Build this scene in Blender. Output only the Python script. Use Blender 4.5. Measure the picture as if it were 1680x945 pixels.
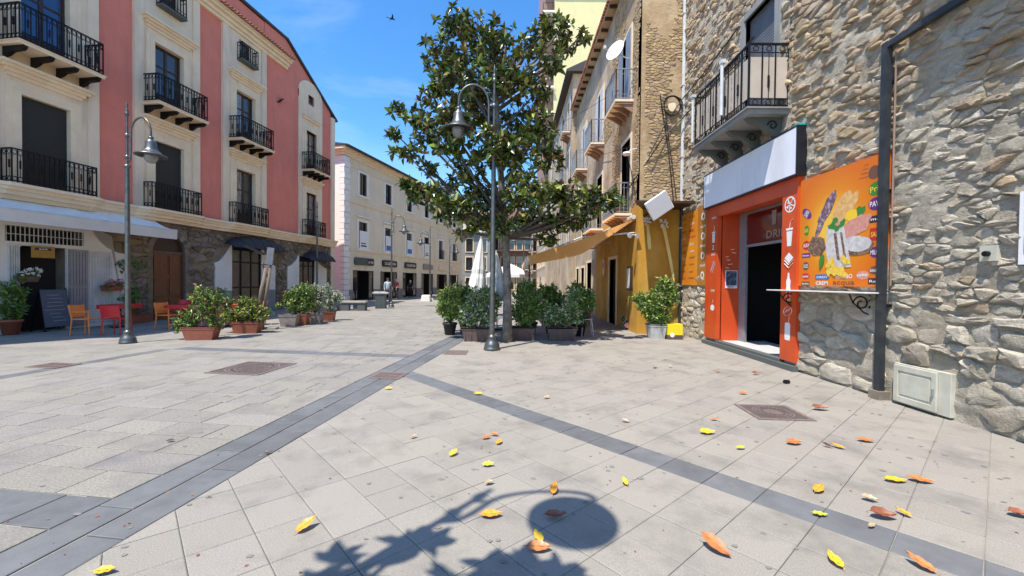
import bpy, bmesh, math, random
from mathutils import Vector, Matrix, noise
R = math.radians
for o in list(bpy.data.objects): bpy.data.objects.remove(o)
SC = bpy.context.scene
COL = SC.collection

# ------------------------------------------------------------------ camera
CAMZ, FPX, PITCH, ROLL = 1.6, 670.0, R(0.9), R(0.6)
cam_data = bpy.data.cameras.new('camera')
cam = bpy.data.objects.new('camera', cam_data); COL.objects.link(cam)
cam_data.sensor_width = 36.0
cam_data.lens = FPX / 1680.0 * 36.0
cam_data.clip_start = 0.05; cam_data.clip_end = 3000
CM = Matrix.Translation((0, 0, CAMZ)) @ Matrix.Rotation(R(90) - PITCH, 4, 'X') @ Matrix.Rotation(ROLL, 4, 'Z')
cam.matrix_world = CM
SC.camera = cam

# ------------------------------------------------------------------ light
SUN_EL = R(65.0)
SHD = (0.61, 0.79)                      # direction in which shadows fall on the ground
_n = math.hypot(*SHD); SHD = (SHD[0] / _n, SHD[1] / _n)
sun_d = bpy.data.lights.new('sun', 'SUN'); sun_d.energy = 4.4; sun_d.angle = R(0.53); sun_d.color = (1.0, 0.945, 0.86)
sun = bpy.data.objects.new('sun', sun_d); COL.objects.link(sun)
_dir = Vector((SHD[0] * math.cos(SUN_EL), SHD[1] * math.cos(SUN_EL), -math.sin(SUN_EL)))
sun.rotation_euler = _dir.to_track_quat('-Z', 'Y').to_euler()
sun.location = (-20, -30, 60)

W = bpy.data.worlds.new('World'); SC.world = W; W.use_nodes = True
nt = W.node_tree; nt.nodes.clear()
out = nt.nodes.new('ShaderNodeOutputWorld'); bg = nt.nodes.new('ShaderNodeBackground')
sky = nt.nodes.new('ShaderNodeTexSky'); sky.sky_type = 'NISHITA'; sky.sun_disc = False
sky.sun_elevation = SUN_EL
sky.sun_rotation = math.atan2(-SHD[0], -SHD[1])      # azimuth of the sun, clockwise from +Y
sky.air_density = 1.0; sky.dust_density = 0.3; sky.ozone_density = 3.0; sky.altitude = 300
bg.inputs['Strength'].default_value = 0.15
tc = nt.nodes.new('ShaderNodeTexCoord'); mp = nt.nodes.new('ShaderNodeMapping')
mp.inputs['Scale'].default_value = (1.0, 2.2, 3.0); mp.inputs['Rotation'].default_value = (0, R(25), R(40))
nz = nt.nodes.new('ShaderNodeTexNoise'); nz.inputs['Scale'].default_value = 2.2; nz.inputs['Detail'].default_value = 9; nz.inputs['Roughness'].default_value = 0.62
nz.inputs['Distortion'].default_value = 0.7
cr = nt.nodes.new('ShaderNodeValToRGB'); cr.color_ramp.elements[0].position = 0.50; cr.color_ramp.elements[1].position = 0.95
cr.color_ramp.elements[1].color = (0.22, 0.22, 0.22, 1)
mx = nt.nodes.new('ShaderNodeMixRGB'); mx.inputs['Color2'].default_value = (6.2, 6.6, 7.2, 1)
hs = nt.nodes.new('ShaderNodeHueSaturation'); hs.inputs['Saturation'].default_value = 1.28; hs.inputs['Value'].default_value = 1.25; hs.inputs['Hue'].default_value = 0.500
nt.links.new(tc.outputs['Generated'], mp.inputs['Vector']); nt.links.new(mp.outputs[0], nz.inputs['Vector'])
nt.links.new(nz.outputs['Fac'], cr.inputs['Fac']); nt.links.new(cr.outputs['Color'], mx.inputs['Fac'])
nt.links.new(sky.outputs[0], hs.inputs['Color']); nt.links.new(hs.outputs[0], mx.inputs['Color1']); nt.links.new(mx.outputs[0], bg.inputs['Color'])
nt.links.new(bg.outputs[0], out.inputs[0])

SC.render.engine = 'CYCLES'
SC.view_settings.view_transform = 'Standard'; SC.view_settings.look = 'None'
SC.view_settings.gamma = 1.0; SC.view_settings.exposure = 0.70
SC.cycles.max_bounces = 9; SC.cycles.diffuse_bounces = 6; SC.cycles.caustics_reflective = False; SC.cycles.caustics_refractive = False

# ------------------------------------------------------------------ pixel helpers (photo pixels, 1680 wide)
CR = CM.to_3x3()
def ray(px, py):
    return (CR @ Vector(((px - 840) / FPX, -(py - 472.5) / FPX, -1.0)))
def gp(px, py, z=0.0):
    d = ray(px, py); t = (z - CAMZ) / d.z
    return Vector((d.x * t, d.y * t, z))
def atY(px, py, Y):
    d = ray(px, py); t = Y / d.y
    return Vector((d.x * t, Y, CAMZ + d.z * t))

# ------------------------------------------------------------------ materials
def lk(nt, a, b): nt.links.new(a, b)
def pmat(name, c, c2=None, scale=3.0, rough=0.75, metal=0.0, bump=0.0, bscale=40.0, vary=0.0, spec=0.4, detail=6,
         lo=0.35, hi=0.65, stretch=None, c3=None, s3=0.6, sss=0, bump2=0.0, b2scale=6.0, coat=0.0, huevary=0.0, st3=None):
    m = bpy.data.materials.new(name); m.use_nodes = True
    nt = m.node_tree; b = nt.nodes['Principled BSDF']
    b.inputs['Roughness'].default_value = rough; b.inputs['Metallic'].default_value = metal
    b.inputs['Specular IOR Level'].default_value = spec
    if coat: b.inputs['Coat Weight'].default_value = coat; b.inputs['Coat Roughness'].default_value = 0.15
    c = tuple(c) + (1,); m.diffuse_color = c
    tc = nt.nodes.new('ShaderNodeTexCoord'); vec = tc.outputs['Object']
    if stretch:
        mp = nt.nodes.new('ShaderNodeMapping'); mp.inputs['Scale'].default_value = stretch
        lk(nt, vec, mp.inputs['Vector']); vec = mp.outputs[0]
    col = None
    if c2 is not None:
        n = nt.nodes.new('ShaderNodeTexNoise'); n.inputs['Scale'].default_value = scale; n.inputs['Detail'].default_value = detail
        n.inputs['Roughness'].default_value = 0.6
        lk(nt, vec, n.inputs['Vector'])
        r = nt.nodes.new('ShaderNodeMapRange'); r.inputs['From Min'].default_value = lo; r.inputs['From Max'].default_value = hi
        lk(nt, n.outputs['Fac'], r.inputs['Value'])
        x = nt.nodes.new('ShaderNodeMixRGB'); x.inputs['Color1'].default_value = c; x.inputs['Color2'].default_value = tuple(c2) + (1,)
        lk(nt, r.outputs[0], x.inputs['Fac']); col = x.outputs[0]
    if c3 is not None:
        n = nt.nodes.new('ShaderNodeTexNoise'); n.inputs['Scale'].default_value = s3; n.inputs['Detail'].default_value = 8; n.inputs['Roughness'].default_value = 0.65
        if st3:
            mp3 = nt.nodes.new('ShaderNodeMapping'); mp3.inputs['Scale'].default_value = st3; lk(nt, tc.outputs['Object'], mp3.inputs['Vector']); lk(nt, mp3.outputs[0], n.inputs['Vector'])
        else: lk(nt, tc.outputs['Object'], n.inputs['Vector'])
        r = nt.nodes.new('ShaderNodeMapRange'); r.inputs['From Min'].default_value = 0.5; r.inputs['From Max'].default_value = 0.7
        lk(nt, n.outputs['Fac'], r.inputs['Value'])
        x = nt.nodes.new('ShaderNodeMixRGB'); x.inputs['Color2'].default_value = tuple(c3) + (1,)
        if col is None: x.inputs['Color1'].default_value = c
        else: lk(nt, col, x.inputs['Color1'])
        lk(nt, r.outputs[0], x.inputs['Fac']); col = x.outputs[0]
    if vary or huevary:
        g = nt.nodes.new('ShaderNodeNewGeometry'); oi = nt.nodes.new('ShaderNodeObjectInfo')
        a = nt.nodes.new('ShaderNodeMath'); a.operation = 'ADD'
        lk(nt, g.outputs['Random Per Island'], a.inputs[0]); lk(nt, oi.outputs['Random'], a.inputs[1])
        fr = nt.nodes.new('ShaderNodeMath'); fr.operation = 'FRACT'; lk(nt, a.outputs[0], fr.inputs[0])
        mr = nt.nodes.new('ShaderNodeMapRange'); mr.inputs['To Min'].default_value = 1 - vary; mr.inputs['To Max'].default_value = 1 + vary
        lk(nt, fr.outputs[0], mr.inputs['Value'])
        h = nt.nodes.new('ShaderNodeHueSaturation')
        if col is None: h.inputs['Color'].default_value = c
        else: lk(nt, col, h.inputs['Color'])
        lk(nt, mr.outputs[0], h.inputs['Value'])
        if huevary:
            m2 = nt.nodes.new('ShaderNodeMath'); m2.operation = 'MULTIPLY'; m2.inputs[1].default_value = 7.13; lk(nt, fr.outputs[0], m2.inputs[0])
            f2 = nt.nodes.new('ShaderNodeMath'); f2.operation = 'FRACT'; lk(nt, m2.outputs[0], f2.inputs[0])
            r2 = nt.nodes.new('ShaderNodeMapRange'); r2.inputs['To Min'].default_value = 1 - huevary * 10; r2.inputs['To Max'].default_value = 1 + huevary * 10
            lk(nt, f2.outputs[0], r2.inputs['Value']); lk(nt, r2.outputs[0], h.inputs['Saturation'])
            r3 = nt.nodes.new('ShaderNodeMapRange'); r3.inputs['To Min'].default_value = 0.5 - huevary; r3.inputs['To Max'].default_value = 0.5 + huevary
            lk(nt, f2.outputs[0], r3.inputs['Value']); lk(nt, r3.outputs[0], h.inputs['Hue'])
        col = h.outputs[0]
    if col is None: b.inputs['Base Color'].default_value = c
    else: lk(nt, col, b.inputs['Base Color'])
    prev = None
    if bump:
        for (bs, sc) in ((bump, bscale), (bump2, b2scale)):
            if not bs: continue
            n = nt.nodes.new('ShaderNodeTexNoise'); n.inputs['Scale'].default_value = sc; n.inputs['Detail'].default_value = 8; n.inputs['Roughness'].default_value = 0.65
            lk(nt, vec, n.inputs['Vector'])
            bp = nt.nodes.new('ShaderNodeBump'); bp.inputs['Strength'].default_value = 1.0; bp.inputs['Distance'].default_value = bs
            lk(nt, n.outputs['Fac'], bp.inputs['Height'])
            if prev: lk(nt, prev, bp.inputs['Normal'])
            prev = bp.outputs[0]
        lk(nt, prev, b.inputs['Normal'])
    return m

M = {}
M['stucco_red'] = pmat('stucco_red', (.74, .24, .17), (.67, .21, .15), 1.3, .9, bump=.004, bscale=60, c3=(.57, .20, .155), s3=1.6, st3=(1, 1, .16))
M['stucco_cream'] = pmat('stucco_cream', (.84, .69, .50), (.76, .62, .44), 1.1, .9, bump=.003, bscale=60, c3=(.60, .49, .37), s3=1.8, st3=(1, 1, .14))
M['trim_stone'] = pmat('trim_stone', (.85, .70, .49), (.77, .61, .41), 2.5, .85, bump=.002, bscale=50)
M['white_plaster'] = pmat('white_plaster', (.78, .75, .70), (.70, .67, .62), 1.6, .9, bump=.003, bscale=40)
M['grey_plaster'] = pmat('grey_plaster', (.30, .30, .29), (.22, .22, .215), 1.6, .9, bump=.003, bscale=40)
M['iron'] = pmat('wrought_iron', (.018, .018, .02), rough=.5, metal=.6)
M['lamp_iron'] = pmat('lamp_iron', (.16, .165, .16), (.11, .115, .11), 9, rough=.38, metal=.7)
M['brown_wood'] = pmat('brown_wood', (.06, .032, .02), (.04, .02, .012), 6, .5, stretch=(6, 6, .6))
M['door_wood'] = pmat('door_wood', (.20, .075, .028), (.13, .045, .018), 5, .5, stretch=(6, 6, .5), bump=.002, bscale=12)
M['dark_shutter'] = pmat('dark_shutter', (.03, .033, .03), rough=.5)
def glass(name, c, rough=.04, metal=0.0, spec=.9, vis=.35):
    m = pmat(name, c, rough=rough, spec=spec); return m
M['glass'] = glass('window_glass', (.02, .024, .028))
M['glass_curtain'] = pmat('curtained_glass', (.30, .29, .26), (.12, .12, .11), 7, .08, spec=.9, lo=.45, hi=.55, stretch=(3, 3, .4))
M['glass_blue'] = pmat('reflective_glass', (.03, .06, .13), rough=.03, spec=1.0, metal=.35)
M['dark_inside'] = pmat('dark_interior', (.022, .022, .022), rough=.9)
M['tile'] = pmat('roof_tile', (.42, .17, .10), (.30, .12, .07), 3, .85, vary=.3)
M['coping'] = pmat('dark_coping', (.05, .045, .045), rough=.7)
M['rubble'] = pmat('brown_rubble_stone', (.24, .19, .135), (.16, .125, .09), 4, .95, vary=.35, huevary=.02, bump=.012, bscale=14)
M['rubble_mortar'] = pmat('brown_mortar', (.25, .21, .16), (.19, .155, .115), 5, .95, bump=.01, bscale=20)
M['awning_white'] = pmat('white_awning_cloth', (.88, .85, .78), (.80, .77, .71), 1.2, .85, bump=.004, bscale=5)
M['awning_valance'] = pmat('cream_valance', (.66, .63, .57), (.60, .57, .50), 2, .85)
M['black_canvas'] = pmat('black_canvas', (.035, .035, .038), rough=.7, bump=.004, bscale=7)
M['chair_red'] = pmat('red_plastic', (.55, .025, .03), rough=.38)
M['chair_orange'] = pmat('orange_plastic', (.80, .24, .055), rough=.4)
M['terracotta'] = pmat('terracotta_plastic', (.33, .105, .06), (.26, .08, .045), 5, .6)
M['pot_grey'] = pmat('weathered_grey_pot', (.34, .28, .25), (.26, .21, .19), 6, .8)
M['pot_brown'] = pmat('brown_planter', (.14, .09, .075), (.10, .065, .055), 5, .6)
M['pot_black'] = pmat('black_pot', (.03, .03, .032), rough=.6)
M['pot_white'] = pmat('white_pot', (.55, .55, .52), (.40, .40, .37), 6, .7)
M['soil'] = pmat('soil', (.05, .035, .025), (.08, .06, .04), 20, 1)
M['leaf'] = pmat('green_leaf', (.115, .19, .045), rough=.36, vary=.45, huevary=.03, spec=.4)
M['leaf_light'] = pmat('light_green_leaf', (.30, .36, .075), rough=.4, vary=.4, huevary=.02, spec=.4)
M['leaf_silver'] = pmat('silver_leaf', (.42, .45, .35), rough=.45, vary=.35, huevary=.02)
M['leaf_red'] = pmat('reddish_leaf', (.30, .10, .05), rough=.5, vary=.4, huevary=.02)
M['flower_white'] = pmat('white_petal', (.75, .72, .70), rough=.6, vary=.15)
M['flower_red'] = pmat('red_petal', (.62, .03, .05), rough=.5, vary=.3)
M['flower_pink'] = pmat('pink_petal', (.55, .22, .25), rough=.5, vary=.3)
M['magnolia'] = pmat('magnolia_leaf', (.066, .110, .026), (.046, .080, .020), 8, rough=.27, vary=.45, huevary=.02, spec=.6)
M['magnolia_light'] = pmat('magnolia_young_lit_leaf', (.24, .28, .06), rough=.35, vary=.35, huevary=.02, spec=.5)  # young leaf green; extra pale leaves also paint in bright sunlit specks
M['magnolia_brown'] = pmat('magnolia_underside', (.20, .13, .05), rough=.6, vary=.35, huevary=.02)
M['bark'] = pmat('grey_bark', (.24, .205, .165), (.10, .085, .07), 6, .9, bump=.03, bscale=9, c3=(.40, .37, .33), s3=2.2, bump2=.01, b2scale=40)
M['limb_bark'] = pmat('limb_bark', (.13, .115, .095), (.08, .07, .06), 7, .9, bump=.01, bscale=16)
M['twig'] = pmat('twig_bark', (.12, .09, .065), rough=.9)
M['white_metal'] = pmat('white_painted_metal', (.62, .62, .60), (.50, .50, .48), 4, .5)
M['grey_metal'] = pmat('grey_metal', (.30, .31, .33), (.24, .25, .27), 5, .45, metal=.3)
M['yellow_stucco'] = pmat('yellow_stucco', (.56, .30, .045), (.44, .23, .032), 1.5, .9, bump=.006, bscale=20, c3=(.62, .40, .10), s3=1.2, st3=(1, 1, .4))
M['ochre_plaster'] = pmat('ochre_plaster', (.48, .34, .19), (.33, .22, .12), 1.4, .95, bump=.02, bscale=9, c3=(.60, .47, .30), s3=.8)
M['ochre_stone'] = pmat('ochre_stone', (.52, .375, .21), (.36, .25, .14), 3, .95, vary=.16, huevary=.015, bump=.015, bscale=12)
M['old_plaster'] = pmat('old_grey_plaster', (.50, .38, .25), (.31, .225, .145), 1.1, .95, bump=.03, bscale=7, c3=(.60, .50, .37), s3=.9, st3=(1, 1, .35))
M['lemon_stucco'] = pmat('pale_yellow_stucco', (.72, .65, .33), (.66, .58, .29), 1, .9)
M['beige_stucco'] = pmat('beige_stucco', (.50, .42, .33), (.45, .37, .29), 1, .9)
M['brick_brown'] = pmat('brown_brick_cladding', (.32, .20, .14), (.26, .16, .11), 2, .9)
M['house_cream'] = pmat('house_cream_stucco', (.80, .69, .52), (.73, .63, .47), .8, .9, c3=(.68, .56, .39), s3=1.2, st3=(1, 1, .2))
M['quoin'] = pmat('white_quoin', (.86, .83, .77), (.80, .77, .70), 2, .85)
M['steel_shutter'] = pmat('roller_shutter', (.17, .175, .19), (.13, .135, .15), 3, .5)
M['balcony_panel'] = pmat('beige_screen_cloth', (.52, .44, .36), (.45, .38, .31), 2, .85)
M['white_cloth'] = pmat('white_canvas', (.74, .73, .69), (.64, .63, .60), 3, .85, bump=.01, bscale=8, stretch=(4, 4, .5))
M['orange_cloth'] = pmat('orange_canvas', (.80, .42, .14), (.70, .34, .10), 1.5, .85)
M['sign_white'] = pmat('blank_sign_face', (.80, .80, .84), (.76, .76, .80), 1, .4, c3=(.64, .64, .66), s3=1.2, st3=(1, 1, .3))
M['sign_black'] = pmat('black_sign_box', (.014, .015, .02), rough=.35)
M['shop_red'] = pmat('red_orange_panel', (.64, .085, .020), (.58, .070, .016), 1.5, .4, c3=(.46, .065, .025), s3=1.8, st3=(1, 1, .4), bump=.0008, bscale=14)
M['shop_orange'] = pmat('orange_panel', (.72, .18, .02), (.64, .15, .015), 2, .35)
M['print_white'] = pmat('white_print', (.80, .78, .76), rough=.4)
M['print_dark'] = pmat('dark_print', (.05, .03, .05), rough=.4)
M['print_brown'] = pmat('brown_print', (.16, .08, .05), rough=.4)
M['print_purple'] = pmat('purple_print', (.14, .03, .16), rough=.4)
M['print_red'] = pmat('red_print', (.50, .03, .03), rough=.4)
M['print_green'] = pmat('green_print', (.05, .22, .04), rough=.4)
M['print_blue'] = pmat('blue_print', (.03, .14, .42), rough=.4)
M['print_pink'] = pmat('pink_print', (.68, .34, .27), (.56, .22, .17), 22, .4)
M['print_bread'] = pmat('bread_print', (.78, .48, .20), (.62, .32, .10), 18, .4)
M['print_grill'] = pmat('grilled_print', (.30, .19, .13), (.12, .07, .05), 35, .4, lo=.42, hi=.55)
M['print_aub'] = pmat('aubergine_print', (.17, .09, .13), (.45, .36, .34), 16, .4, lo=.5, hi=.6)
M['print_paper'] = pmat('paper_print', (.68, .64, .60), (.48, .43, .42), 14, .4)
M['print_potato'] = pmat('potato_print', (.86, .62, .10), (.70, .42, .04), 24, .4)
M['print_yellow'] = pmat('yellow_print', (.86, .55, .04), rough=.4)
M['slab_white'] = pmat('white_marble_shelf', (.62, .62, .60), (.52, .52, .50), 3, .4)
M['cabinet'] = pmat('ivory_cabinet', (.56, .54, .44), (.46, .44, .35), 5, .6, bump=.002, bscale=40)
M['black_pipe'] = pmat('black_duct', (.028, .032, .036), (.06, .062, .062), 5, .45, lo=.45, hi=.75)
M['cast_iron'] = pmat('rusty_cast_iron', (.17, .12, .105), (.24, .18, .16), 30, .7, metal=.2, bump=.003, bscale=40)
M['cast_dark'] = pmat('dark_cast_iron', (.09, .075, .07), rough=.7)
M['yellow_box'] = pmat('yellow_card', (.80, .66, .02), rough=.6)
M['bin_green'] = pmat('green_bin', (.05, .12, .09), rough=.5)
M['bin_grey'] = pmat('grey_bin', (.09, .11, .10), (.07, .085, .08), 4, .6)
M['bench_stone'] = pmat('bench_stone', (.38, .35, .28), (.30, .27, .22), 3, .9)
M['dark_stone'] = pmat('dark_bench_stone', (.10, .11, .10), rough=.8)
M['old_wood'] = pmat('weathered_wood', (.27, .19, .13), (.16, .11, .08), 5, .85, stretch=(8, 8, .8), bump=.01, bscale=10)
M['cable'] = pmat('cable_black', (.02, .02, .02), rough=.6)
M['skin'] = pmat('skin', (.48, .29, .21), rough=.6)
M['hair'] = pmat('dark_hair', (.03, .022, .018), rough=.6)
M['hair_light'] = pmat('light_hair', (.55, .48, .42), rough=.6)
M['cloth_lightblue'] = pmat('pale_blue_shirt', (.48, .56, .58), (.36, .44, .47), 9, .9)
M['cloth_red'] = pmat('red_top', (.50, .08, .08), (.40, .10, .09), 6, .9)
M['cloth_black'] = pmat('black_clothes', (.02, .02, .023), rough=.9)
M['cloth_jean'] = pmat('dark_trousers', (.04, .045, .06), rough=.9)
M['lime'] = pmat('teal_plastic', (.03, .40, .36), rough=.4)
M['lamp_glass'] = pmat('lamp_bowl_glass', (.52, .54, .54), rough=.15, spec=.8)
_b = M['lamp_glass'].node_tree.nodes['Principled BSDF']; _b.inputs['Transmission Weight'].default_value = .6
M['cloth_translucent'] = M['white_cloth']
# paving
M['pave_warm'] = pmat('warm_grey_paving', (.33, .30, .255), (.235, .213, .182), 150, .85, lo=.40, hi=.60, detail=3, vary=.055, huevary=.004, bump=.0022, bscale=110, c3=(.19, .175, .15), s3=1.7, bump2=.003, b2scale=9)
M['pave_grey'] = pmat('cool_grey_paving', (.30, .275, .236), (.20, .184, .16), 60, .85, lo=.38, hi=.62, detail=5, vary=.08, huevary=.012, bump=.005, bscale=42, c3=(.18, .17, .155), s3=1.9)
M['pave_dark'] = pmat('dark_grey_paving', (.15, .152, .152), (.105, .107, .11), 90, lo=.38, hi=.62, rough=.7, metal=0, detail=5) if False else pmat('dark_grey_paving', (.145, .147, .147), (.112, .114, .116), 5, .7, vary=.13, bump=.0015, bscale=90, c3=(.15, .155, .16), s3=1.6)
M['grout'] = pmat('sand_grout', (.44, .41, .35), (.34, .315, .27), 8, .95, bump=.004, bscale=60)
M['grout_dark'] = pmat('dark_grout', (.24, .22, .185), (.34, .32, .28), 3, .95, bump=.004, bscale=60)

# ------------------------------------------------------------------ mesh builder
class MB:
    def __init__(s): s.v = []; s.f = []; s.m = []
    def add(s, vs, fs, mi=0):
        o = len(s.v); s.v.extend([tuple(v) for v in vs])
        for f in fs: s.f.append([i + o for i in f]); s.m.append(mi)
    def box(s, x0, x1, y0, y1, z0, z1, mi=0):
        if x0 > x1: x0, x1 = x1, x0
        if y0 > y1: y0, y1 = y1, y0
        if z0 > z1: z0, z1 = z1, z0
        s.add([(x0,y0,z0),(x1,y0,z0),(x1,y1,z0),(x0,y1,z0),(x0,y0,z1),(x1,y0,z1),(x1,y1,z1),(x0,y1,z1)],
              [(0,3,2,1),(4,5,6,7),(0,1,5,4),(1,2,6,5),(2,3,7,6),(3,0,4,7)], mi)
        return s
    def obox(s, mat, hx, hy, hz, mi=0):
        vs = [mat @ Vector((a*hx, b*hy, c*hz)) for c in (-1,1) for (a,b) in ((-1,-1),(1,-1),(1,1),(-1,1))]
        s.add(vs, [(0,3,2,1),(4,5,6,7),(0,1,5,4),(1,2,6,5),(2,3,7,6),(3,0,4,7)], mi); return s
    def bar(s, p, q, w, mi=0, w2=None):
        p = Vector(p); q = Vector(q); d = q - p; L = d.length
        if L < 1e-6: return s
        m = Matrix.Translation((p + q) / 2) @ d.to_track_quat('Z', 'Y').to_matrix().to_4x4()
        return s.obox(m, w / 2, (w2 or w) / 2, L / 2, mi)
    def tube(s, pts, r, n=8, mi=0, cap=True):
        pts = [Vector(p) for p in pts]; k = len(pts)
        if not isinstance(r, (list, tuple)): r = [r] * k
        o = len(s.v); prev = None
        for i, p in enumerate(pts):
            t = (pts[min(i+1, k-1)] - pts[max(i-1, 0)])
            if t.length < 1e-9: t = Vector((0,0,1))
            t.normalize()
            if prev is None:
                a = Vector((1,0,0)) if abs(t.x) < .9 else Vector((0,1,0))
                u = t.cross(a).normalized()
            else:
                u = (prev - t * prev.dot(t))
                u = u.normalized() if u.length > 1e-6 else t.orthogonal().normalized()
            prev = u; w = t.cross(u)
            for j in range(n):
                an = 2*math.pi*j/n
                s.v.append(tuple(p + (u*math.cos(an) + w*math.sin(an)) * r[i]))
        for i in range(k-1):
            for j in range(n):
                j2 = (j+1) % n
                s.f.append([o+i*n+j, o+i*n+j2, o+(i+1)*n+j2, o+(i+1)*n+j]); s.m.append(mi)
        if cap:
            s.f.append([o+j for j in range(n)][::-1]); s.m.append(mi)
            s.f.append([o+(k-1)*n+j for j in range(n)]); s.m.append(mi)
        return s
    def lathe(s, prof, n=16, c=(0,0,0), mi=0):
        o = len(s.v); k = len(prof)
        for (r, z) in prof:
            for j in range(n):
                a = 2*math.pi*j/n; s.v.append((c[0]+r*math.cos(a), c[1]+r*math.sin(a), c[2]+z))
        for i in range(k-1):
            for j in range(n):
                j2 = (j+1) % n
                s.f.append([o+i*n+j, o+i*n+j2, o+(i+1)*n+j2, o+(i+1)*n+j]); s.m.append(mi)
        return s
    def prism(s, poly, axis, a0, a1, mi=0):
        """poly: list of 2-D points; axis 'x','y' or 'z' is the extrusion axis"""
        def mk(p, a):
            return (a, p[0], p[1]) if axis == 'x' else ((p[0], a, p[1]) if axis == 'y' else (p[0], p[1], a))
        n = len(poly)
        vs = [mk(p, a0) for p in poly] + [mk(p, a1) for p in poly]
        fs = [list(range(n))[::-1], [n+i for i in range(n)]] + [[i, (i+1) % n, n+(i+1) % n, n+i] for i in range(n)]
        s.add(vs, fs, mi); return s
    def quad(s, a, b, c, d, mi=0): s.add([a,b,c,d], [(0,1,2,3)], mi); return s
    def mesh(s, name, mats, smooth=False, fix=True):
        me = bpy.data.meshes.new(name); me.from_pydata(s.v, [], s.f)
        if not isinstance(mats, (list, tuple)): mats = [mats]
        for m in mats: me.materials.append(M[m] if isinstance(m, str) else m)
        if len(mats) > 1: me.polygons.foreach_set('material_index', s.m)
        if smooth: me.polygons.foreach_set('use_smooth', [True]*len(me.polygons))
        if smooth == 2: me.set_sharp_from_angle(angle=R(30))
        if fix:
            bm = bmesh.new(); bm.from_mesh(me); bmesh.ops.recalc_face_normals(bm, faces=bm.faces); bm.to_mesh(me); bm.free()
        me.update(); return me
    def build(s, name, mats, parent=None, loc=(0,0,0), rot=None, smooth=False, fix=True):
        return link(name, s.mesh(name, mats, smooth, fix), parent, loc, rot)

def link(name, me, parent=None, loc=(0,0,0), rot=None, scale=None):
    o = bpy.data.objects.new(name, me); COL.objects.link(o); o.parent = parent; o.location = loc
    if rot is not None: o.rotation_euler = rot if isinstance(rot, (tuple, list)) else (0, 0, rot)
    if scale is not None: o.scale = scale
    return o
def bevel(o, w, seg=1):
    md = o.modifiers.new('bevel', 'BEVEL'); md.width = w; md.segments = seg; md.limit_method = 'ANGLE'; return o
def tag(o, label=None, cat=None, group=None, kind=None):
    if label: o['label'] = label
    if cat: o['category'] = cat
    if group: o['group'] = group
    if kind: o['kind'] = kind
    return o
def empty(name, loc=(0,0,0), rz=0, label=None, cat=None, group=None):
    o = bpy.data.objects.new(name, None); COL.objects.link(o); o.location = loc; o.rotation_euler = (0,0,rz)
    o.empty_display_size = .2
    return tag(o, label, cat, group)
KIDS = {}
def copy_tree(root, loc, rz=0, label=None, group=None, scale=None):
    def cp(o, par):
        c = o.copy(); COL.objects.link(c); c.parent = par
        for ch in o.children: cp(ch, c)
        return c
    r = cp(root, None); r.location = loc; r.rotation_euler = (0,0,rz)
    if label: r['label'] = label
    if group: r['group'] = group
    if scale: r.scale = (scale,)*3
    return r

# ------------------------------------------------------------------ polygons
def clip(poly, a, b, c):
    """keep the side a*x + b*y <= c"""
    out = []
    n = len(poly)
    for i in range(n):
        p = poly[i]; q = poly[(i+1) % n]
        dp = a*p[0] + b*p[1] - c; dq = a*q[0] + b*q[1] - c
        if dp <= 0: out.append(p)
        if (dp < 0 < dq) or (dq < 0 < dp):
            t = dp / (dp - dq); out.append((p[0]+(q[0]-p[0])*t, p[1]+(q[1]-p[1])*t))
    return out
def area(poly):
    return .5*sum(poly[i][0]*poly[(i+1) % len(poly)][1] - poly[(i+1) % len(poly)][0]*poly[i][1] for i in range(len(poly)))
def centroid(poly):
    return (sum(p[0] for p in poly)/len(poly), sum(p[1] for p in poly)/len(poly))
def inset(poly, d):
    """shrink a convex polygon by distance d"""
    if area(poly) < 0: poly = poly[::-1]
    out = list(poly); n = len(poly)
    for i in range(n):
        p = poly[i]; q = poly[(i+1) % n]; dx = q[0]-p[0]; dy = q[1]-p[1]; L = math.hypot(dx, dy)
        if L < 1e-6: continue
        nx, ny = dy/L, -dx/L
        out = clip(out, nx, ny, nx*p[0]+ny*p[1]-d)
        if len(out) < 3: return []
    return out
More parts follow.
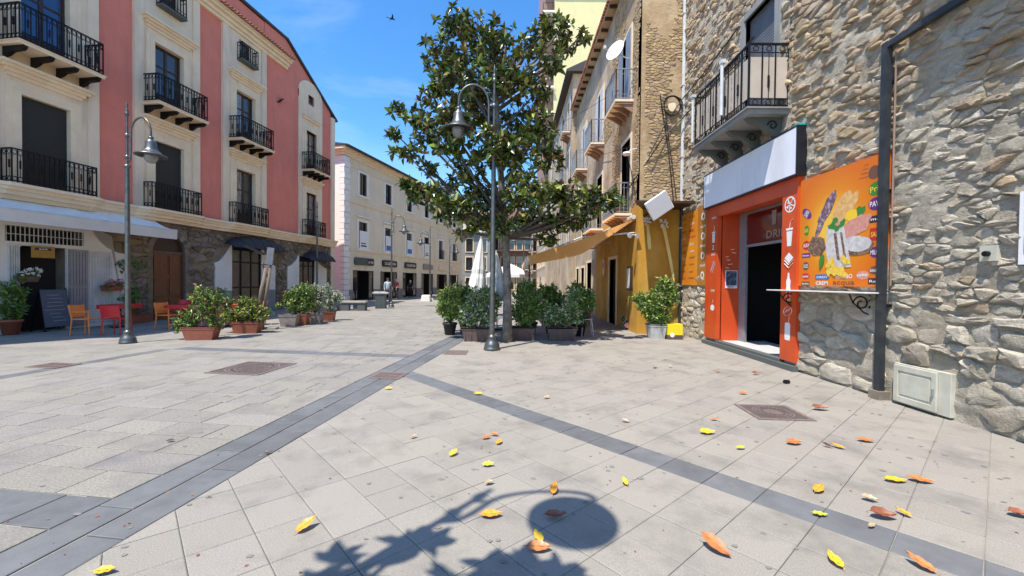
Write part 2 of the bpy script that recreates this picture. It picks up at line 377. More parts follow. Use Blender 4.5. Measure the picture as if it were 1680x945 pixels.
def cells(rnd, x0, x1, z0, z1, w, h, jit=.38, holes=()):
    """irregular masonry: Voronoi cells of jittered, stretched rows"""
    k = w / h; rows = max(1, int(round((z1-z0)/h))); hh = (z1-z0)/rows
    seeds = []; grid = {}
    for r in range(rows):
        n = max(1, int(round((x1-x0)/w))); ww = (x1-x0)/n; off = rnd.random()
        for c in range(-1, n+1):
            if rnd.random() < .22: continue
            sx = x0 + (c + off + rnd.uniform(-jit, jit))*ww; sz = z0 + (r + .5 + rnd.uniform(-jit, jit))*hh
            seeds.append((sx, sz, r)); grid.setdefault((r, int((sx-x0)/ww+2)), []).append((sx, sz))
    out = []; ww = (x1-x0)/max(1, int(round((x1-x0)/w)))
    for (sx, sz, r) in seeds:
        P = [(sx-1.6*w, sz-1.6*h), (sx+1.6*w, sz-1.6*h), (sx+1.6*w, sz+1.6*h), (sx-1.6*w, sz+1.6*h)]
        ci = int((sx-x0)/ww+2)
        for rr in range(r-2, r+3):
            for cc in range(ci-3, ci+4):
                for (tx, tz) in grid.get((rr, cc), ()):
                    if tx == sx and tz == sz: continue
                    a = tx-sx; b = (tz-sz)*k*k
                    mx, mz = (sx+tx)/2, (sz+tz)/2
                    P = clip(P, a, b, a*mx+b*mz)
                    if len(P) < 3: break
        P = clip(P, -1, 0, -x0); P = clip(P, 1, 0, x1) if P else P
        P = clip(P, 0, -1, -z0) if P else P; P = clip(P, 0, 1, z1) if P else P
        if len(P) < 3: continue
        ok = True
        for (a0, a1, b0, b1) in holes:
            cx, cz = centroid(P)
            if a0 < cx < a1 and b0 < cz < b1: ok = False; break
            bx0 = min(p[0] for p in P); bx1 = max(p[0] for p in P); bz0 = min(p[1] for p in P); bz1 = max(p[1] for p in P)
            if bx1 > a0 and bx0 < a1 and bz1 > b0 and bz0 < b1:
                ds = [(a0-cx, (1,0,a0)), (cx-a1, (-1,0,-a1)), (b0-cz, (0,1,b0)), (cz-b1, (0,-1,-b1))]
                P = clip(P, *max(ds)[1])
                if len(P) < 3: ok = False; break
        if ok and abs(area(P)) > w*h*.1: out.append(P)
    return out
def stone(mb, P, rnd, gap, h, tilt=.35, y=0.0, rough=.35, mi=0):
    """one stone over polygon P (x,z), standing proud of plane y towards -y"""
    P = inset(P, gap)
    if len(P) < 3: return
    if area(P) < 0: P = P[::-1]
    Q = []
    for i in range(len(P)):                      # rounded, slightly wavy outline
        p = P[i]; q = P[(i+1) % len(P)]; L = math.hypot(q[0]-p[0], q[1]-p[1])
        if L < .012: Q.append(((p[0]+q[0])/2, (p[1]+q[1])/2)); continue
        nx, nz = -(q[1]-p[1])/L, (q[0]-p[0])/L
        for t in ((.20, .80) if L < .16 else (.16, .5, .84)):
            a = rnd.uniform(-.02, .07)*L if t == .5 else rnd.uniform(0, .03)*L
            Q.append((p[0]+(q[0]-p[0])*t+nx*a, p[1]+(q[1]-p[1])*t+nz*a))
    c = centroid(Q); n = len(Q); ta = rnd.uniform(-tilt, tilt); tb = rnd.uniform(-tilt, tilt)*1.2; hh = h*rnd.uniform(.6, 1.2)
    def ring(sc, d, j):
        o = []
        for (x, z) in Q:
            f = sc + rnd.uniform(-j, j); X = c[0]+(x-c[0])*f; Z = c[1]+(z-c[1])*f
            o.append((X, y-max(.0, d+(ta*(X-c[0])+tb*(Z-c[1]) if d > .002 else -.01)+rnd.uniform(-rough, rough)*h*.35*(d > .002)), Z))
        return o
    vs = ring(1.03, 0, 0) + ring(.95, hh*.78, .035) + ring(.72, hh*1.0, .09) + [(c[0], y-hh*rnd.uniform(.95, 1.2), c[1])]
    fs = []
    for k in (0, 1):
        for i in range(n):
            j = (i+1) % n; fs.append((k*n+i, k*n+j, (k+1)*n+j, (k+1)*n+i))
    for i in range(n): fs.append((2*n+i, 2*n+(i+1) % n, 3*n))
    mb.add(vs, fs, mi)
def wall(mb, x0, x1, z0, z1, holes=(), y=0.0, depth=.3, mi=0, mr=None, sides=True):
    """front face at y with openings and their reveals"""
    mr = mi if mr is None else mr
    xs = sorted(set([x0, x1] + [v for h in holes for v in h[:2] if x0 < v < x1]))
    zs = sorted(set([z0, z1] + [v for h in holes for v in h[2:] if z0 < v < z1]))
    for i in range(len(xs)-1):
        for j in range(len(zs)-1):
            cx, cz = (xs[i]+xs[i+1])/2, (zs[j]+zs[j+1])/2
            if any(h[0] < cx < h[1] and h[2] < cz < h[3] for h in holes): continue
            mb.quad((xs[i], y, zs[j]), (xs[i+1], y, zs[j]), (xs[i+1], y, zs[j+1]), (xs[i], y, zs[j+1]), mi)
    for (a, b, c, d) in holes:
        if b <= x0 or a >= x1: continue
        mb.quad((a, y, c), (a, y+depth, c), (a, y+depth, d), (a, y, d), mr)
        mb.quad((b, y, c), (b, y, d), (b, y+depth, d), (b, y+depth, c), mr)
        mb.quad((a, y, d), (a, y+depth, d), (b, y+depth, d), (b, y, d), mr)
        mb.quad((a, y, c), (b, y, c), (b, y+depth, c), (a, y+depth, c), mr)
    if sides:
        for x in (x0, x1): mb.quad((x, y, z0), (x, y+depth, z0), (x, y+depth, z1), (x, y, z1), mi)
        mb.quad((x0, y, z1), (x1, y, z1), (x1, y+depth, z1), (x0, y+depth, z1), mi)

# ------------------------------------------------------------------ lettering (flat print)
TX = {}
def text_mesh(body):
    if body in TX: return TX[body]
    cu = bpy.data.curves.new('lettering', 'FONT'); cu.body = body; cu.align_x = 'CENTER'; cu.align_y = 'CENTER'; cu.size = 1; cu.resolution_u = 2
    cu.offset = .012
    o = bpy.data.objects.new('lettering', cu); COL.objects.link(o); bpy.context.view_layer.update()
    me = bpy.data.meshes.new_from_object(o.evaluated_get(bpy.context.evaluated_depsgraph_get()))
    bpy.data.objects.remove(o); TX[body] = me; return me
for t in ('CALZEDONIA', 'er vicò', 'DRINK', 'GRAN', 'SNACK', 'COFFEE', 'Prin', 'PAVE', 'm&', 'OREO', 'SAIWA', 'KitKat', 'ALKA', 'Loacker', 'KNOPPERS', 'CAMPARI', 'fonzies', 'Rob', 'SALA', 'CREM', 'MILKA', 'HARIBO', 'perfetti', 'kinder', 'HAPPY', 'MENU', 'BAR', 'OUZO', 'PIZZA', 'PANINI', 'SODA', 'BIRRE', 'TOAST', 'INSALATE', 'acqua', 'succhi'):
    text_mesh(t)
def lettering(body, mat, parent, x, y, z, w, h, rot=0.0, name='lettering'):
    """w,h: wanted width and letter height on a facade plane, facing -y"""
    src = text_mesh(body); bb = [v.co for v in src.vertices]
    x0 = min(c.x for c in bb); x1 = max(c.x for c in bb); y0 = min(c.y for c in bb); y1 = max(c.y for c in bb)
    me = src.copy(); me.materials.clear(); me.materials.append(M[mat])
    sx = w/(x1-x0); sy = h/(y1-y0); cx, cy = (x0+x1)/2, (y0+y1)/2; ca, sa = math.cos(rot), math.sin(rot)
    for v in me.vertices:
        X = (v.co.x-cx)*sx; Y = (v.co.y-cy)*sy; v.co = (X*ca-Y*sa, 0, X*sa+Y*ca)
    o = link(name, me, parent, (x, y, z)); return o
# ================================================================== GROUND AND PAVING
ground = MB()
ground.quad((-500, -500, -.03), (500, -500, -.03), (500, 900, -.03), (-500, 900, -.03))
ground = tag(ground.build('ground', 'grout'), kind='structure')

def slab_mesh(P, rnd, gap, top, jit=.0012, ch=.006):
    A = inset(P, gap)
    if len(A) < 3: return None
    B = inset(A, ch)
    if len(B) != len(A):
        B = [(centroid(A)[0]+(p[0]-centroid(A)[0])*.97, centroid(A)[1]+(p[1]-centroid(A)[1])*.97) for p in A]
    c = centroid(A); tx = rnd.uniform(-jit, jit)*4; ty = rnd.uniform(-jit, jit)*4; dz = rnd.uniform(-jit, jit)
    n = len(A); mb = MB()
    vs = [(x, y, -.02) for x, y in A] + [(x, y, top-.003+dz) for x, y in A] + [(x, y, top+dz+tx*(x-c[0])+ty*(y-c[1])) for x, y in B]
    fs = [(i, (i+1) % n, n+(i+1) % n, n+i) for i in range(n)] + [(n+i, n+(i+1) % n, 2*n+(i+1) % n, 2*n+i) for i in range(n)] + [tuple(2*n+i for i in range(n))]
    mb.add(vs, fs); return mb

def lay(polys, rnd, gap, mats, parent, piece, stuffname, limit):
    """polys: [(poly, material)]; the nearest become pieces of their own, the rest one joined part"""
    def key(t):
        c = centroid(t[0]); vis = c[1] > 2.0 and abs(c[0]) < c[1]*1.35+.4
        return (0 if vis else 1, math.hypot(c[0], c[1]))
    polys.sort(key=key)
    rest = {}
    for i, (P, mt) in enumerate(polys):
        mb = slab_mesh(P, rnd, gap, 0.0)
        if mb is None: continue
        if i < limit: mb.build(piece, mt, parent, fix=False)
        else:
            r = rest.setdefault(mt, MB()); r.add(mb.v, mb.f)
    for mt, r in rest.items():
        tag(r.build(stuffname, mt, parent, fix=False), kind='stuff')

def orient(P): return P if area(P) > 0 else P[::-1]
# double dark band (A): centre line x = xA(y)
TA = (.125, .992); NA = (.992, -.125)             # along / to the right
OA = (-2.43, 4.16)
def fa(d): return NA[0]*OA[0]+NA[1]*OA[1]+d       # NA.p = fa(d)
HALF = .285
# right-hand paving, two joint directions
EB = (-.6845, .729); EF = (.766, .643); OB = (.71, 4.35)
NBv = (.729, .6845)                                # normal of the B lines
rnd = random.Random(5)
side = empty('paved_square', (0, 0, 0)); tag(side, kind='structure')
bed = MB()
def keep_right(P):
    P = clip(P, -NA[0], -NA[1], -fa(HALF+.004))
    P = clip(P, 1, 0, 5.32) if P else P
    P = clip(P, 0, -1, -.2) if P else P
    return P
polys = []; bands = []
det = EB[0]*EF[1]-EB[1]*EF[0]
bk = [-.155, .155]
for k in range(60): bk.append(bk[-1]+.345)
neg = [-.155]
for k in range(60): neg.append(neg[-1]-.345)
rows = sorted(set(bk+neg))
crossing = (-2.05, 7.25)
for r in range(len(rows)-1):
    b0, b1 = rows[r]/.999, rows[r+1]/.999
    off = 0.045 if abs((b0+b1)/2) < .2 else .045
    isb = abs((b0+b1)/2) < .1
    a = -14.0+off
    while a < 16:
        w = .37
        if not isb and rnd.random() < .12: w = .74 if rnd.random() < .3 else .37
        P = [(OB[0]+EB[0]*u+EF[0]*v/.998, OB[1]+EB[1]*u+EF[1]*v/.998) for (u, v) in ((a, b0), (a+w, b0), (a+w, b1), (a, b1))]
        a += w
        c = centroid(P)
        if c[1] > 15 or c[0] < -4 or c[0] > 6 or c[1] < 0: continue
        P = keep_right(orient(P))
        if len(P) < 3 or abs(area(P)) < .004: continue
        if c[0] > 2.83 and c[0] < 3.58 and 4.78 < c[1] < 5.40 and False: continue
        (bands if isb and c[1] < 7.25 else polys).append((P, 'pave_dark' if isb and c[1] < 7.25 else 'pave_warm'))
lay(polys, rnd, .0019, None, side, 'paving_slab', 'far_paving_slabs', 290)
lay(bands, rnd, .003, None, side, 'dark_slab', 'far_dark_slabs', 200)
gb = MB(); gb.quad((-4.6, -.5, -.011), (5.32, -.5, -.011), (5.32, 15.5, -.011), (-2.6, 15.5, -.011)); gb.build('mortar_bed', 'grout_dark', side)

# double band slabs
band = empty('double_band', (0, 0, 0)); tag(band, kind='structure')
bp = []
for sgn in (-1, 1):
    t = -5.0 + (0 if sgn < 0 else .43)
    while t < 16:
        L = rnd.uniform(.8, 1.05)
        d0, d1 = (-HALF, -.008) if sgn < 0 else (.008, HALF)
        P = [(OA[0]+TA[0]*u+NA[0]*v, OA[1]+TA[1]*u+NA[1]*v) for (u, v) in ((t, d0), (t, d1), (t+L, d1), (t+L, d0))]
        t += L
        c = centroid(P)
        if c[1] < -.5: continue
        bp.append((orient(P), 'pave_dark'))
lay(bp, rnd, .0035, None, band, 'dark_slab', 'far_dark_slabs', 60)

# left-hand paving: rows square to the band
left = empty('paved_street', (0, 0, 0)); tag(left, kind='structure')
lb = MB(); lb.quad((-17, -1, -.0075), (-3.5, -1, -.0075), (-1.9, 14.8, -.0075), (-14, 14.8, -.0075)); lb.build('mortar_bed', 'grout', left)
lp = []; ld = []
t = -4.6; row = 0
E0, E1 = 5.75, 6.03                                 # single dark band, metres left of the double band
while t < 30:
    h = .37 if t < 9.5 else .55
    yy = OA[1]+t
    dark = (abs(t+1.64) < .1) or (4.0 < t < 4.3)
    v = HALF+.006
    while v < 13.5:
        w = rnd.choice((.38, .5, .6, .75)) if t < 9.5 else rnd.choice((.7, .9, 1.1))
        if v < E0 and v+w > E0-.2: w = E0-v
        isE = abs(v-E0) < .01
        if isE: w = E1-E0
        P = [(OA[0]+TA[0]*a_-NA[0]*b_, OA[1]+TA[1]*a_-NA[1]*b_) for (a_, b_) in ((t, v), (t+h, v), (t+h, v+w), (t, v+w))]
        v += w
        c = centroid(P)
        if c[1] < .2 or c[1] > 30: continue
        # keep in front of the left house
        P = clip(orient(P), -.9903, .1386, -(.9903*-15.50+0))
        if len(P) < 3: continue
        is_dark = isE and c[1] < 9.2 or (dark and v < E0+.1)
        (ld if is_dark else lp).append((P, 'pave_dark' if is_dark else 'pave_grey'))
    t += h; row += 1
lay(lp, rnd, .0055, None, left, 'paving_slab', 'far_paving_slabs', 290)
lay(ld, rnd, .0045, None, left, 'dark_slab', 'far_dark_slabs', 200)

# street beyond, behind the trees: plain paving texture on one sheet
far = pmat('far_street_paving', (.30, .28, .245), (.25, .235, .205), 5, .9, bump=.003, bscale=30, c3=(.23, .22, .195), s3=.4)
fs_ = MB(); fs_.quad((-6.0, 14.9, -.004), (8.5, 14.9, -.004), (16, 90, -.004), (-34, 90, -.004)); 
tag(fs_.build('street', far), kind='structure')

# thin gutter joint lines are the gaps themselves; iron covers lie on the slabs
def cover(name, label, x, y, sx, sy, rz, round_=False, ribs=True, cat='manhole cover', cols=('cast_iron', 'cast_dark')):
    r = empty(name, (x, y, .0), rz, label, cat)
    f = MB(); t_ = .05
    f.box(-sx/2, sx/2, -sy/2, -sy/2+t_, .002, .011); f.box(-sx/2, sx/2, sy/2-t_, sy/2, .002, .011)
    f.box(-sx/2, -sx/2+t_, -sy/2+t_, sy/2-t_, .002, .011); f.box(sx/2-t_, sx/2, -sy/2+t_, sy/2-t_, .002, .011)
    f.build('frame', cols[0], r)
    p = MB(); p.box(-sx/2+t_, sx/2-t_, -sy/2+t_, sy/2-t_, .001, .006); p.build('plate', cols[1], r)
    g = MB()
    if round_:
        rr = min(sx, sy)/2-.07
        for k, q in enumerate((1, .86, .66, .46)):
            n = 36; a = rr*q; b = a*.93
            for j in range(n):
                a0, a1 = 2*math.pi*j/n, 2*math.pi*(j+1)/n
                g.add([(a*math.cos(a0), a*math.sin(a0), .0095), (a*math.cos(a1), a*math.sin(a1), .0095), (b*math.cos(a1), b*math.sin(a1), .0095), (b*math.cos(a0), b*math.sin(a0), .0095)], [(0, 1, 2, 3)])
        for j in range(-4, 5):
            L = rr*.44*math.sqrt(max(0, 1-(j/5)**2)); g.box(j*rr*.09-.008, j*rr*.09+.008, -L, L, .006, .0098)
        for a in range(24):
            an = a*2*math.pi/24; g.bar((math.cos(an)*rr*.70, math.sin(an)*rr*.70, .008), (math.cos(an)*rr*.83, math.sin(an)*rr*.83, .008), .014)
    else:
        n = max(4, int(sx/.045)); 
        for j in range(n):
            X = -sx/2+t_+(j+.5)*(sx-2*t_)/n; g.box(X-.011, X+.011, -sy/2+t_, sy/2-t_, .006, .0105)
        g.box(-sx/2+t_, sx/2-t_, -.012, .012, .0062, .0108)
    g.build('ribs', cols[0], r)
    return r
cover('manhole_cover', 'rust brown square cover with oval rings beside the stone wall', 3.27, 5.07, .66, .60, R(-3), True)
p = gp(415, 604); cover('manhole_cover', 'large round iron cover set in the grey street paving', p.x, p.y, 1.0, 1.0, R(-7), True)
p = gp(638, 616.5); cover('drain_grate', 'iron drain grate at the crossing of the dark bands', p.x, p.y, .52, .46, R(-7), cat='drain grate')
p = gp(88, 600); cover('drain_grate', 'narrow iron grate at the left edge of the street', p.x, p.y, .62, .42, R(-8), cat='drain grate')
p = gp(748, 578.5); cover('utility_lid', 'reddish square utility lid left of the tall lamp base', p.x, p.y, .5, .5, 0, cat='utility lid', cols=('cast_iron', 'cast_iron'))
# ================================================================== LEFT TOWNHOUSE (red and cream)
# local frame: x along the facade (left to right), y into the house, z up
H1 = empty('townhouse', (-15.56, 0, 0), math.atan2(.9903, .1386),
           'red and cream three storey townhouse with iron balconies and stone ground floor', 'townhouse')
bayc = [8.3, 12.25, 16.0, 19.75, 24.74]
F1Z, F2Z, F3Z = (4.17, 6.72), (7.97, 10.35), (11.85, 12.78)
def opens(c, k, arch=False):
    w = 1.14 if k < 4 else .98
    hs = [(c-w/2, c+w/2, *F1Z), (c-w/2, c+w/2, *F2Z)]
    if not arch: hs.append((c-.36, c+.36, *F3Z))
    else: hs.append((c-.26, c+.26, 11.95, 12.5))
    return hs
def top_at(s):                       # raking top of the end part
    return 14.62 if s < 22.6 else 14.62-(s-22.6)*.545
segs = [(6.0, 9.62, 'c'), (9.62, 10.9, 'r'), (10.9, 13.6, 'c'), (13.6, 14.71, 'r'), (14.71, 17.29, 'c'), (17.29, 18.44, 'r'), (18.44, 21.06, 'c'),
        (21.06, 23.63, 'r'), (23.63, 25.85, 'a'), (25.85, 26.81, 'r'), (26.81, 27.2, 'q')]
for (a, b, k) in segs:
    hs = []
    for i, c in enumerate(bayc):
        if a < c < b: hs = opens(c, i, k == 'a')
    m = MB()
    zt = 13.45 if b <= 22 else 11.9
    if k == 'r':
        wall(m, a, b, 3.9, zt, hs, y=.0, depth=.3)
        if b > 22: m.prism([(a, 11.9), (b, 11.9), (b, top_at(b)), (max(a, 22.6), top_at(max(a, 22.6)))] + ([(a, top_at(a))] if a < 22.6 else []), 'y', 0.0, .3)
        m.build('red_wall_panel', 'stucco_red', H1)
    elif k == 'c':
        wall(m, a, b, 3.9, zt, hs, y=-.06, depth=.36); m.build('cream_wall_panel', 'stucco_cream', H1)
        # pilaster edges: raised strips
        e = MB()
        for x in (a, b-.30): e.box(x, x+.30, -.115, -.061, 4.16, 13.1)
        e.build('pilaster_strip', 'stucco_cream', H1)
    elif k == 'a':
        # red field with a cream arched panel
        wall(m, a, b, 3.9, 11.9, hs, y=0, depth=.3); m.prism([(a, 12.5), (b, 12.5), (b, top_at(b)), (a, top_at(a))], 'y', .003, .3); wall(m, a, b, 11.9, 12.5, hs, y=0, depth=.3, sides=False)
        m.build('red_wall_panel', 'stucco_red', H1)
        n = MB(); c = (a+b)/2; rr = (b-a)/2
        wall(n, a, b, 3.9, 12.05, hs, y=-.06, depth=.058)
        wall(n, a, b, 12.05, 12.5, hs, y=-.06, depth=.058, sides=False)
        arc = [(c+rr*math.cos(t), 12.5+(rr*.72)*math.sin(t)) for t in [math.pi*i/16 for i in range(17)]]
        n.prism(arc, 'y', -.06, -.002); n.build('cream_arched_panel', 'stucco_cream', H1)
    else:
        m.box(a, b, -.09, .3, .0, top_at(b)-.02); m.build('corner_quoin', 'stucco_cream', H1)
# attic strip above the eave
m = MB(); m.prism([(6, 13.45), (22.0, 13.45), (22.0, 14.6), (6, 14.6)], 'y', .02, .3); m.build('attic_wall', 'stucco_red', H1)
m = MB(); m.prism([(21.06+.0, 13.45), (22.61, 13.45), (22.61, 14.62), (21.06, 14.62)], 'y', -.003, .018); m.build('attic_wall', 'stucco_red', H1)
m = MB()
m.box(6, 22.6, -.10, .5, 14.62, 14.74)
m.prism([(22.6, 14.62), (22.6, 14.74), (27.42, 12.11), (27.42, 11.99)], 'y', -.14, .5)
m.build('coping', 'coping', H1)
m = MB(); m.box(6, 22.6, .3, 9, 13.9, 14.0); m.prism([(22.6, 13.9), (22.6, 14.0), (27.2, 11.5), (27.2, 11.4)], 'y', .3, 9); m.box(27.0, 27.2, .3, 9, 0, 11.45); m.box(6, 22.6, 8.8, 9, 0, 13.9); m.box(22.6, 27.0, 8.8, 9, 0, 11.4); m.box(5.8, 6.0, .3, 9, 0, 13.9)
m.build('rear_walls', 'stucco_red', H1)
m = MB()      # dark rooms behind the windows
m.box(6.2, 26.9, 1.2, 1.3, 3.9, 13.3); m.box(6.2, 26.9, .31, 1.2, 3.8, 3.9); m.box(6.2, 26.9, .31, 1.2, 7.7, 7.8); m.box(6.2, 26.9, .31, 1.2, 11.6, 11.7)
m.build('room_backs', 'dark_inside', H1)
# eave cornice
m = MB()
for (z0, z1, d) in ((12.98, 13.12, .14), (13.12, 13.28, .24), (13.28, 13.38, .38), (13.38, 13.45, .46)): m.box(6, 22.62, -d, .02, z0, z1)
m.build('eave_cornice', 'trim_stone', H1)
m = MB(); s = 6.05
while s < 22.5:
    for q in range(1):
        n = 6; vs = []
        for (y, rr) in ((-.62, .075), (.015, .075)):
            for j in range(n+1):
                a = math.pi*j/n; vs.append((s+.09+math.cos(a)*rr, y, 13.47+math.sin(a)*rr*.9+(y+.62)*.28))
        fs = [(j, j+1, n+2+j, n+1+j) for j in range(n)]; m.add(vs, fs)
        m.add([vs[j] for j in range(n+1)], [tuple(range(n+1))])
        m.box(s-.0, s+.02, -.58, .012, 13.455, 13.475)
    s += .18
tag(m.build('eave_tiles', 'tile', H1), kind='stuff')

# window surrounds, hoods, sashes
def surround(c, w, z0, z1, yb):
    m = MB()
    for (t, d0, d1) in ((.16, .0, .055), (.30, .0, .03)):
        a, b = c-w/2, c+w/2; o = t
        i = 0 if t == .16 else .161
        m.box(a-o, a-i-.0, yb-d1, yb, z0, z1+i); m.box(b+i, b+o, yb-d1, yb, z0, z1+i); m.box(a-o, b+o, yb-d1, yb, z1+i, z1+o)
    m.build('window_surround', 'trim_stone', H1)
def hood(c, w, z, yb, big=True):
    m = MB(); q = w/2
    for k, (dz0, dz1, d, e) in enumerate(((0, .10, .06, .30), (.10, .20, .12, .36), (.20, .28, .20, .44), (.28, .36, .27, .50))):
        m.box(c-q-e, c+q+e, yb-d, yb, z+dz0, z+dz1)
    m.build('window_hood', 'trim_stone', H1)
def french(c, w, z0, z1, yb, kind):
    if kind == 'shutter':
        m = MB(); m.box(c-w/2, c+w/2, yb+.10, yb+.14, z0, z1)
        o = m.build('window_shutter', 'dark_shutter', H1)
        s = MB(); z = z0+.06
        while z < z1-.03: s.box(c-w/2+.04, c+w/2-.04, yb+.085, yb+.10, z, z+.03); z += .06
        tag(s.build('slats', 'dark_shutter', o), kind='stuff'); return
    m = MB(); t = .07; y0, y1 = yb+.14, yb+.20
    m.box(c-w/2, c-w/2+t, y0, y1, z0, z1); m.box(c+w/2-t, c+w/2, y0, y1, z0, z1); m.box(c-w/2+t, c+w/2-t, y0, y1, z1-t, z1)
    m.box(c-.05, c+.05, y0, y1, z0, z1-t); m.box(c-w/2+t, c-.05, y0, y1, z0, z0+.55); m.box(c+.05, c+w/2-t, y0, y1, z0, z0+.55)
    m.box(c-w/2+t, c-.05, y0+.005, y1, z0+1.6, z0+1.66); m.box(c+.05, c+w/2-t, y0+.005, y1, z0+1.6, z0+1.66)
    o = m.build('window_frame', 'brown_wood', H1)
    g = 'glass_blue' if kind == 'blue' else 'glass'
    for (a, b) in ((c-w/2+t, c-.05), (c+.05, c+w/2-t)):
        q = MB(); q.box(a, b, y0+.025, y0+.03, z0+.55, z1-t); q.build('pane', 'glass_curtain' if (g == 'glass' and (int(a*7)+int(z0)) % 3 == 0) else g, o)
def railing(parent, pts, z0, h, name='balcony_railing', mat='iron', step=.115, curl=True):
    """iron railing along pts (local xy)"""
    m = MB(); rings = MB()
    for i in range(len(pts)-1):
        p, q = Vector(pts[i]), Vector(pts[i+1]); L = (q-p).length; n = max(1, int(L/step))
        for z, w in ((z0+.05, .025), (z0+.17, .014), (z0+h-.16, .014), (z0+h, .035)):
            m.bar((*p, z), (*q, z), w)
        for k in range(n+1):
            a = p+(q-p)*k/n; m.bar((*a, z0), (*a, z0+h), .02 if k % 4 else .028)
            if k < n and curl:
                b = p+(q-p)*(k+.5)/n; u = (q-p).normalized(); rr = min(.05, L/n*.42)
                for zc in (z0+.11, z0+h-.085):
                    prev = None
                    for j in range(9):
                        an = 2*math.pi*j/8; pt = (b.x+u.x*math.cos(an)*rr, b.y+u.y*math.cos(an)*rr, zc+math.sin(an)*rr)
                        if prev: m.bar(prev, pt, .011)
                        prev = pt
                # belly knots
                if k % 2: m.bar((b.x, b.y, z0+.40), (b.x, b.y, z0+.62), .03); m.bar((b.x, b.y, z0+.17), (b.x, b.y, z0+h-.16), .01)
    return m.build(name, mat, parent, fix=False)
kinds = [('blue', 'glass', 'glass'), ('shutter', 'blue', 'glass'), ('shutter', 'glass', 'glass'), ('glass', 'glass', 'glass'), ('glass', 'glass', 'glass')]
for i, c in enumerate(bayc):
    w = 1.14 if i < 4 else .98; yb = -.06
    for f, (z0, z1) in enumerate((F1Z, F2Z)):
        surround(c, w, z0, z1, yb); french(c, w, z0, z1, yb, kinds[i][f])
        if f == 0: hood(c, w, z1+.42, yb)
        elif i < 4: hood(c, w, z1+.42, yb)
        else:
            m = MB(); m.box(c-w/2-.3, c+w/2+.3, yb-.10, yb, z1+.62, z1+.74); m.box(c-w/2-.36, c+w/2+.36, yb-.16, yb, z1+.74, z1+.80); m.build('window_hood', 'trim_stone', H1)
    if i < 4:
        french(c, .72, *F3Z, yb, 'glass')
        m = MB(); m.box(c-.50, c+.50, yb-.30, yb, F3Z[0]-.12, F3Z[0]-.04); sill = m.build('balconette_sill', 'dark_stone', H1)
        railing(sill, [(c-.47, yb), (c-.47, yb-.27), (c+.47, yb-.27), (c+.47, yb)], F3Z[0]-.04, .74, 'railing', curl=False)
    else:
        m = MB(); m.box(c-.26, c+.26, yb+.12, yb+.16, 11.95, 12.5); m.build('attic_shutter', 'brown_wood', H1)
    # second floor balcony: slab on four brackets
    bw = 1.02 if i < 4 else .86; d = .72
    m = MB(); m.box(c-bw, c+bw, yb-d, yb, 7.86, 7.94); m.box(c-bw-.03, c+bw+.03, yb-d-.03, yb, 7.94, 7.965)
    bal = m.build('balcony_slab', 'trim_stone', H1)
    for k in range(4):
        x = c-bw+.14+k*(2*bw-.28)/3
        q = MB(); q.prism([(yb, 7.86), (yb, 7.60), (yb-.16, 7.64), (yb-.30, 7.72), (yb-d+.10, 7.74), (yb-d+.02, 7.80), (yb-d+.02, 7.86)], 'x', x-.05, x+.05)
        q.build('bracket', 'iron', bal)
    railing(bal, [(c-bw+.03, yb), (c-bw+.03, yb-d+.04), (c+bw-.03, yb-d+.04), (c+bw-.03, yb)], 7.965, .98, 'railing')
# string cornice of the first floor with bays that carry the lower railings
def bulge(d0, d1):
    pts = [(6.0, .0), (6.0, -d0)]
    for c in bayc:
        b = 1.06 if c < 22 else .92
        pts += [(c-b-.28, -d0), (c-b, -d1), (c+b, -d1), (c+b+.28, -d0)]
    pts += [(27.25, -d0), (27.25, .0)]
    return pts
m = MB()
for (z0, z1, a, b) in ((3.72, 3.84, .13, .24), (3.84, 3.96, .20, .36), (3.96, 4.06, .25, .44), (4.06, 4.15, .31, .52)):
    P = bulge(a, b)
    for i in range(1, len(P)-2):
        (x0, y0), (x1, y1) = P[i], P[i+1]
        if abs(x1-x0) < 1e-6: continue
        m.prism([(x0, 0.0), (x1, 0.0), (x1, y1), (x0, y0)], 'z', z0, z1)
m.build('string_cornice', 'trim_stone', H1)
for i, c in enumerate(bayc):
    b = 1.0 if c < 22 else .86
    railing(H1, [(c-b, -.115), (c-b, -.46), (c+b, -.46), (c+b, -.115)], 4.15, .92, 'balcony_railing')
# iron tie plate and floodlights
m = MB(); m.bar((21.95, -.02, 10.95), (22.25, -.02, 11.25), .30, w2=.03); m.build('tie_plate', 'iron', H1)
m = MB(); m.obox(Matrix.Translation((14.66, -.2, 13.0)) @ Matrix.Rotation(R(40), 4, 'X'), .10, .08, .13); m.bar((14.66, -.2, 13.1), (14.66, 0, 13.25), .03)
tag(m.build('floodlight', 'iron', None), 'small black floodlight under the cornice of the red townhouse', 'floodlight').matrix_world = H1.matrix_basis @ Matrix.Identity(4)

# ---- ground floor
GH = [(11.58, 12.75, 0, 2.48), (11.35, 13.2, 2.58, 3.02), (13.33, 14.0, .1, 2.45), (15.4, 16.7, 0, 3.3), (19.0, 20.85, 0, 3.2), (23.72, 25.2, 0, 2.95)]
m = MB(); wall(m, 6.0, 26.81, 0, 3.72, GH, y=.03, depth=.40)
m.build('ground_floor_wall', 'rubble_mortar', H1)
rnd = random.Random(11)
plaster = [(6.0, 14.2, 0, 3.72), (18.1, 21.8, 0, 2.9), (22.75, 26.4, 0, 2.55)]
P = cells(rnd, 13.9, 26.81, 0, 3.72, .34, .20, holes=[(a-.12, b+.12, c-.1, d+.12) for (a, b, c, d) in GH[2:]] + plaster[1:])
P.sort(key=lambda q: centroid(q)[0])
rest = MB()
for i, q in enumerate(P):
    if i < 150:
        s_ = MB(); stone(s_, q, rnd, .012, .05, y=.03); 
        if s_.v: s_.build('stone', 'rubble', H1, fix=False)
    else: stone(rest, q, rnd, .012, .05, y=.03)
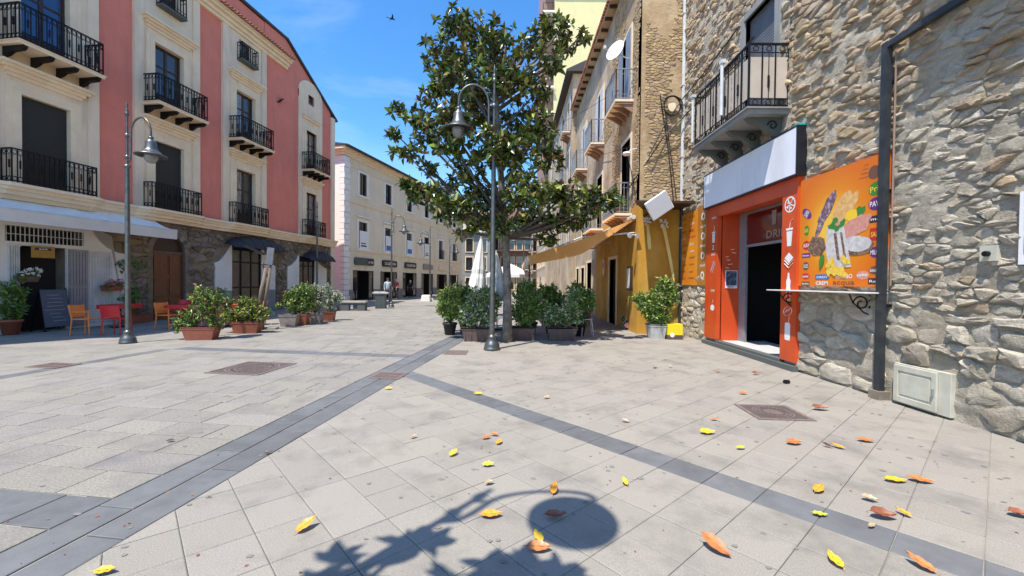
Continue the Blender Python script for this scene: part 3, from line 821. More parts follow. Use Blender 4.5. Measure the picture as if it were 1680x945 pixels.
tag(rest.build('far_stones', 'rubble', H1, fix=False), kind='stuff')
# white plaster fields with cut-out shoulders
def shoulder(x, zlo, zhi, sgn, wd):
    return [(x+sgn*wd*(1-math.cos(t)), zlo+(zhi-zlo)*math.sin(t)) for t in [math.pi/2*i/8 for i in range(9)]]
m = MB()
wall(m, 6.0, 13.30, 0, 3.72, GH[:3], y=-.05, depth=.08); wall(m, 13.30, 14.0, 0, 3.0, GH[2:3], y=-.05, depth=.08, sides=False)
m.prism([(14.0, 0), (14.42, 0), (14.42, 2.42)] + [(14.42-1.12*math.sin(t), 3.72-1.3*math.cos(t)) for t in [math.pi/2*i/8 for i in range(1, 9)]] + [(13.30, 3.0), (14.0, 3.0)], 'y', -.05, .03)
m.build('white_plaster_front', 'white_plaster', H1)
for (x0, x1, h0, h1, top) in ((18.1, 21.8, 19.0, 20.85, 3.25), (22.75, 26.4, 23.72, 25.2, 3.0)):
    m = MB()
    for (xa, xb, sg) in ((x0, h0, 1), (x1, h1, -1)):
        pts = [(xa, .0), (xb, .0), (xb, top), (xb-sg*.05, top)] + [(xa+sg*(abs(xb-xa)-.05)*(1-math.sin(t)), 2.35+(top-2.35)*(1-math.cos(t))) for t in [math.pi/2*(1-i/7) for i in range(1, 8)]][::1] + [(xa, 2.3)]
        pts = [(xa, 1.05), (xb, 1.05), (xb, top)] + [(xa+sg*(abs(xb-xa))*f, 2.3+(top-2.3)*(f**1.8)) for f in (.8, .6, .4, .2, 0)]
        m.prism(pts, 'y', -.03, .03)
    m.build('white_plaster_border', 'white_plaster', H1)
    m = MB()
    for (xa, xb) in ((x0, h0), (h1, x1)): m.box(xa, xb, -.032, .03, 0, 1.05)
    m.build('grey_plaster_dado', 'grey_plaster', H1)
# shop opening: grille, leaf shutters, window door
m = MB(); m.box(11.3, 13.2, .38, .42, 0, 3.1); m.box(13.3, 14.05, .30, .42, 0, 2.6); m.build('shop_interior_back', 'dark_inside', H1)
m = MB()
for k in range(19): m.box(11.38+k*.099, 11.395+k*.099, -.03, -.01, 2.58, 3.02)
m.box(11.33, 13.22, -.035, -.012, 2.78, 2.80); m.build('transom_grille', 'white_metal', H1)
m = MB()
for k in range(5): m.box(11.40+k*.05, 11.43+k*.05, -.09, -.055, .02, 2.46)
m.box(11.38, 11.65, -.10, -.052, 2.44, 2.50); m.build('folded_shutter', 'white_metal', H1)
m = MB(); m.box(12.77, 13.28, -.09, -.055, .05, 2.46)
for k in range(6): m.box(12.80+k*.08, 12.85+k*.08, -.105, -.09, .10, 1.25); m.box(12.80+k*.08, 12.85+k*.08, -.105, -.09, 1.33, 2.40)
m.build('grey_folding_shutter', 'grey_metal', H1)
m = MB()
for (a, b, c, d) in ((13.33, 13.40, .1, 2.45), (13.93, 14.0, .1, 2.45), (13.40, 13.93, 2.38, 2.45), (13.40, 13.93, .1, .2)): m.box(a, b, -.06, .0, c, d)
m.box(13.40, 13.93, -.03, .0, .2, 2.38)
for k in range(6): m.box(13.42+k*.088, 13.48+k*.088, -.045, -.03, .25, 2.30)
m.build('white_shutter_door', 'white_metal', H1)
# arched wooden door
D = empty('x'); bpy.data.objects.remove(D)
m = MB(); m.box(15.4, 16.7, .12, .18, .0, 2.55)
for (a, b) in ((15.47, 16.02), (16.08, 16.63)):
    for (c, d) in ((.15, .8), (.9, 1.6), (1.7, 2.45)): m.box(a+.06, b-.06, .09, .12, c, d)
door = m.build('arched_door', 'door_wood', H1)
m = MB(); m.lathe([(0, 0), (.03, 0), (.03, .03), (0, .04)], 8, (16.1, .09, 1.15)); m.build('handle', 'lamp_iron', door)
m = MB(); arc = [(16.05+.65*math.cos(t), 2.62+.66*math.sin(t)) for t in [math.pi*i/14 for i in range(15)]]
m.prism(arc, 'y', .14, .18); m.build('fanlight', 'brown_wood', H1)
m = MB()
outer = [(16.05+.85*math.cos(t), 2.62+.86*math.sin(t)) for t in [math.pi*i/14 for i in range(15)]]
for i in range(14):
    m.prism([arc[i], outer[i], outer[i+1], arc[i+1]], 'y', -.02, .16)
for sg in (-1, 1): m.box(16.05+sg*.65, 16.05+sg*.85, -.02, .16, 0, 2.62)
m.box(15.40, 16.70, .10, .14, 2.55, 2.63); m.build('door_arch', 'rubble', H1)
m = MB(); 
for (xa, s2) in ((15.4, 1), (16.7, -1)):       # masonry filling the corners over the arch
    m.prism([(xa, 2.62), (xa, 3.35)] + [(16.05-s2*.65*math.cos(t), 2.62+.66*math.sin(t)) for t in [math.pi/2*(1-i/7) for i in range(8)]], 'y', .02, .17)
m.build('arch_spandrel', 'rubble_mortar', H1)
# glazed shop door under the first black canopy
for (a, b, zt) in ((19.0, 20.85, 3.2), (23.72, 25.2, 2.95)):
    m = MB(); w = (b-a)
    for x in (a, a+w/3-.03, a+2*w/3-.03, b-.06): m.box(x, x+.06, .05, .11, 0, zt)
    for z in (0, .45, 1.15, 2.35, zt-.06): m.box(a, b, .053, .107, z, z+.07)
    fr = m.build('shop_front_frame', 'iron', H1)
    for k in range(3):
        q = MB(); q.box(a+k*w/3+.03, a+(k+1)*w/3-.03, .075, .08, .52, zt-.06); q.build('pane', 'glass', fr)
    q = MB(); q.box(a, b, .36, .42, 0, zt); q.build('shop_interior_back', 'dark_inside', H1)

def on1(x, y, z=0): return H1.matrix_basis @ Vector((x, y, z)) if False else Vector((-15.56+.1386*x+.9903*(-y)*1, .9903*x+.1386*y, z))
H1R = math.atan2(.9903, .1386)
# ---- white awning over the corner shop
AW = empty('white_awning', on1(12, 0), H1R, 'long white cloth awning over the shop door at the left edge', 'awning')
x0, x1 = -3.0, 3.35
n = 22; m = MB(); rnd = random.Random(3)
nx, ny_ = 44, 6; vs = []
for i in range(nx+1):
    for j in range(ny_+1):
        u = i/nx; v = j/ny_
        sag = -.05*math.sin(math.pi*v)*(1+.4*math.sin(u*40))+.012*math.sin(u*55+v*3)
        vs.append((x0+(x1-x0)*u, -.06-1.02*v, 3.78-.44*v+sag))
m.add(vs, [(i*(ny_+1)+j, (i+1)*(ny_+1)+j, (i+1)*(ny_+1)+j+1, i*(ny_+1)+j+1) for i in range(nx) for j in range(ny_)])
m.build('awning_cloth', 'awning_white', AW, smooth=True)
m = MB(); m.box(x0, x1, -1.11, -1.07, 3.02, 3.34); m.build('valance', 'awning_valance', AW)
m = MB(); m.tube([(x0, -1.09, 3.35), (x1+.02, -1.09, 3.35)], .028); m.tube([(x0, -.09, 3.80), (x1, -.09, 3.80)], .045)
for x in (-1.2, 1.2, 3.2): m.tube([(x, -.06, 3.25), (x, -.6, 3.38), (x, -1.07, 3.3)], .02, 6)
m.build('awning_bars', 'white_metal', AW)
# ---- black shell canopies
def canopy(sc, w, z, label, d=.85):
    r = empty('black_canopy', on1(sc, 0), H1R, label, 'canopy')
    m = MB(); n = 14; k = 6; vs = []
    for i in range(n+1):
        u = -1+2*i/n
        for j in range(k+1):
            a = math.pi/2*j/k
            hgt = .62*math.sqrt(max(0, 1-abs(u)**2.2*.93))
            vs.append((u*w/2, -d*math.sin(a)*(.35+.65*math.sqrt(max(0, 1-u*u*.8))), z+hgt*math.cos(a)))
    m.add(vs, [(i*(k+1)+j, (i+1)*(k+1)+j, (i+1)*(k+1)+j+1, i*(k+1)+j+1) for i in range(n) for j in range(k)])
    m.build('canvas', 'black_canvas', r, smooth=True)
    q = MB()
    for i in range(0, n+1, 2): q.tube(vs[i*(k+1):(i+1)*(k+1)], .012, 5)
    q.tube([vs[i*(k+1)+k] for i in range(n+1)], .014, 5); q.build('ribs', 'iron', r)
    return r
canopy(20.3, 3.5, 3.02, 'black shell canopy over the glazed doors in the stone ground floor')
canopy(25.3, 2.6, 2.72, 'smaller black canopy at the far end of the red townhouse')

# shop sign under the transom, chalk board, hanging flower basket
r = empty('hanging_sign', on1(12.12, -.12, 2.35), H1R, 'small yellow board hanging over the dark shop door', 'sign')
m = MB(); m.box(-.27, .27, -.02, .0, -.2, .14); m.build('board', pmat('mustard_board', (.42, .24, .05), (.35, .2, .04), 5, .6), r)
m = MB(); m.box(-.2, .18, -.026, -.0205, .02, .09); m.build('dark_stripe', 'print_dark', r); lettering('BAR', 'print_white', r, 0, -.029, .055, .2, .04)
r = empty('menu_board', on1(12.28, -.42), H1R+R(4), 'tall dark menu board leaning in the open shop doorway', 'menu board')
m = MB(); T_ = Matrix.Rotation(R(-9), 4, 'X')
m.obox(T_ @ Matrix.Translation((0, 0, .68)), .33, .02, .55); m.build('board', pmat('slate_board', (.09, .11, .15), (.07, .085, .12), 5, .6), r)
m = MB()
for x in (-.33, .33): m.bar((x, .0, 0), (x, .2, 1.25), .035); m.bar((x, .45, 0), (x, .2, 1.2), .03)
m.build('stand', 'iron', r)
m = MB(); rnd = random.Random(8)
for k in range(8):
    w_ = rnd.uniform(.15, .25); m.obox(T_ @ Matrix.Translation((rnd.uniform(-.05, .05), -.0215, .3+k*.11)), w_, .0008, .008)
m.build('chalk_lines', 'grey_metal', r)
# ================================================================== CREAM CORNER HOUSE (street left, behind)
A2 = math.atan2(.9692, .2462)
H2 = empty('corner_house', (-12.4, 30, 0), A2, 'cream two storey house with white rusticated corner and shops below', 'house')
def on2(x, y, z=0): return Vector((-12.4+.2462*x-.9692*y, 30+.9692*x+.2462*y, z))
sh = [2.5, 6.25, 10.0, 13.8, 17.55, 21.2]; uw = [2.35, 6.05, 9.8, 13.5, 17.15, 21.1]
GH = [(c-1.38, c+1.38, 0, 2.35) for c in sh]
hs = GH+[(c-.55, c+.55, 4.05, 6.15) for c in uw]+[(c-.48, c+.48, 8.2, 9.95) for c in uw]
m = MB(); wall(m, .62, 23.7, 0, 11.0, hs, depth=.35); m.build('facade_wall', 'house_cream', H2)
m = MB(); m.box(0, 23.7, 9.8, 10, 0, 11); m.box(23.5, 23.7, .35, 9.8, 0, 11); m.box(.1, .3, .35, 9.8, 0, 11); m.build('rear_walls', 'house_cream', H2)
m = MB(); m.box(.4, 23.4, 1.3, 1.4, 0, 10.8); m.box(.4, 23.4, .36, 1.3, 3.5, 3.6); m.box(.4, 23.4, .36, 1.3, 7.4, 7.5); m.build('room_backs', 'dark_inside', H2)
# rusticated corner: separate blocks
z = 0.0; k = 0; rnd = random.Random(2)
blk = MB(); blk.box(-.02, .60, -.05, .33, .012, .40); bm1 = blk.mesh('quoin_block', 'quoin')
blk = MB(); blk.box(-.02, .66, -.09, .33, .012, .40); bm2 = blk.mesh('quoin_block', 'quoin')
while z < 10.9:
    o = link('quoin_block', bm1 if k % 2 else bm2, H2, (0, 0, z)); z += .413; k += 1
# return face towards the camera: white, long behind the townhouse
m = MB(); m.box(-.01, .1, .34, 9.8, 0, 11.0); m.build('return_wall', 'quoin', H2)
# cornice and courses
m = MB()
for (z0, z1, d) in ((10.75, 10.95, .10), (10.95, 11.10, .22), (11.10, 11.28, .40)): m.box(-.05-d, 23.75, -d, .34, z0, z1); m.box(-.05-d, .09, .34, 9.9, z0, z1)
m.build('eave_cornice', 'trim_stone', H2)
m = MB(); m.box(.67, 23.72, -.07, -.001, 7.45, 7.62); m.box(.67, 23.72, -.07, -.001, 3.80, 3.94); m.box(.67, 23.72, -.05, -.001, 10.1, 10.2)
m.build('string_courses', 'trim_stone', H2)
m = MB(); prev_ = .67
for c in sh:
    m.box(prev_, c-1.40, -.045, -.001, 0, .85); prev_ = c+1.40
m.box(prev_, 23.7, -.045, -.001, 0, .85); m.build('plinth', 'pot_grey', H2)
m = MB(); m.prism([(-.65, 11.29), (-.65, 11.36), (5, 12.3), (10.4, 11.36), (10.4, 11.29)], 'x', -.5, 24.0); roof = m.build('roof', 'coping', H2)
m = MB(); m.tube([(-.5, -.70, 11.28), (24.0, -.70, 11.28)], .07, 6); m.box(-.52, 24, -.66, -.2, 11.285, 11.30); m.build('gutter', 'coping', roof)
for i, c in enumerate(uw):
    for (w, z0, z1, t) in ((.96, 8.2, 9.95, .20), (1.10, 4.05, 6.15, .22)):
        m = MB(); a, b = c-w/2, c+w/2
        m.box(a-t, a, -.05, -.001, z0, z1+t); m.box(b, b+t, -.05, -.001, z0, z1+t); m.box(a, b, -.05, -.001, z1, z1+t)
        m.box(a-t-.08, b+t+.08, -.14, -.001, z0-.14, z0-.001)
        if z0 < 6: m.box(a-t-.15, b+t+.15, -.2, -.001, z1+t+.12, z1+t+.22)
        fr = m.build('window_surround', 'quoin', H2)
        q = MB(); q.box(a, b, .12, .16, z0, z1); q.build('pane', 'glass', fr)
        q = MB()
        if i % 3 == 0 or z0 > 6: q.box(a+.005, a+.20, .03, .07, z0+.02, z1-.02); q.box(b-.20, b-.005, .03, .07, z0+.02, z1-.02)
        q.box(c-.03, c+.03, .09, .119, z0, z1); q.build('sash', 'brown_wood', fr)
for i, c in enumerate(sh):
    m = MB(); a, b = c-1.38, c+1.38
    for x in (a, a+.62, b-.68, b-.06): m.box(x, x+.06, .02, .08, 0, 2.35)
    for z in (0, .75, 2.29): m.box(a+.06, a+.62, .03, .07, z, z+.06); m.box(b-.62, b-.06, .03, .07, z, z+.06)
    m.box(a+.68, b-.68, .03, .07, 2.29, 2.35)
    fr = m.build('shop_front', 'iron', H2)
    q = MB(); q.box(a+.06, a+.62, .045, .05, .06, 2.29); q.box(b-.62, b-.06, .045, .05, .06, 2.29); q.build('pane', 'glass', fr)
def shop_sign(c, w, h, z, mat_, label, body=None, tm='print_white', sub=None):
    r = empty('shop_sign', on2(c, -.06, z), A2, label, 'shop sign')
    m = MB(); rr = h/2; n = 6
    pts = []
    for (cx, cz, a0) in ((w/2-rr*.5, h/2-rr*.5, 0), (-w/2+rr*.5, h/2-rr*.5, 90), (-w/2+rr*.5, -h/2+rr*.5, 180), (w/2-rr*.5, -h/2+rr*.5, 270)):
        pts += [(cx+rr*.5*math.cos(R(a0+90*j/4)), cz+rr*.5*math.sin(R(a0+90*j/4))) for j in range(5)]
    m.prism(pts, 'y', -.07, .055); m.build('sign_box', mat_, r)
    if sub: q = MB(); q.box(w*.15, w*.48, -.076, -.0705, -h*.42, h*.42); q.build('dark_field', 'sign_black', r)
    if body: lettering(body, tm, r, 0 if not sub else w*.315, -.08, 0, w*.78 if not sub else w*.27, h*.42)
    return r
shop_sign(2.5, 2.5, .58, 3.05, 'bin_grey', 'grey and black shop sign nearest the white corner of the cream house', 'er vicò', sub=True)
shop_sign(6.25, 2.3, .56, 3.05, 'sign_black', 'black sign with white capitals behind the slim street lamp', 'CALZEDONIA')
shop_sign(10.0, 2.2, .56, 3.05, 'sign_black', 'black sign with white capitals over the third shop door', 'CALZEDONIA')
shop_sign(13.8, 2.2, .56, 3.05, 'pot_grey', 'grey brown blank sign over the fourth shop door')
shop_sign(17.55, 2.0, .5, 3.05, 'trim_stone', 'pale cream sign over the fifth shop door')
shop_sign(21.2, 2.0, .5, 3.05, 'trim_stone', 'pale cream sign at the far end of the cream house')
for i, c in enumerate(uw[:4]):
    nm = ('nearest the white corner', 'second from the white corner', 'third from the white corner', 'farthest from the white corner')[i]
    r = empty('window_banner', on2(c, -.07, 4.0), A2, 'white banner hanging over the lower half of a middle window, '+nm, 'banner', 'banners on the cream house')
    m = MB(); m.box(-.50, .54, -.02, .0, .0, 1.45); m.build('cloth', 'print_white', r)
    m = MB(); m.box(-.40, .42, -.024, -.0205, .18, .62) if i in (1, 2) else (m.box(-.34, .38, -.024, -.0205, .22, .34), m.box(-.34, .30, -.024, -.0205, .44, .52)); m.build('blue_print', 'print_blue' if i in (1, 2) else 'print_dark', r)
for i in (4, 5):
    railing(H2, [(uw[i]-.6, -.02), (uw[i]-.6, -.16), (uw[i]+.6, -.16), (uw[i]+.6, -.02)], 4.06, 1.0, 'window_guard', curl=False)

# ================================================================== END OF THE STREET
def plain_house(name, label, x, y, rz, w, dep, h, matw, rowsz, cols, ww, wh, extra=None):
    r = empty(name, (x, y, 0), rz, label, 'house')
    hs = [(w*(k+.5)/cols-ww/2, w*(k+.5)/cols+ww/2, z, z+wh) for z in rowsz for k in range(cols)]
    m = MB(); wall(m, 0, w, 0, h, hs, depth=.3); m.box(0, .3, .3, dep, 0, h); m.box(w-.3, w, .3, dep, 0, h); m.box(.3, w-.3, dep-.3, dep, 0, h); m.box(.3, w-.3, .31, dep-.3, h-.3, h-.05)
    m.build('wall', matw, r)
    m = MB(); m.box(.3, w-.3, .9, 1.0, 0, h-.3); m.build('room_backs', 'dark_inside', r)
    for (a, b, c, d) in hs:
        q = MB(); t = .12
        q.box(a-t, a, -.05, -.001, c, d+t); q.box(b, b+t, -.05, -.001, c, d+t); q.box(a, b, -.05, -.001, d, d+t); q.box(a-t, b+t, -.1, -.001, c-.1, c-.001)
        f = q.build('window', 'trim_stone', r); g = MB(); g.box(a, b, .15, .18, c, d); g.build('pane', 'glass', f)
    return r
r = plain_house('terrace_house', 'grey house with white balustrade terrace and lemon attic at the street end', -9.3, 60, 0, 6.0, 9, 8.7, 'grey_plaster', (.2, 3.2, 5.9), 3, 1.0, 1.9)
m = MB(); m.box(-.2, 6.2, -.5, .6, 8.72, 8.95); m.box(-.1, 6.1, -.45, -.3, 9.75, 9.9)
for k in range(24): m.lathe([(.05, 0), (.09, .2), (.04, .45), (.09, .7), (.05, .8)], 6, (0+k*.265, -.37, 8.95))
m.build('balustrade', 'white_plaster', r)
m = MB(); wall(m, .3, 5.8, 8.96, 11.9, [(1, 1.8, 9.0, 11.0), (3.4, 4.4, 9.0, 11.0)], y=2.2, depth=.2); m.box(.3, 5.8, 2.4, 8, 11.7, 11.9); m.build('attic', 'lemon_stucco', r)
m = MB(); m.box(1, 1.8, 2.35, 2.4, 9, 11); m.box(3.4, 4.4, 2.35, 2.4, 9, 11); m.build('attic_door', 'dark_inside', r)
m = MB(); m.box(.1, 6.1, 1.6, 8.4, 11.91, 12.15); m.build('roof', 'beige_stucco', r)
def striped_balconies(r, w, zs, d=.9):
    for z in zs:
        m = MB(); m.box(.3, w-.3, -d, -.001, z, z+.12); o = m.build('balcony', 'beige_stucco', r)
        railing(o, [(.4, -.02), (.4, -d+.05), (w-.4, -d+.05), (w-.4, -.02)], z+.12, .95, 'railing', step=.3, curl=False)
r = plain_house('apartment_house', 'tall brown apartment house closing the street behind the tree trunk', -3.3, 66, R(-6), 6.4, 10, 13.2, 'brick_brown', (.3, 3.6, 6.7, 9.8), 5, .8, 1.9)
striped_balconies(r, 6.4, (3.4, 6.5, 9.6))
r = plain_house('apartment_house', 'beige apartment house with rows of balconies right of the trunk', 3.0, 64, R(-52), 9.5, 9, 11.4, 'beige_stucco', (.3, 3.4, 6.3, 9.0), 6, .85, 1.8)
striped_balconies(r, 9.5, (3.2, 6.1, 8.8))
# high rise behind the right-hand row
r = empty('high_rise', (3.55, 50, 0), 0, 'tall yellow and beige high rise tower behind the stone houses', 'tower')
m = MB(); wall(m, 1.25, 16, 0, 36.2, [(3+3*k, 4.2+3*k, 3+3.1*j, 4.7+3.1*j) for k in range(4) for j in range(10) if k > 1], depth=.3); m.build('yellow_wall', 'lemon_stucco', r)
m = MB(); m.box(1.2, 16, -.25, .3, 36.21, 44); m.build('upper_wall', 'beige_stucco', r)
m = MB(); m.box(1.25, 16, .9, 12, 0, 36); m.build('core', 'beige_stucco', r)
m = MB(); m.box(0.05, 1.24, .35, 12, 0, 44); m.build('side_wall', 'brick_brown', r)
for j in range(14):
    m = MB(); z = 3.0*j+1.0; m.box(-.15, 1.24, -.5, .34, z, z+.22); o = m.build('balcony', 'quoin', r)
    railing(o, [(-.12, .3), (-.12, -.46), (1.2, -.46)], z+.22, .95, 'railing', step=.25, curl=False)

# ================================================================== RIGHT ROW: old stone houses
XF = 3.95
def onr(x, y, z=0): return None
# --- near stone house: end wall faces the camera at y = 12.8, street face at x = XF running away
H3 = empty('stone_house', (XF, 12.8, 0), 0, 'tall old ochre stone house with yellow painted ground floor beside the snack shop', 'house')
LEN = 13.0; HT = 12.3
rnd = random.Random(21)
m = MB(); wall(m, 0, 1.75, 4.05, HT+1.2, [], depth=.3); m.build('end_wall', 'ochre_plaster', H3)
m = MB(); wall(m, 0, 1.75, 0, 4.05, [], y=.0, depth=.3); m.build('yellow_end_wall', 'yellow_stucco', H3)
P = cells(rnd, .12, 1.72, 4.15, 11.5, .17, .075); rest = MB()
for q in P:
    cx, cz = centroid(q)
    if math.sin(cx*3.1+cz*.9)+math.sin(cz*1.7-cx)*.8 < -.35: continue       # patches still under plaster
    stone(rest, q, rnd, .006, .018, tilt=.1, y=-.002)
tag(rest.build('exposed_stones', 'ochre_stone', H3, fix=False), kind='stuff')
# put-log holes
m = MB()
for (x, z) in ((.95, 8.9), (.62, 6.9), (.35, 11.0), (1.2, 10.6), (1.05, 6.0)): m.lathe([(.09, 0), (.075, .02), (.07, .01), (0, .005)], 9, (x, -.02, z))
# street face is child frame: rotate by -90 deg -> x runs towards the camera, so use explicit coordinates
def SF(a, d, z): return (-d, LEN-a, z)           # a along from far end to near corner, d out from the face
class Side:                                       # boxes given in (along, out, up) mapped to the street face
    def __init__(s, xo=0.0, length=LEN): s.m = MB(); s.xo = xo; s.L = length
    def box(s, y0, y1, d0, d1, z0, z1, mi=0): s.m.box(s.xo-d1, s.xo-d0, y0, y1, z0, z1, mi); return s
    def build(s, *a, **k): return s.m.build(*a, **k)
# street face with door openings (y measured from the corner, away from the camera)
op = [(1.0, 2.05, 3.95, 6.5), (1.1, 2.1, 7.72, 10.2), (5.3, 6.3, 7.72, 10.2), (9.4, 10.4, 7.72, 10.2), (5.3, 6.3, 3.95, 6.4), (9.4, 10.4, 3.95, 6.4), (2.6, 3.7, 0, 2.5), (7.3, 8.6, 0, 2.6), (9.4, 10.4, 0, 2.4), (11.2, 12.1, 0, 2.4)]
def street_wall(r, y0, y1, z0, z1, holes, mat_, name, x=0.0):
    m = MB(); wall(m, y0, y1, z0, z1, holes, depth=.35)
    m.v = [(x+vy, vx, vz) for (vx, vy, vz) in m.v]; return m.build(name, mat_, r)
street_wall(H3, .004, 3.2, 4.05, HT, op, 'ochre_plaster', 'street_wall')
street_wall(H3, 3.204, LEN, 4.05, HT, op, 'old_plaster', 'street_wall')
street_wall(H3, .004, 6.4, 0, 4.05, op, 'yellow_stucco', 'yellow_street_wall', x=-.02)
street_wall(H3, 6.404, LEN, 0, 4.05, op, 'old_plaster', 'white_street_wall')
P = cells(rnd, .1, 3.6, 4.1, 7.5, .17, .075, holes=[(a-.15, b+.15, c-.1, d+.1) for a, b, c, d in op]) + cells(rnd, .1, 5, 7.6, 12.2, .17, .075, holes=[(a-.25, b+.35, c-.1, d+.1) for a, b, c, d in op])
rest = MB()
for q in P:
    cx, cz = centroid(q)
    if math.sin(cx*2.1+cz*1.3)+math.sin(cz*1.1-cx*1.7)*.8 < -.1: continue
    stone(rest, q, rnd, .006, .018, tilt=.1, y=-.002)
rest.v = [(vy, vx, vz) for (vx, vy, vz) in rest.v]
tag(rest.build('street_stones', 'ochre_stone', H3), kind='stuff')
m = MB(); m.box(.9, 1.0, .3, LEN-.1, 0, HT); m.box(1.75, 8.5, .0, .3, 0, HT+1.2); m.box(8.2, 8.5, .3, LEN, 0, HT); m.box(.3, 8.2, LEN-.3, LEN, 0, HT); m.build('inner_walls', 'dark_inside', H3)
for (a, b, c, d) in op:
    s = Side(); t = .13
    if c > 3: s.box(a-t, a, .0, .03, c, d+t).box(b, b+t, .0, .03, c, d+t).box(a, b, .0, .03, d, d+t)
    else: s.box(a-t, a, .02, .05, c, d+t).box(b, b+t, .02, .05, c, d+t).box(a, b, .02, .05, d, d+t)
    fr = s.build('door_surround', 'trim_stone', H3)
    s = Side(); s.box(a, a+.07, -.20, -.14, c, d).box(b-.07, b, -.20, -.14, c, d).box(a+.07, b-.07, -.20, -.14, d-.07, d).box((a+b)/2-.04, (a+b)/2+.04, -.20, -.14, c, d-.07)
    s.build('door_frame', 'white_metal' if c > 5 else 'brown_wood', fr)
    s = Side(); s.box(a+.07, b-.07, -.18, -.175, c, d-.07); s.build('pane', 'glass', fr)
    if c > 7: s = Side(); s.box(a-.02, a+.5, .035, .06, c, d); s.box(b-.03, b+.45, .035, .06, c, d) ; s.build('shutter_leaf', 'grey_metal' if a < 3 else 'white_metal', fr)
# eaves and roof
m = MB(); m.prism([(-.32, HT+.02), (-.32, HT+.10), (4.2, HT+1.9), (9.0, HT+.10), (9.0, HT+.02)], 'y', -.05, LEN); roof = m.build('roof', 'old_plaster', H3)
m = MB(); y = -.02
while y < LEN:
    n = 5; vs = []
    for (x, z) in ((-.42, HT+.08), (.4, HT+.40)):
        for j in range(n+1): a = math.pi*j/n; vs.append((x, y+.09+math.cos(a)*.08, z+math.sin(a)*.08))
    m.add(vs, [(j, j+1, n+2+j, n+1+j) for j in range(n)]); m.add([vs[j] for j in range(n+1)], [tuple(range(n+1))]); y += .19
tag(m.build('eave_tiles', 'tile', roof), kind='stuff')
m = MB(); y = .1
while y < LEN-.2: m.box(-.30, .0, y, y+.07, HT-.10, HT+.015); y += .75
tag(m.build('rafter_ends', 'brown_wood', roof), kind='stuff')
def side_balcony(r, y0, y1, z, d=.6, base=0.0, mat_='trim_stone'):
    m = MB(); m.box(base-d, base-.001, y0, y1, z-.08, z); b = m.build('balcony_slab', mat_, r)
    q = MB(); y = y0+.05
    while y < y1: q.prism([(base-.001, z-.08), (base-.001, z-.42), (base-d*.6, z-.2), (base-d+.03, z-.08)], 'y', y, y+.06); y += .42
    q.box(base-d, base-.02, y0+.02, y0+.06, z-.16, z-.081)
    tag(q.build('brackets', 'brick_brown', b), kind='stuff')
    railing(b, [(base-.02, y0+.03), (base-d+.03, y0+.03), (base-d+.03, y1-.03), (base-.02, y1-.03)], z, 1.0, 'railing', 'grey_metal', curl=False, step=.12)
    return b
side_balcony(H3, .8, 2.4, 7.68); side_balcony(H3, 5.0, 6.7, 7.68); side_balcony(H3, 9.1, 10.8, 7.68); side_balcony(H3, .7, 2.6, 3.9, .58); side_balcony(H3, 5.0, 6.8, 3.95, .58)
# added canopy over the yellow end wall, shaped to throw shade on it
m = MB(); m.prism([(.10, -.001), (1.29, -.001), (1.29, -1.05), (-.45, -1.05)], 'z', 3.90, 3.97); m.build('shade_ledge', 'brown_wood', H3)
# white rain pipe where the two houses meet
m = MB(); m.tube([(5.24, 12.72, 0.2), (5.24, 12.72, 4.0)], .05, 10, mi=1); m.tube([(5.24, 12.72, 4.0), (5.24, 12.72, 14)], .055, 10, mi=0)
for z in (1.5, 3.3, 5.5, 7.7, 9.9): m.box(5.17, 5.31, 12.66, 12.8, z, z+.04, 0)
tag(m.build('rain_pipe', ['white_metal', 'black_pipe']), 'long white rain pipe where the ochre stone house meets the snack shop wall', 'rain pipe')

# --- next house, taller, farther
H4 = empty('old_house', (3.7, 25.9, 0), 0, 'taller weathered grey house farther along the right side of the street', 'house')
op4 = [(a, a+1.1, z, z+2.3) for a in (1.0, 5.0, 9.0, 13) for z in (4.2, 8.0, 11.4)]
street_wall(H4, .304, 17, 0, 14.7, op4, 'old_plaster', 'street_wall')
m = MB(); wall(m, 0, 8, 0, 14.7, [], depth=.3); m.prism([(0, 14.7), (8, 14.7), (8, 16.2), (4, 16.6)], 'y', 0, .3); m.build('gable_wall', 'old_plaster', H4)
m = MB(); m.box(1.0, 1.1, .3, 17, 0, 14.6); m.box(7.8, 8, .3, 17, 0, 14.6); m.box(0.35, 7.8, 16.8, 17, 0, 14.6); m.build('inner_walls', 'dark_inside', H4)
for (a, b, c, d) in op4:
    s = Side(); t = .13; s.box(a-t, a, .0, .03, c, d+t).box(b, b+t, .0, .03, c, d+t).box(a, b, .0, .03, d, d+t); fr = s.build('window_surround', 'trim_stone', H4)
    s = Side(); s.box(a, b, -.16, -.12, c, d); s.build('pane', 'glass', fr)
    s = Side(); s.box(a-.45, a-.02, .035, .07, c, d); s.build('shutter_leaf', 'white_metal', fr)
for z in (7.98, 11.38):
    for a in (.7, 4.7): side_balcony(H4, a, a+1.7, z, .55)
m = MB(); m.prism([(-.45, 14.72), (-.45, 14.84), (4, 16.9), (8.4, 16.3), (8.4, 14.72)], 'y', -.35, 17.2); m.build('roof', 'coping', H4)
# --- last low house so the row goes on
plain_house('side_street_house', 'pale far house at the end of the right-hand row', 3.4, 58, R(-90), 14, 8, 10.5, 'beige_stucco', (.2, 3.4, 6.6), 5, .9, 1.8).location = (3.5, 57.5, 0)
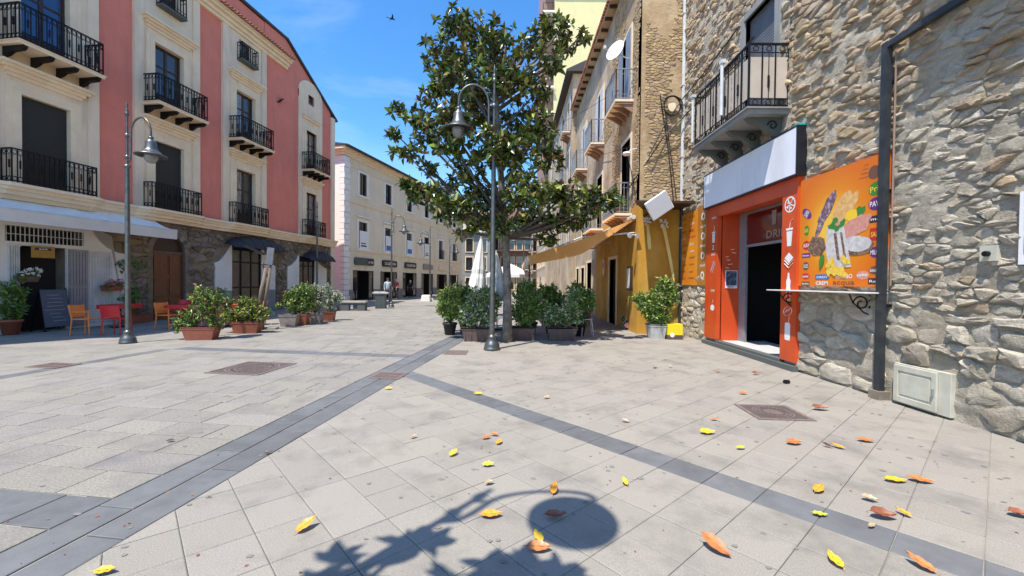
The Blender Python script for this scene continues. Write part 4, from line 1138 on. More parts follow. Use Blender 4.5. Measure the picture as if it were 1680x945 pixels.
# ================================================================== RIGHT: rubble wall with the snack shop
# local frame: origin (5.3, 12.8), x runs towards the camera, y into the wall; x = 12.8 - Y
A5 = R(-90); OX = 12.8
H5 = empty('snack_shop_house', (5.3, OX, 0), A5, 'rough rubble stone house on the right holding the red snack shop', 'house')
def on5(x, y, z=0): return Vector((5.3+y, OX-x, z))
DO = (2.42, 4.91, .10, 3.42)                         # door opening
WO = (3.35, 4.45, 4.95, 7.6)                         # balcony door
stoneg = pmat('grey_rubble_stone', (.74, .66, .53), (.44, .38, .29), 5, .95, stretch=(1, 1, 2.0), vary=.17, huevary=.006, bump=.05, bscale=10, bump2=.035, b2scale=36, c3=(.50, .41, .28), s3=1.1)
stoneb = pmat('ochre_rubble_stone', (.66, .50, .33), (.43, .31, .19), 5, .95, stretch=(1, 1, 2.0), vary=.20, huevary=.007, bump=.05, bscale=10, bump2=.035, b2scale=36, c3=(.54, .49, .40), s3=1.2)
mortar = pmat('rubble_mortar', (.64, .57, .45), (.42, .365, .28), 6, .97, stretch=(1, 1, 1.8), bump=.09, bscale=8, bump2=.03, b2scale=34, c3=(.42, .34, .23), s3=.8)
M['stoneg'] = stoneg; M['stoneb'] = stoneb; M['mortar'] = mortar
m = MB(); wall(m, 0, 14.6, 0, 13.5, [DO, WO], y=.0, depth=.46); m.build('wall_core', 'mortar', H5)
m = MB(); m.box(14.3, 14.6, .47, 7, 0, 13.5); m.box(0, .3, .47, 7, 0, 13.5); m.box(.3, 14.3, 6.7, 7, 0, 13.5); m.box(.3, 14.3, .47, 6.7, 13.3, 13.5); m.build('rear_walls', 'mortar', H5)
m = MB(); m.box(.31, 14.29, 2.4, 2.5, 0, 13.2); m.box(.31, 14.29, .47, 2.4, 3.9, 4.0); m.box(1.6, 1.7, .47, 2.4, .02, 3.9); m.box(5.6, 5.7, .47, 2.4, .02, 3.9); m.build('room_backs', 'dark_inside', H5)
rnd = random.Random(77)
NOH = [(DO[0]-.02, DO[1]+.02, 0, 3.5), (WO[0]-.1, WO[1]+.1, 4.9, 7.7)]
def mortar_skin(x0, x1, z0, z1, st):
    nx = int((x1-x0)/st); nz = int((z1-z0)/st); vs = []
    for j in range(nz+1):
        for i in range(nx+1):
            x = x0+(x1-x0)*i/nx; z = z0+(z1-z0)*j/nz
            d = .016+.030*noise.noise(Vector((x*1.1, z*1.6, 3)))+.020*noise.noise(Vector((x*4, z*7, 9)))+.008*noise.noise(Vector((x*17, z*23, 1)))
            vs.append((x, -max(.002, d), z))
    fs = []
    for j in range(nz):
        for i in range(nx):
            cx = x0+(x1-x0)*(i+.5)/nx; cz = z0+(z1-z0)*(j+.5)/nz
            if any(a < cx < b and c < cz < d for a, b, c, d in NOH): continue
            fs.append((j*(nx+1)+i, j*(nx+1)+i+1, (j+1)*(nx+1)+i+1, (j+1)*(nx+1)+i))
    m = MB(); m.add(vs, fs); return m
mortar_skin(4.9, 9.6, 0, 5.6, .045).build('mortar_skin', 'mortar', H5, smooth=True, fix=False)
mortar_skin(0.01, 4.9, 0, 10.5, .09).build('mortar_skin', 'mortar', H5, smooth=True, fix=False)
hol = [(DO[0]-.30, DO[1]+.30, 0, 3.62), (WO[0]-.14, WO[1]+.20, 4.8, 7.7), (1.75, 5.42, 3.55, 4.53), (-.1, 1.05, 1.55, 3.75), (5.35, 7.08, 1.62, 3.46), (7.20, 8.02, 0, .56)]
z1_ = cells(rnd, 4.9, 14.5, 0.02, 1.28, .34, .19, holes=hol)
z2_ = cells(rnd, 5.0, 14.5, 1.28, 6.2, .215, .09, holes=hol, jit=.44)
z3_ = cells(rnd, 0.02, 5.0, 0.02, 3.9, .26, .15, holes=hol)
z4_ = cells(rnd, 0.02, 5.0, 3.9, 10.5, .24, .11, holes=hol, jit=.44) + cells(rnd, 5.0, 9.0, 6.2, 10.5, .30, .13, holes=hol)
allst = [(q, 'a') for q in z1_]+[(q, 'b') for q in z2_]+[(q, 'c') for q in z3_]+[(q, 'd') for q in z4_]
def pxsize(t):
    c = centroid(t[0]); p = on5(c[0], 0, c[1]); Y = p.y
    if Y < 3.9 or (p.z-1.6)/Y > .72: return -1
    return abs(area(t[0]))/(Y**3)
allst.sort(key=pxsize, reverse=True)
rest = {'stoneg': MB(), 'stoneb': MB()}
for i, (q, k) in enumerate(allst):
    c = centroid(q)
    # the upper part of the wall is browner, the lower one pale grey
    mt = 'stoneb' if c[1]+.35*math.sin(c[0]*1.3)+.25*math.sin(c[0]*3.1+1)+rnd.uniform(-.35, .35) > 3.95-.05*(c[0]-4) else 'stoneg'
    if k == 'c': mt = 'stoneg'
    if rnd.random() < .05: mt = 'stoneb'
    hgt = {'a': .055, 'b': .042, 'c': .036, 'd': .042}[k]*rnd.choice((.4, .7, .9, 1.1, 1.5))
    if k in 'bd' and rnd.random() < .13: continue       # mortar-filled hollows
    s_ = MB() if i < 300 else rest[mt]
    stone(s_, q, rnd, .006 if k != 'a' else .010, hgt, tilt=.13 if k in 'bd' else .07, y=0.0, rough=.5)
    if i < 300 and s_.v: s_.build('stone', mt, H5, fix=False, smooth=2)
for k, r_ in rest.items(): tag(r_.build('far_stones', k, H5, fix=False, smooth=True), kind='stuff')

# ---- shop front: red pillars, lintel, reveal, glazed door with transom
m = MB()
m.box(4.90, 5.33, -.10, .02, .16, 3.60); o = m.build('red_pillar', 'shop_red', H5)
m = MB(); m.box(1.80, 2.42, -.10, .02, .18, 3.60); o2 = m.build('red_pillar', 'shop_red', H5)
m = MB(); m.box(2.42, 4.90, -.098, .02, 3.30, 3.60); m.box(2.42, 4.90, .02, .42, 3.36, 3.42); m.build('red_lintel', 'shop_red', H5)
m = MB(); m.box(2.42, 2.445, .02, .44, .16, 3.36); m.box(4.885, 4.90, .02, .44, .16, 3.36); m.build('red_reveal', 'shop_red', H5)
m = MB()
for (a, b) in ((2.45, 2.74), (4.82, 4.88)): m.box(a, b, .44, .50, .16, 3.36)
for z in (2.50, 3.30): m.box(2.74, 4.82, .442, .498, z, z+.06)
fr = m.build('door_frame', 'grey_metal', H5)
m = MB(); m.box(2.74, 4.82, .465, .470, 2.56, 3.30); m.build('transom_pane', pmat('dark_red_glass', (.11, .012, .012), rough=.12, spec=.7), fr)
lettering('DRINK', 'pot_grey', fr, 4.0, .455, 2.72, .95, .17)
m = MB()
for (x, k) in ((3.78, 0), (4.15, 1)):
    m.prism([(x-.06, 2.92), (x+.06, 2.92), (x+.08, 3.24), (x-.08, 3.24)] if k == 0 else [(x-.02, 2.92), (x+.02, 2.92), (x+.03, 3.04), (x+.11, 3.12), (x+.09, 3.26), (x-.09, 3.26), (x-.11, 3.12), (x-.03, 3.04)], 'y', .456, .460)
m.build('drink_icons', 'pot_grey', fr)
m = MB(); m.box(1.78, 5.36, -.16, .44, .0, .10); m.box(2.42, 4.90, -.11, .46, .10, .155); m.build('doorstep', 'dark_stone', H5)
m = MB(); m.box(2.46, 4.88, .05, 1.1, .157, .162); m.build('shop_floor', 'slab_white', H5)

def blob(parent, name, mat_, pts, y, th=.0025):
    m = MB(); m.prism(pts, 'y', y-th, y); return m.build(name, mat_, parent, fix=True)
def ell(cx, cz, rx, rz, n=16, a=0, wob=0, rnd=None):
    out = []
    for i in range(n):
        t = 2*math.pi*i/n; f = 1+(rnd.uniform(-wob, wob) if rnd else 0); x = rx*f*math.cos(t); z = rz*f*math.sin(t)
        out.append((cx+x*math.cos(a)-z*math.sin(a), cz+x*math.sin(a)+z*math.cos(a)))
    return out
def ringm(cx, cz, r0, r1, y, n=18, sx=1):
    m = MB()
    for i in range(n):
        a, b = 2*math.pi*i/n, 2*math.pi*(i+1)/n
        m.add([(cx+sx*r0*math.cos(a), y, cz+r0*math.sin(a)), (cx+sx*r1*math.cos(a), y, cz+r1*math.sin(a)), (cx+sx*r1*math.cos(b), y, cz+r1*math.sin(b)), (cx+sx*r0*math.cos(b), y, cz+r0*math.sin(b))], [(0, 1, 2, 3)])
    return m
# white pictograms on the near pillar (pizza, cup, toast, bottle, roll, can)
yp = -.102; X = 5.115
def pict(mb, name='pictogram', par=None): return mb.build(name, 'print_white', par or o, fix=True)
m = ringm(X, 3.10, .125, .15, yp); 
for a in (20, 95, 160, 240, 310): m.obox(Matrix.Translation((X, yp, 3.10)) @ Matrix.Rotation(R(a), 4, 'Y') @ Matrix.Translation((.06, 0, 0)), .065, .001, .009)
for (dx, dz) in ((.05, .06), (-.05, .04), (.03, -.07), (-.06, -.05)): m.prism(ell(X+dx, 3.10+dz, .02, .02, 8), 'y', yp-.001, yp)
pict(m)
m = MB(); m.prism([(X-.09, 2.62), (X+.09, 2.62), (X+.10, 2.66), (X-.10, 2.66)], 'y', yp-.001, yp); m.prism([(X-.08, 2.60), (X+.08, 2.60), (X+.055, 2.32), (X-.055, 2.32)], 'y', yp-.001, yp)
m.bar((X+.0, yp, 2.66), (X+.03, yp, 2.78), .018, w2=.002); m.bar((X+.03, yp, 2.78), (X+.10, yp, 2.82), .018, w2=.002); pict(m)
m = MB(); m.prism([(X, 2.20), (X+.12, 2.10), (X, 2.0), (X-.12, 2.10)], 'y', yp-.001, yp)
for k in (0, 1):
    z = 2.02-k*.06; m.bar((X-.12, yp, z+.04), (X, yp, z-.05), .022, w2=.002); m.bar((X, yp, z-.05), (X+.12, yp, z+.04), .022, w2=.002)
pict(m)
m = MB(); m.prism([(X-.02, 1.82), (X+.02, 1.82), (X+.025, 1.74), (X+.06, 1.66), (X+.05, 1.56), (X+.06, 1.50), (X-.06, 1.50), (X-.05, 1.56), (X-.06, 1.66), (X-.025, 1.74)], 'y', yp-.001, yp)
m.box(X-.06, X-.045, yp-.001, yp, 1.30, 1.50); m.box(X+.045, X+.06, yp-.001, yp, 1.30, 1.50); m.box(X-.045, X+.045, yp-.001, yp, 1.30, 1.32); pict(m)
m = MB(); pts = ell(X, 1.10, .12, .085, 16, .35); n_ = 16
for i in range(n_): m.bar((pts[i][0], yp, pts[i][1]), (pts[(i+1) % n_][0], yp, pts[(i+1) % n_][1]), .02, w2=.002)
for d in (-.05, 0, .05): m.bar((X+d-.03, yp, 1.08+d*.35), (X+d+.03, yp, 1.15+d*.35), .016, w2=.002)
pict(m)
m = MB(); m.prism([(X-.065, .55), (X+.065, .55), (X+.075, .60), (X+.075, .84), (X+.06, .88), (X-.06, .88), (X-.075, .84), (X-.075, .60)], 'y', yp-.001, yp); m.bar((X+.02, yp, .88), (X+.05, yp, 1.0), .01, w2=.002); pict(m)
# far pillar: words and pictograms
X = 2.22
for (w_, z_) in (('GRAN', 3.30), ('SNACK', 2.36), ('COFFEE', 1.42)): lettering(w_, 'print_white', o2, X, -.103, z_, .22, .06)
m = MB(); m.prism([(X-.07, 2.90), (X+.07, 2.90), (X+.055, 2.66), (X-.055, 2.66)], 'y', yp-.001, yp); m.box(X-.09, X+.09, yp-.001, yp, 2.91, 2.94); m.bar((X, yp, 2.94), (X+.05, yp, 3.08), .015, w2=.002); pict(m, par=o2)
m = MB(); m.bar((X-.09, yp, 1.92), (X+.07, yp, 2.18), .05, w2=.002); m.bar((X-.04, yp, 1.88), (X+.11, yp, 2.12), .03, w2=.002); pict(m, par=o2)
m = MB(); m.prism(ell(X, .98, .10, .08), 'y', yp-.001, yp); m.bar((X, yp, 1.1), (X+.03, yp, 1.2), .012, w2=.002); pict(m, par=o2)
m = MB(); m.box(X-.03, X+.01, yp-.001, yp, 2.52, 2.60); m.box(X-.05, X+.03, yp-.001, yp, 2.48, 2.51); pict(m, par=o2)
# white swooshes in the reveal and the framed notice
r = empty('framed_notice', (5.3+.25, OX-2.447, 1.72), 0, 'small framed dark notice on the red door reveal', 'notice')
m = MB(); m.box(-.15, .15, -.012, .0, -.23, .22); m.build('frame', 'sign_white', r)
m = MB(); m.box(-.135, .135, -.016, -.0125, -.16, .205); m.build('picture', pmat('notice_picture', (.03, .07, .12), (.25, .20, .16), 14, .3, lo=.5, hi=.62), r)
lettering('MENU', 'print_dark', r, 0, -.014, -.195, .16, .03)
m = MB(); rnd = random.Random(4)
for k in range(6):
    z_ = 2.02+.09*k+rnd.uniform(-.02, .02); y_ = rnd.uniform(.08, .3)
    m.bar((2.447, y_, z_), (2.447, y_+rnd.uniform(.06, .12), z_+rnd.uniform(-.02, .02)), .003, w2=.012)
m.build('scribbles', 'print_white', H5)

# ---- blank light box
r = empty('light_box_sign', on5(3.6, -.0, 3.58), A5, 'long blank white light box sign with black frame over the shop door', 'sign')
m = MB(); m.box(-1.77, 1.80, -.19, -.10, 0, .03); m.box(-1.77, 1.80, -.19, -.10, .87, .90); m.box(1.77, 1.80, -.19, -.10, .03, .87); m.box(-1.80, -1.77, -.19, -.10, 0, .9); m.box(-1.8, 1.80, -.10, .0, 0, .90); m.build('box', 'sign_black', r)
m = MB(); m.box(-1.77, 1.77, -.187, -.101, .03, .87); m.build('face', 'sign_white', r)
m = MB(); m.box(1.64, 1.80, -.16, -.02, .902, .935); m.build('corner_cap', 'lime', r)

# ---- big orange food poster
r = empty('food_poster', on5(6.2, -.03, 1.58), A5, 'large orange poster with a grilled wrap and snack logos beside the door', 'poster')
PM = bpy.data.materials.new('orange_poster_print'); PM.use_nodes = True; nt = PM.node_tree; b = nt.nodes['Principled BSDF']; b.inputs['Roughness'].default_value = .35
tcn = nt.nodes.new('ShaderNodeTexCoord'); mpn = nt.nodes.new('ShaderNodeMapping'); mpn.inputs['Location'].default_value = (.10, 0, -.92); mpn.inputs['Scale'].default_value = (1.1, 0, 1.0)
gr = nt.nodes.new('ShaderNodeTexGradient'); gr.gradient_type = 'SPHERICAL'; rp = nt.nodes.new('ShaderNodeValToRGB')
rp.color_ramp.elements[0].position = .0; rp.color_ramp.elements[0].color = (.68, .155, .012, 1); rp.color_ramp.elements[1].position = .75; rp.color_ramp.elements[1].color = (.86, .50, .06, 1)
e = rp.color_ramp.elements.new(.35); e.color = (.74, .24, .015, 1)
lk(nt, tcn.outputs['Object'], mpn.inputs['Vector']); lk(nt, mpn.outputs[0], gr.inputs['Vector']); lk(nt, gr.outputs['Color'], rp.inputs['Fac']); lk(nt, rp.outputs[0], b.inputs['Base Color'])
M['poster'] = PM
W_, HT_ = .86, 1.90
m = MB(); m.box(-W_, W_, -.04, .03, 0, HT_); pn = m.build('panel', 'poster', r)
y0 = -.0405; rnd = random.Random(9)
LK = [0]
def lay_(mat_, pts, k, name='food_print'): LK[0] += 1; return blob(r, name, mat_, pts, y0-.00045*LK[0], .0003)
# food (plain generic wrap and fillings)
lay_('print_aub', ell(-.22, 1.28, .34, .10, 16, 1.0, .12, rnd), 1); lay_('print_aub', ell(-.36, 1.02, .22, .06, 14, 1.1, .12, rnd), 1)
lay_('print_bread', ell(.10, 1.25, .30, .13, 16, 1.0, .10, rnd), 2); lay_('print_bread', ell(.22, 1.22, .28, .10, 16, .9, .12, rnd), 2)
lay_('print_yellow', ell(.28, 1.10, .12, .09, 12), 2); lay_('print_green', ell(.44, 1.13, .08, .09, 10, 0, .35, rnd), 3)
lay_('print_pink', ell(.36, .92, .28, .14, 18, .35, .16, rnd), 3); lay_('print_pink', ell(.22, .82, .2, .08, 14, .5, .2, rnd), 3)
lay_('print_grill', ell(-.42, .68, .20, .17, 14, -.2, .16, rnd), 3)
lay_('print_grill', ell(.42, .60, .27, .13, 16, -.05, .1, rnd), 3); lay_('print_paper', ell(.40, .65, .26, .12, 16, -.1, .06, rnd), 4)
lay_('print_paper', [(-.20, 1.0), (.12, 1.04), (.30, .30), (-.14, .30), (-.22, .6)], 5); lay_('print_grill', [(-.06, .86), (.0, .86), (.08, .42), (.02, .42)], 6); lay_('print_grill', [(.07, .86), (.11, .86), (.20, .46), (.15, .46)], 6)
for (a, b_) in ((-.12, .98), (.0, .95), (.10, 1.0), (-.05, 1.05)): lay_('print_green', ell(a, b_, .08, .05, 9, rnd.random(), .35, rnd), 6)
lay_('print_pink', ell(.02, 1.0, .05, .03, 8, 0, .2, rnd), 7)
for k in range(12): lay_('print_potato', ell(rnd.uniform(-.18, .24), rnd.uniform(.20, .42), .09, .05, 8, rnd.uniform(0, 3), .2, rnd), 7+k*.5)
lay_('print_green', ell(-.30, .42, .05, .13, 10, -.3, .2, rnd), 6)
# round stamp and faint lines
blob(r, 'stamp', 'print_brown', ell(.66, 1.66, .10, .10, 18, 0, .04, rnd), y0, .001)
m = MB()
for k in range(4): m.box(.40+.03*k, .56, y0-.001, y0, 1.62+.06*k, 1.628+.06*k)
m.build('fine_print', 'print_brown', r)
lettering('42', 'print_dark', r, .62, y0-.002, 1.80, .10, .06) if False else None
# logos
def logo(cx, cz, w, h, mat_, word=None, wm='print_white', rect=False, rot=0.0):
    pts = [(cx-w/2, cz-h/2), (cx+w/2, cz-h/2), (cx+w/2, cz+h/2), (cx-w/2, cz+h/2)] if rect else ell(cx, cz, w/2, h/2, 16, rot)
    blob(r, 'logo', mat_, pts, y0, .0015)
    if word: lettering(word, wm, r, cx, y0-.003, cz, w*.8, h*.42, rot, name='logo_lettering')
logo(-.68, 1.28, .15, .26, 'print_purple', 'SAIWA', rot=.9); logo(-.68, .98, .13, .18, 'print_green', 'Rit' if 'Rit' in TX else 'BAR', 'print_yellow'); logo(-.68, .72, .18, .16, 'print_red', 'ALKA'); 
logo(-.68, .54, .20, .08, 'print_purple', 'fonzies', rect=True); logo(-.68, .35, .15, .15, 'print_brown', 'OUZO'); logo(-.68, .17, .19, .11, 'print_red', 'Loacker'); logo(-.68, .04, .20, .07, 'print_brown', 'fonzies', rect=True)
logo(-.30, .15, .30, .09, 'print_blue', 'OREO', rect=True); logo(.50, .17, .22, .13, 'print_pink', 'perfetti'); lettering('HARIBO', 'print_white', r, .16, y0-.002, .16, .32, .07); lettering('CREM', 'print_white', r, -.30, y0-.002, .05, .26, .06); lettering('acqua', 'print_brown', r, .15, y0-.002, .04, .42, .08)
logo(.70, 1.42, .26, .20, 'print_green', 'Prin', 'print_yellow', rot=.12); logo(.70, 1.20, .25, .19, 'print_purple', 'PAVE'); logo(.71, .98, .22, .10, 'print_dark', 'm&', rect=True); logo(.71, .76, .20, .18, 'print_red', 'SALA', 'print_yellow', rect=True); logo(.71, .50, .20, .16, 'print_purple', 'MILKA'); logo(.71, .24, .20, .12, 'print_brown', 'kinder'); logo(.71, .08, .22, .09, 'print_dark', 'Rob', rect=True)

# ---- menu board at the far end, orange with a brown strip
r = empty('menu_poster', on5(.92, -.03, 1.55), A5, 'orange and yellow menu poster left of the red shop door', 'poster')
m = MB(); m.box(-.92, .30, -.03, .03, 0, 2.15); m.build('orange_panel', pmat('menu_orange', (.72, .19, .02), (.78, .36, .03), .9, .4), r)
m = MB(); m.box(.302, .86, -.03, .03, 0, 2.22); m.build('brown_panel', pmat('menu_brown', (.38, .15, .03), (.46, .20, .04), 2, .4), r)
words = ['PANINI', 'PIZZA', 'TOAST', 'SODA', 'BIRRE', 'INSALATE', 'acqua', 'succhi', 'HAPPY', 'SALA']
rnd = random.Random(14)
for k in range(10):
    for j in range(2):
        lettering(rnd.choice(words), rnd.choice(['print_brown', 'print_dark', 'print_white', 'print_red']), r, -.60+.55*j+rnd.uniform(-.05, .05), -.032, 2.0-.2*k, rnd.uniform(.25, .42), .07)
for k in range(7):
    if k % 2: lettering(rnd.choice(words), 'print_white', r, .62, -.032, 1.9-.27*k, .3, .07)
    else: m = ringm(.62, 1.9-.27*k, .06, .11, -.032, 14); m.build('badge', 'print_white', r, fix=False)
# ---- marble shelf with scroll brackets
r = empty('marble_shelf', on5(6.05, 0, 1.50), A5, 'narrow white marble shelf on iron scroll brackets under the poster', 'shelf')
m = MB(); m.box(-1.22, 1.02, -.34, .0, -.022, .0); bevel(m.build('shelf_top', 'slab_white', r), .006)
for x in (-.85, .72):
    m = MB(); pts = []
    for k in range(26):
        t = k/25; a = t*math.pi*2.6; rr = .12*(1-t*.75); pts.append((x, -.14-rr*math.cos(a), -.17+rr*math.sin(a)))
    m.tube(pts, .011, 6); m.tube([(x, -.012, -.04), (x, -.012, -.36)], .012, 6); m.tube([(x, -.012, -.34), (x, -.1, -.30), (x, -.26, -.16), (x, -.32, -.035)], .011, 6)
    m.build('scroll_bracket', 'iron', r)
# ---- black duct
r = empty('black_duct', on5(7.06, 0), A5, 'black square duct climbing the stone wall and turning right', 'duct')
m = MB(); m.box(-.045, .045, -.15, -.07, .12, 4.98); m.build('upright', 'black_pipe', r)
m = MB(); m.box(.046, 7.2, -.148, -.072, 4.895, 4.975); m.build('cross_run', 'black_pipe', r)
m = MB(); m.box(-.08, .08, -.19, -.02, .0, .12); m.build('foot', 'rubble_mortar', r)
m = MB()
for z in (1.3, 2.9, 4.4): m.box(-.065, .065, -.07, .02, z, z+.04)
m.build('clamps', 'iron', r)
m = MB(); m.tube([(.10, -.075, 1.6), (.10, -.075, 4.8)], .012, 6); m.build('thin_pipe', 'brick_brown', r)
# ---- ivory meter cabinet
r = empty('meter_cabinet', on5(7.61, 0, .03), A5, 'ivory meter cabinet with panelled door at the foot of the stone wall', 'cabinet')
m = MB(); m.box(-.46, .46, -.075, .02, .0, .56); bevel(m.build('frame', 'cabinet', r), .004)
m = MB()
for (a, b_, c, d) in ((-.44, -.36, .02, .54), (.20, .28, .02, .54), (-.36, .20, .46, .54), (-.36, .20, .02, .10)): m.box(a, b_, -.105, -.078, c, d)
m.box(-.36, .20, -.092, -.077, .10, .46); m.prism([(-.33, .13), (.17, .13), (.17, .43), (-.33, .43)], 'y', -.100, -.0925); d_ = m.build('door', 'cabinet', r); bevel(d_, .004); r.scale = (.78, 1, .94)
m = MB(); m.box(.225, .25, -.125, -.105, .22, .32); m.build('handle', 'grey_metal', d_)
# ---- intercom plate and sign at the right edge
r = empty('wall_tap_plate', on5(8.30, -.05, 1.95), A5, 'small pale plate with a dark round knob on the stone wall', 'wall plate')
m = MB(); m.box(-.07, .09, -.03, .05, -.07, .10); m.build('plate', 'cabinet', r); m = MB(); m.tube([(0.01, -.03, .01), (.01, -.07, .01)], .03, 10); m.build('knob', 'iron', r)
r = empty('wall_box', on5(8.78, 0, 1.83), A5, 'white framed box cut by the right edge of the view', 'wall box')
m = MB(); m.box(-.20, .5, -.08, .02, 0, .75); m.build('frame', 'print_white', r); m = MB(); m.box(-.15, .44, -.087, -.081, .12, .30); m.box(-.15, .44, -.087, -.081, .36, .68); m.build('dark_panes', 'glass_blue', r)
# ---- stone pieces around: grey plaster strip at the door foot
# ---- roller shutter door and balcony
m = MB(); z = 4.95
while z < 7.58: m.box(WO[0], WO[1], .10, .13, z, z+.05); m.box(WO[0], WO[1], .115, .14, z+.05, z+.065); z += .065
m.build('roller_shutter', 'steel_shutter', H5)
m = MB(); m.box(WO[0]-.14, WO[0], -.05, .1, 4.95, 7.7); m.box(WO[1], WO[1]+.17, -.05, .1, 4.95, 7.7); m.box(WO[0], WO[1], -.05, .1, 7.6, 7.75); m.build('door_surround', 'grey_plaster', H5)
B = MB(); B.box(2.55, 4.90, -.80, -.0, 4.88, 4.97); B.box(2.50, 4.94, -.84, -.001, 4.971, 5.0); bal = B.build('balcony_slab', 'grey_plaster', H5)
for x in (2.62, 3.25, 3.90, 4.60):
    m = MB(); m.prism([(-.001, 4.88), (-.001, 4.45), (-.08, 4.47), (-.30, 4.62), (-.42, 4.74), (-.62, 4.78), (-.72, 4.88)], 'x', x, x+.12); m.build('bracket', 'dark_stone', bal)
    q = MB(); pts = []
    for k in range(20): t = k/19; a = t*math.pi*2.3; rr = .10*(1-t*.7); pts.append((x+.14, -.22-rr*math.cos(a), 4.72+rr*math.sin(a)))
    q.tube(pts, .012, 5); q.build('scroll', 'iron', bal)
railing(bal, [(2.58, -.02), (2.58, -.78), (4.87, -.78), (4.87, -.02)], 5.0, 1.22, 'railing', curl=True, step=.24)
m = MB()
xs = [2.60+k*.20 for k in range(12)]
for x in xs[:-1]: m.box(x+.02, x+.19, -.765, -.760, 5.20, 5.98)
for y_ in (-.76, -.51, -.27): m.box(4.850, 4.855, y_+.01, y_+.235, 5.20, 5.98)
m.build('screen_cloth', 'balcony_panel', bal)
m = MB(); m.tube([(4.0, -.86, 5.2), (4.0, -.86, 6.3)], .035, 8); m.box(3.95, 4.05, -.90, -.80, 6.3, 6.38); m.tube([(2.6, -.86, 5.1), (2.6, -.86, 6.2)], .03, 8); m.box(2.55, 2.65, -.9, -.8, 6.2, 6.27)
m.build('white_poles', 'white_metal', bal)
# added balcony, unseen outside the frame, sized to shade the wall
B = MB(); B.box(8.5, 14.0, -.92, -.0, 7.05, 7.2); b2 = B.build('balcony_slab', 'grey_plaster', H5); railing(b2, [(8.55, -.02), (8.55, -.88), (13.9, -.88), (13.9, -.02)], 7.2, 1.0, 'railing', step=.2)
B = MB(); B.box(9.15, 9.6, -.42, .0, 3.35, 3.9); b3 = B.build('meter_box', 'grey_metal', H5)
# cables strung along the wall
def cable(label, pts, r_=.012, name='cable', cat='cable', sag=.15, mat_='cable'):
    out = []
    for i in range(len(pts)-1):
        p, q = Vector(pts[i]), Vector(pts[i+1])
        for k in range(8):
            t = k/8; v = p.lerp(q, t); v.z -= sag*4*t*(1-t)*(q-p).length*.1; out.append(v)
    out.append(Vector(pts[-1])); m = MB(); m.tube(out, r_, 5); return tag(m.build(name, mat_), label, cat)
cable('black cable running from the balcony down to the ochre house corner', [(5.22, 9.6, 7.6), (5.2, 12.6, 7.3), (4.7, 12.62, 6.6), (4.15, 12.6, 5.5)], .016)
cable('black cable below, sagging from the snack shop wall to the ochre corner', [(5.22, 9.0, 7.0), (5.2, 12.55, 6.7), (4.6, 12.6, 6.1), (3.85, 12.9, 4.9), (3.8, 16, 4.3)], .02)
cable('pair of dark cables dropping down the ochre wall behind the white panel', [(4.5, 12.68, 7.4), (4.75, 12.66, 5.9), (4.95, 12.66, 4.2)], .02, sag=0)
cable('second dark cable dropping beside the first on the ochre wall', [(4.62, 12.68, 7.2), (4.85, 12.66, 5.6), (5.05, 12.66, 4.2)], .015, sag=0)
cable('thin wire along the street face of the ochre house', [(3.86, 12.9, 4.4), (3.86, 14, 6.2), (3.86, 18, 7.2)], .01, sag=0)
cable('thin overhead wire crossing towards the high rise', [(3.7, 14.5, 8.4), (.8, 20, 8.6), (-4, 30, 9.4)], .007)
r = empty('cable_coil', (4.87, 12.66, 7.05), 0, 'loops of dark cable coiled on the ochre end wall', 'cable coil')
m = MB(); rnd = random.Random(6)
for k in range(5): m.tube([(math.cos(2*math.pi*j/18)*(.24+.03*k*rnd.random())+rnd.uniform(-.01, .01), -.03*k*.5, math.sin(2*math.pi*j/18)*.30) for j in range(19)], .014, 5)
m.build('loops', 'cable', r)
m = MB(); m.prism(ell(.0, 0, .12, .16), 'y', -.005, .04); m.build('plate', 'trim_stone', r)
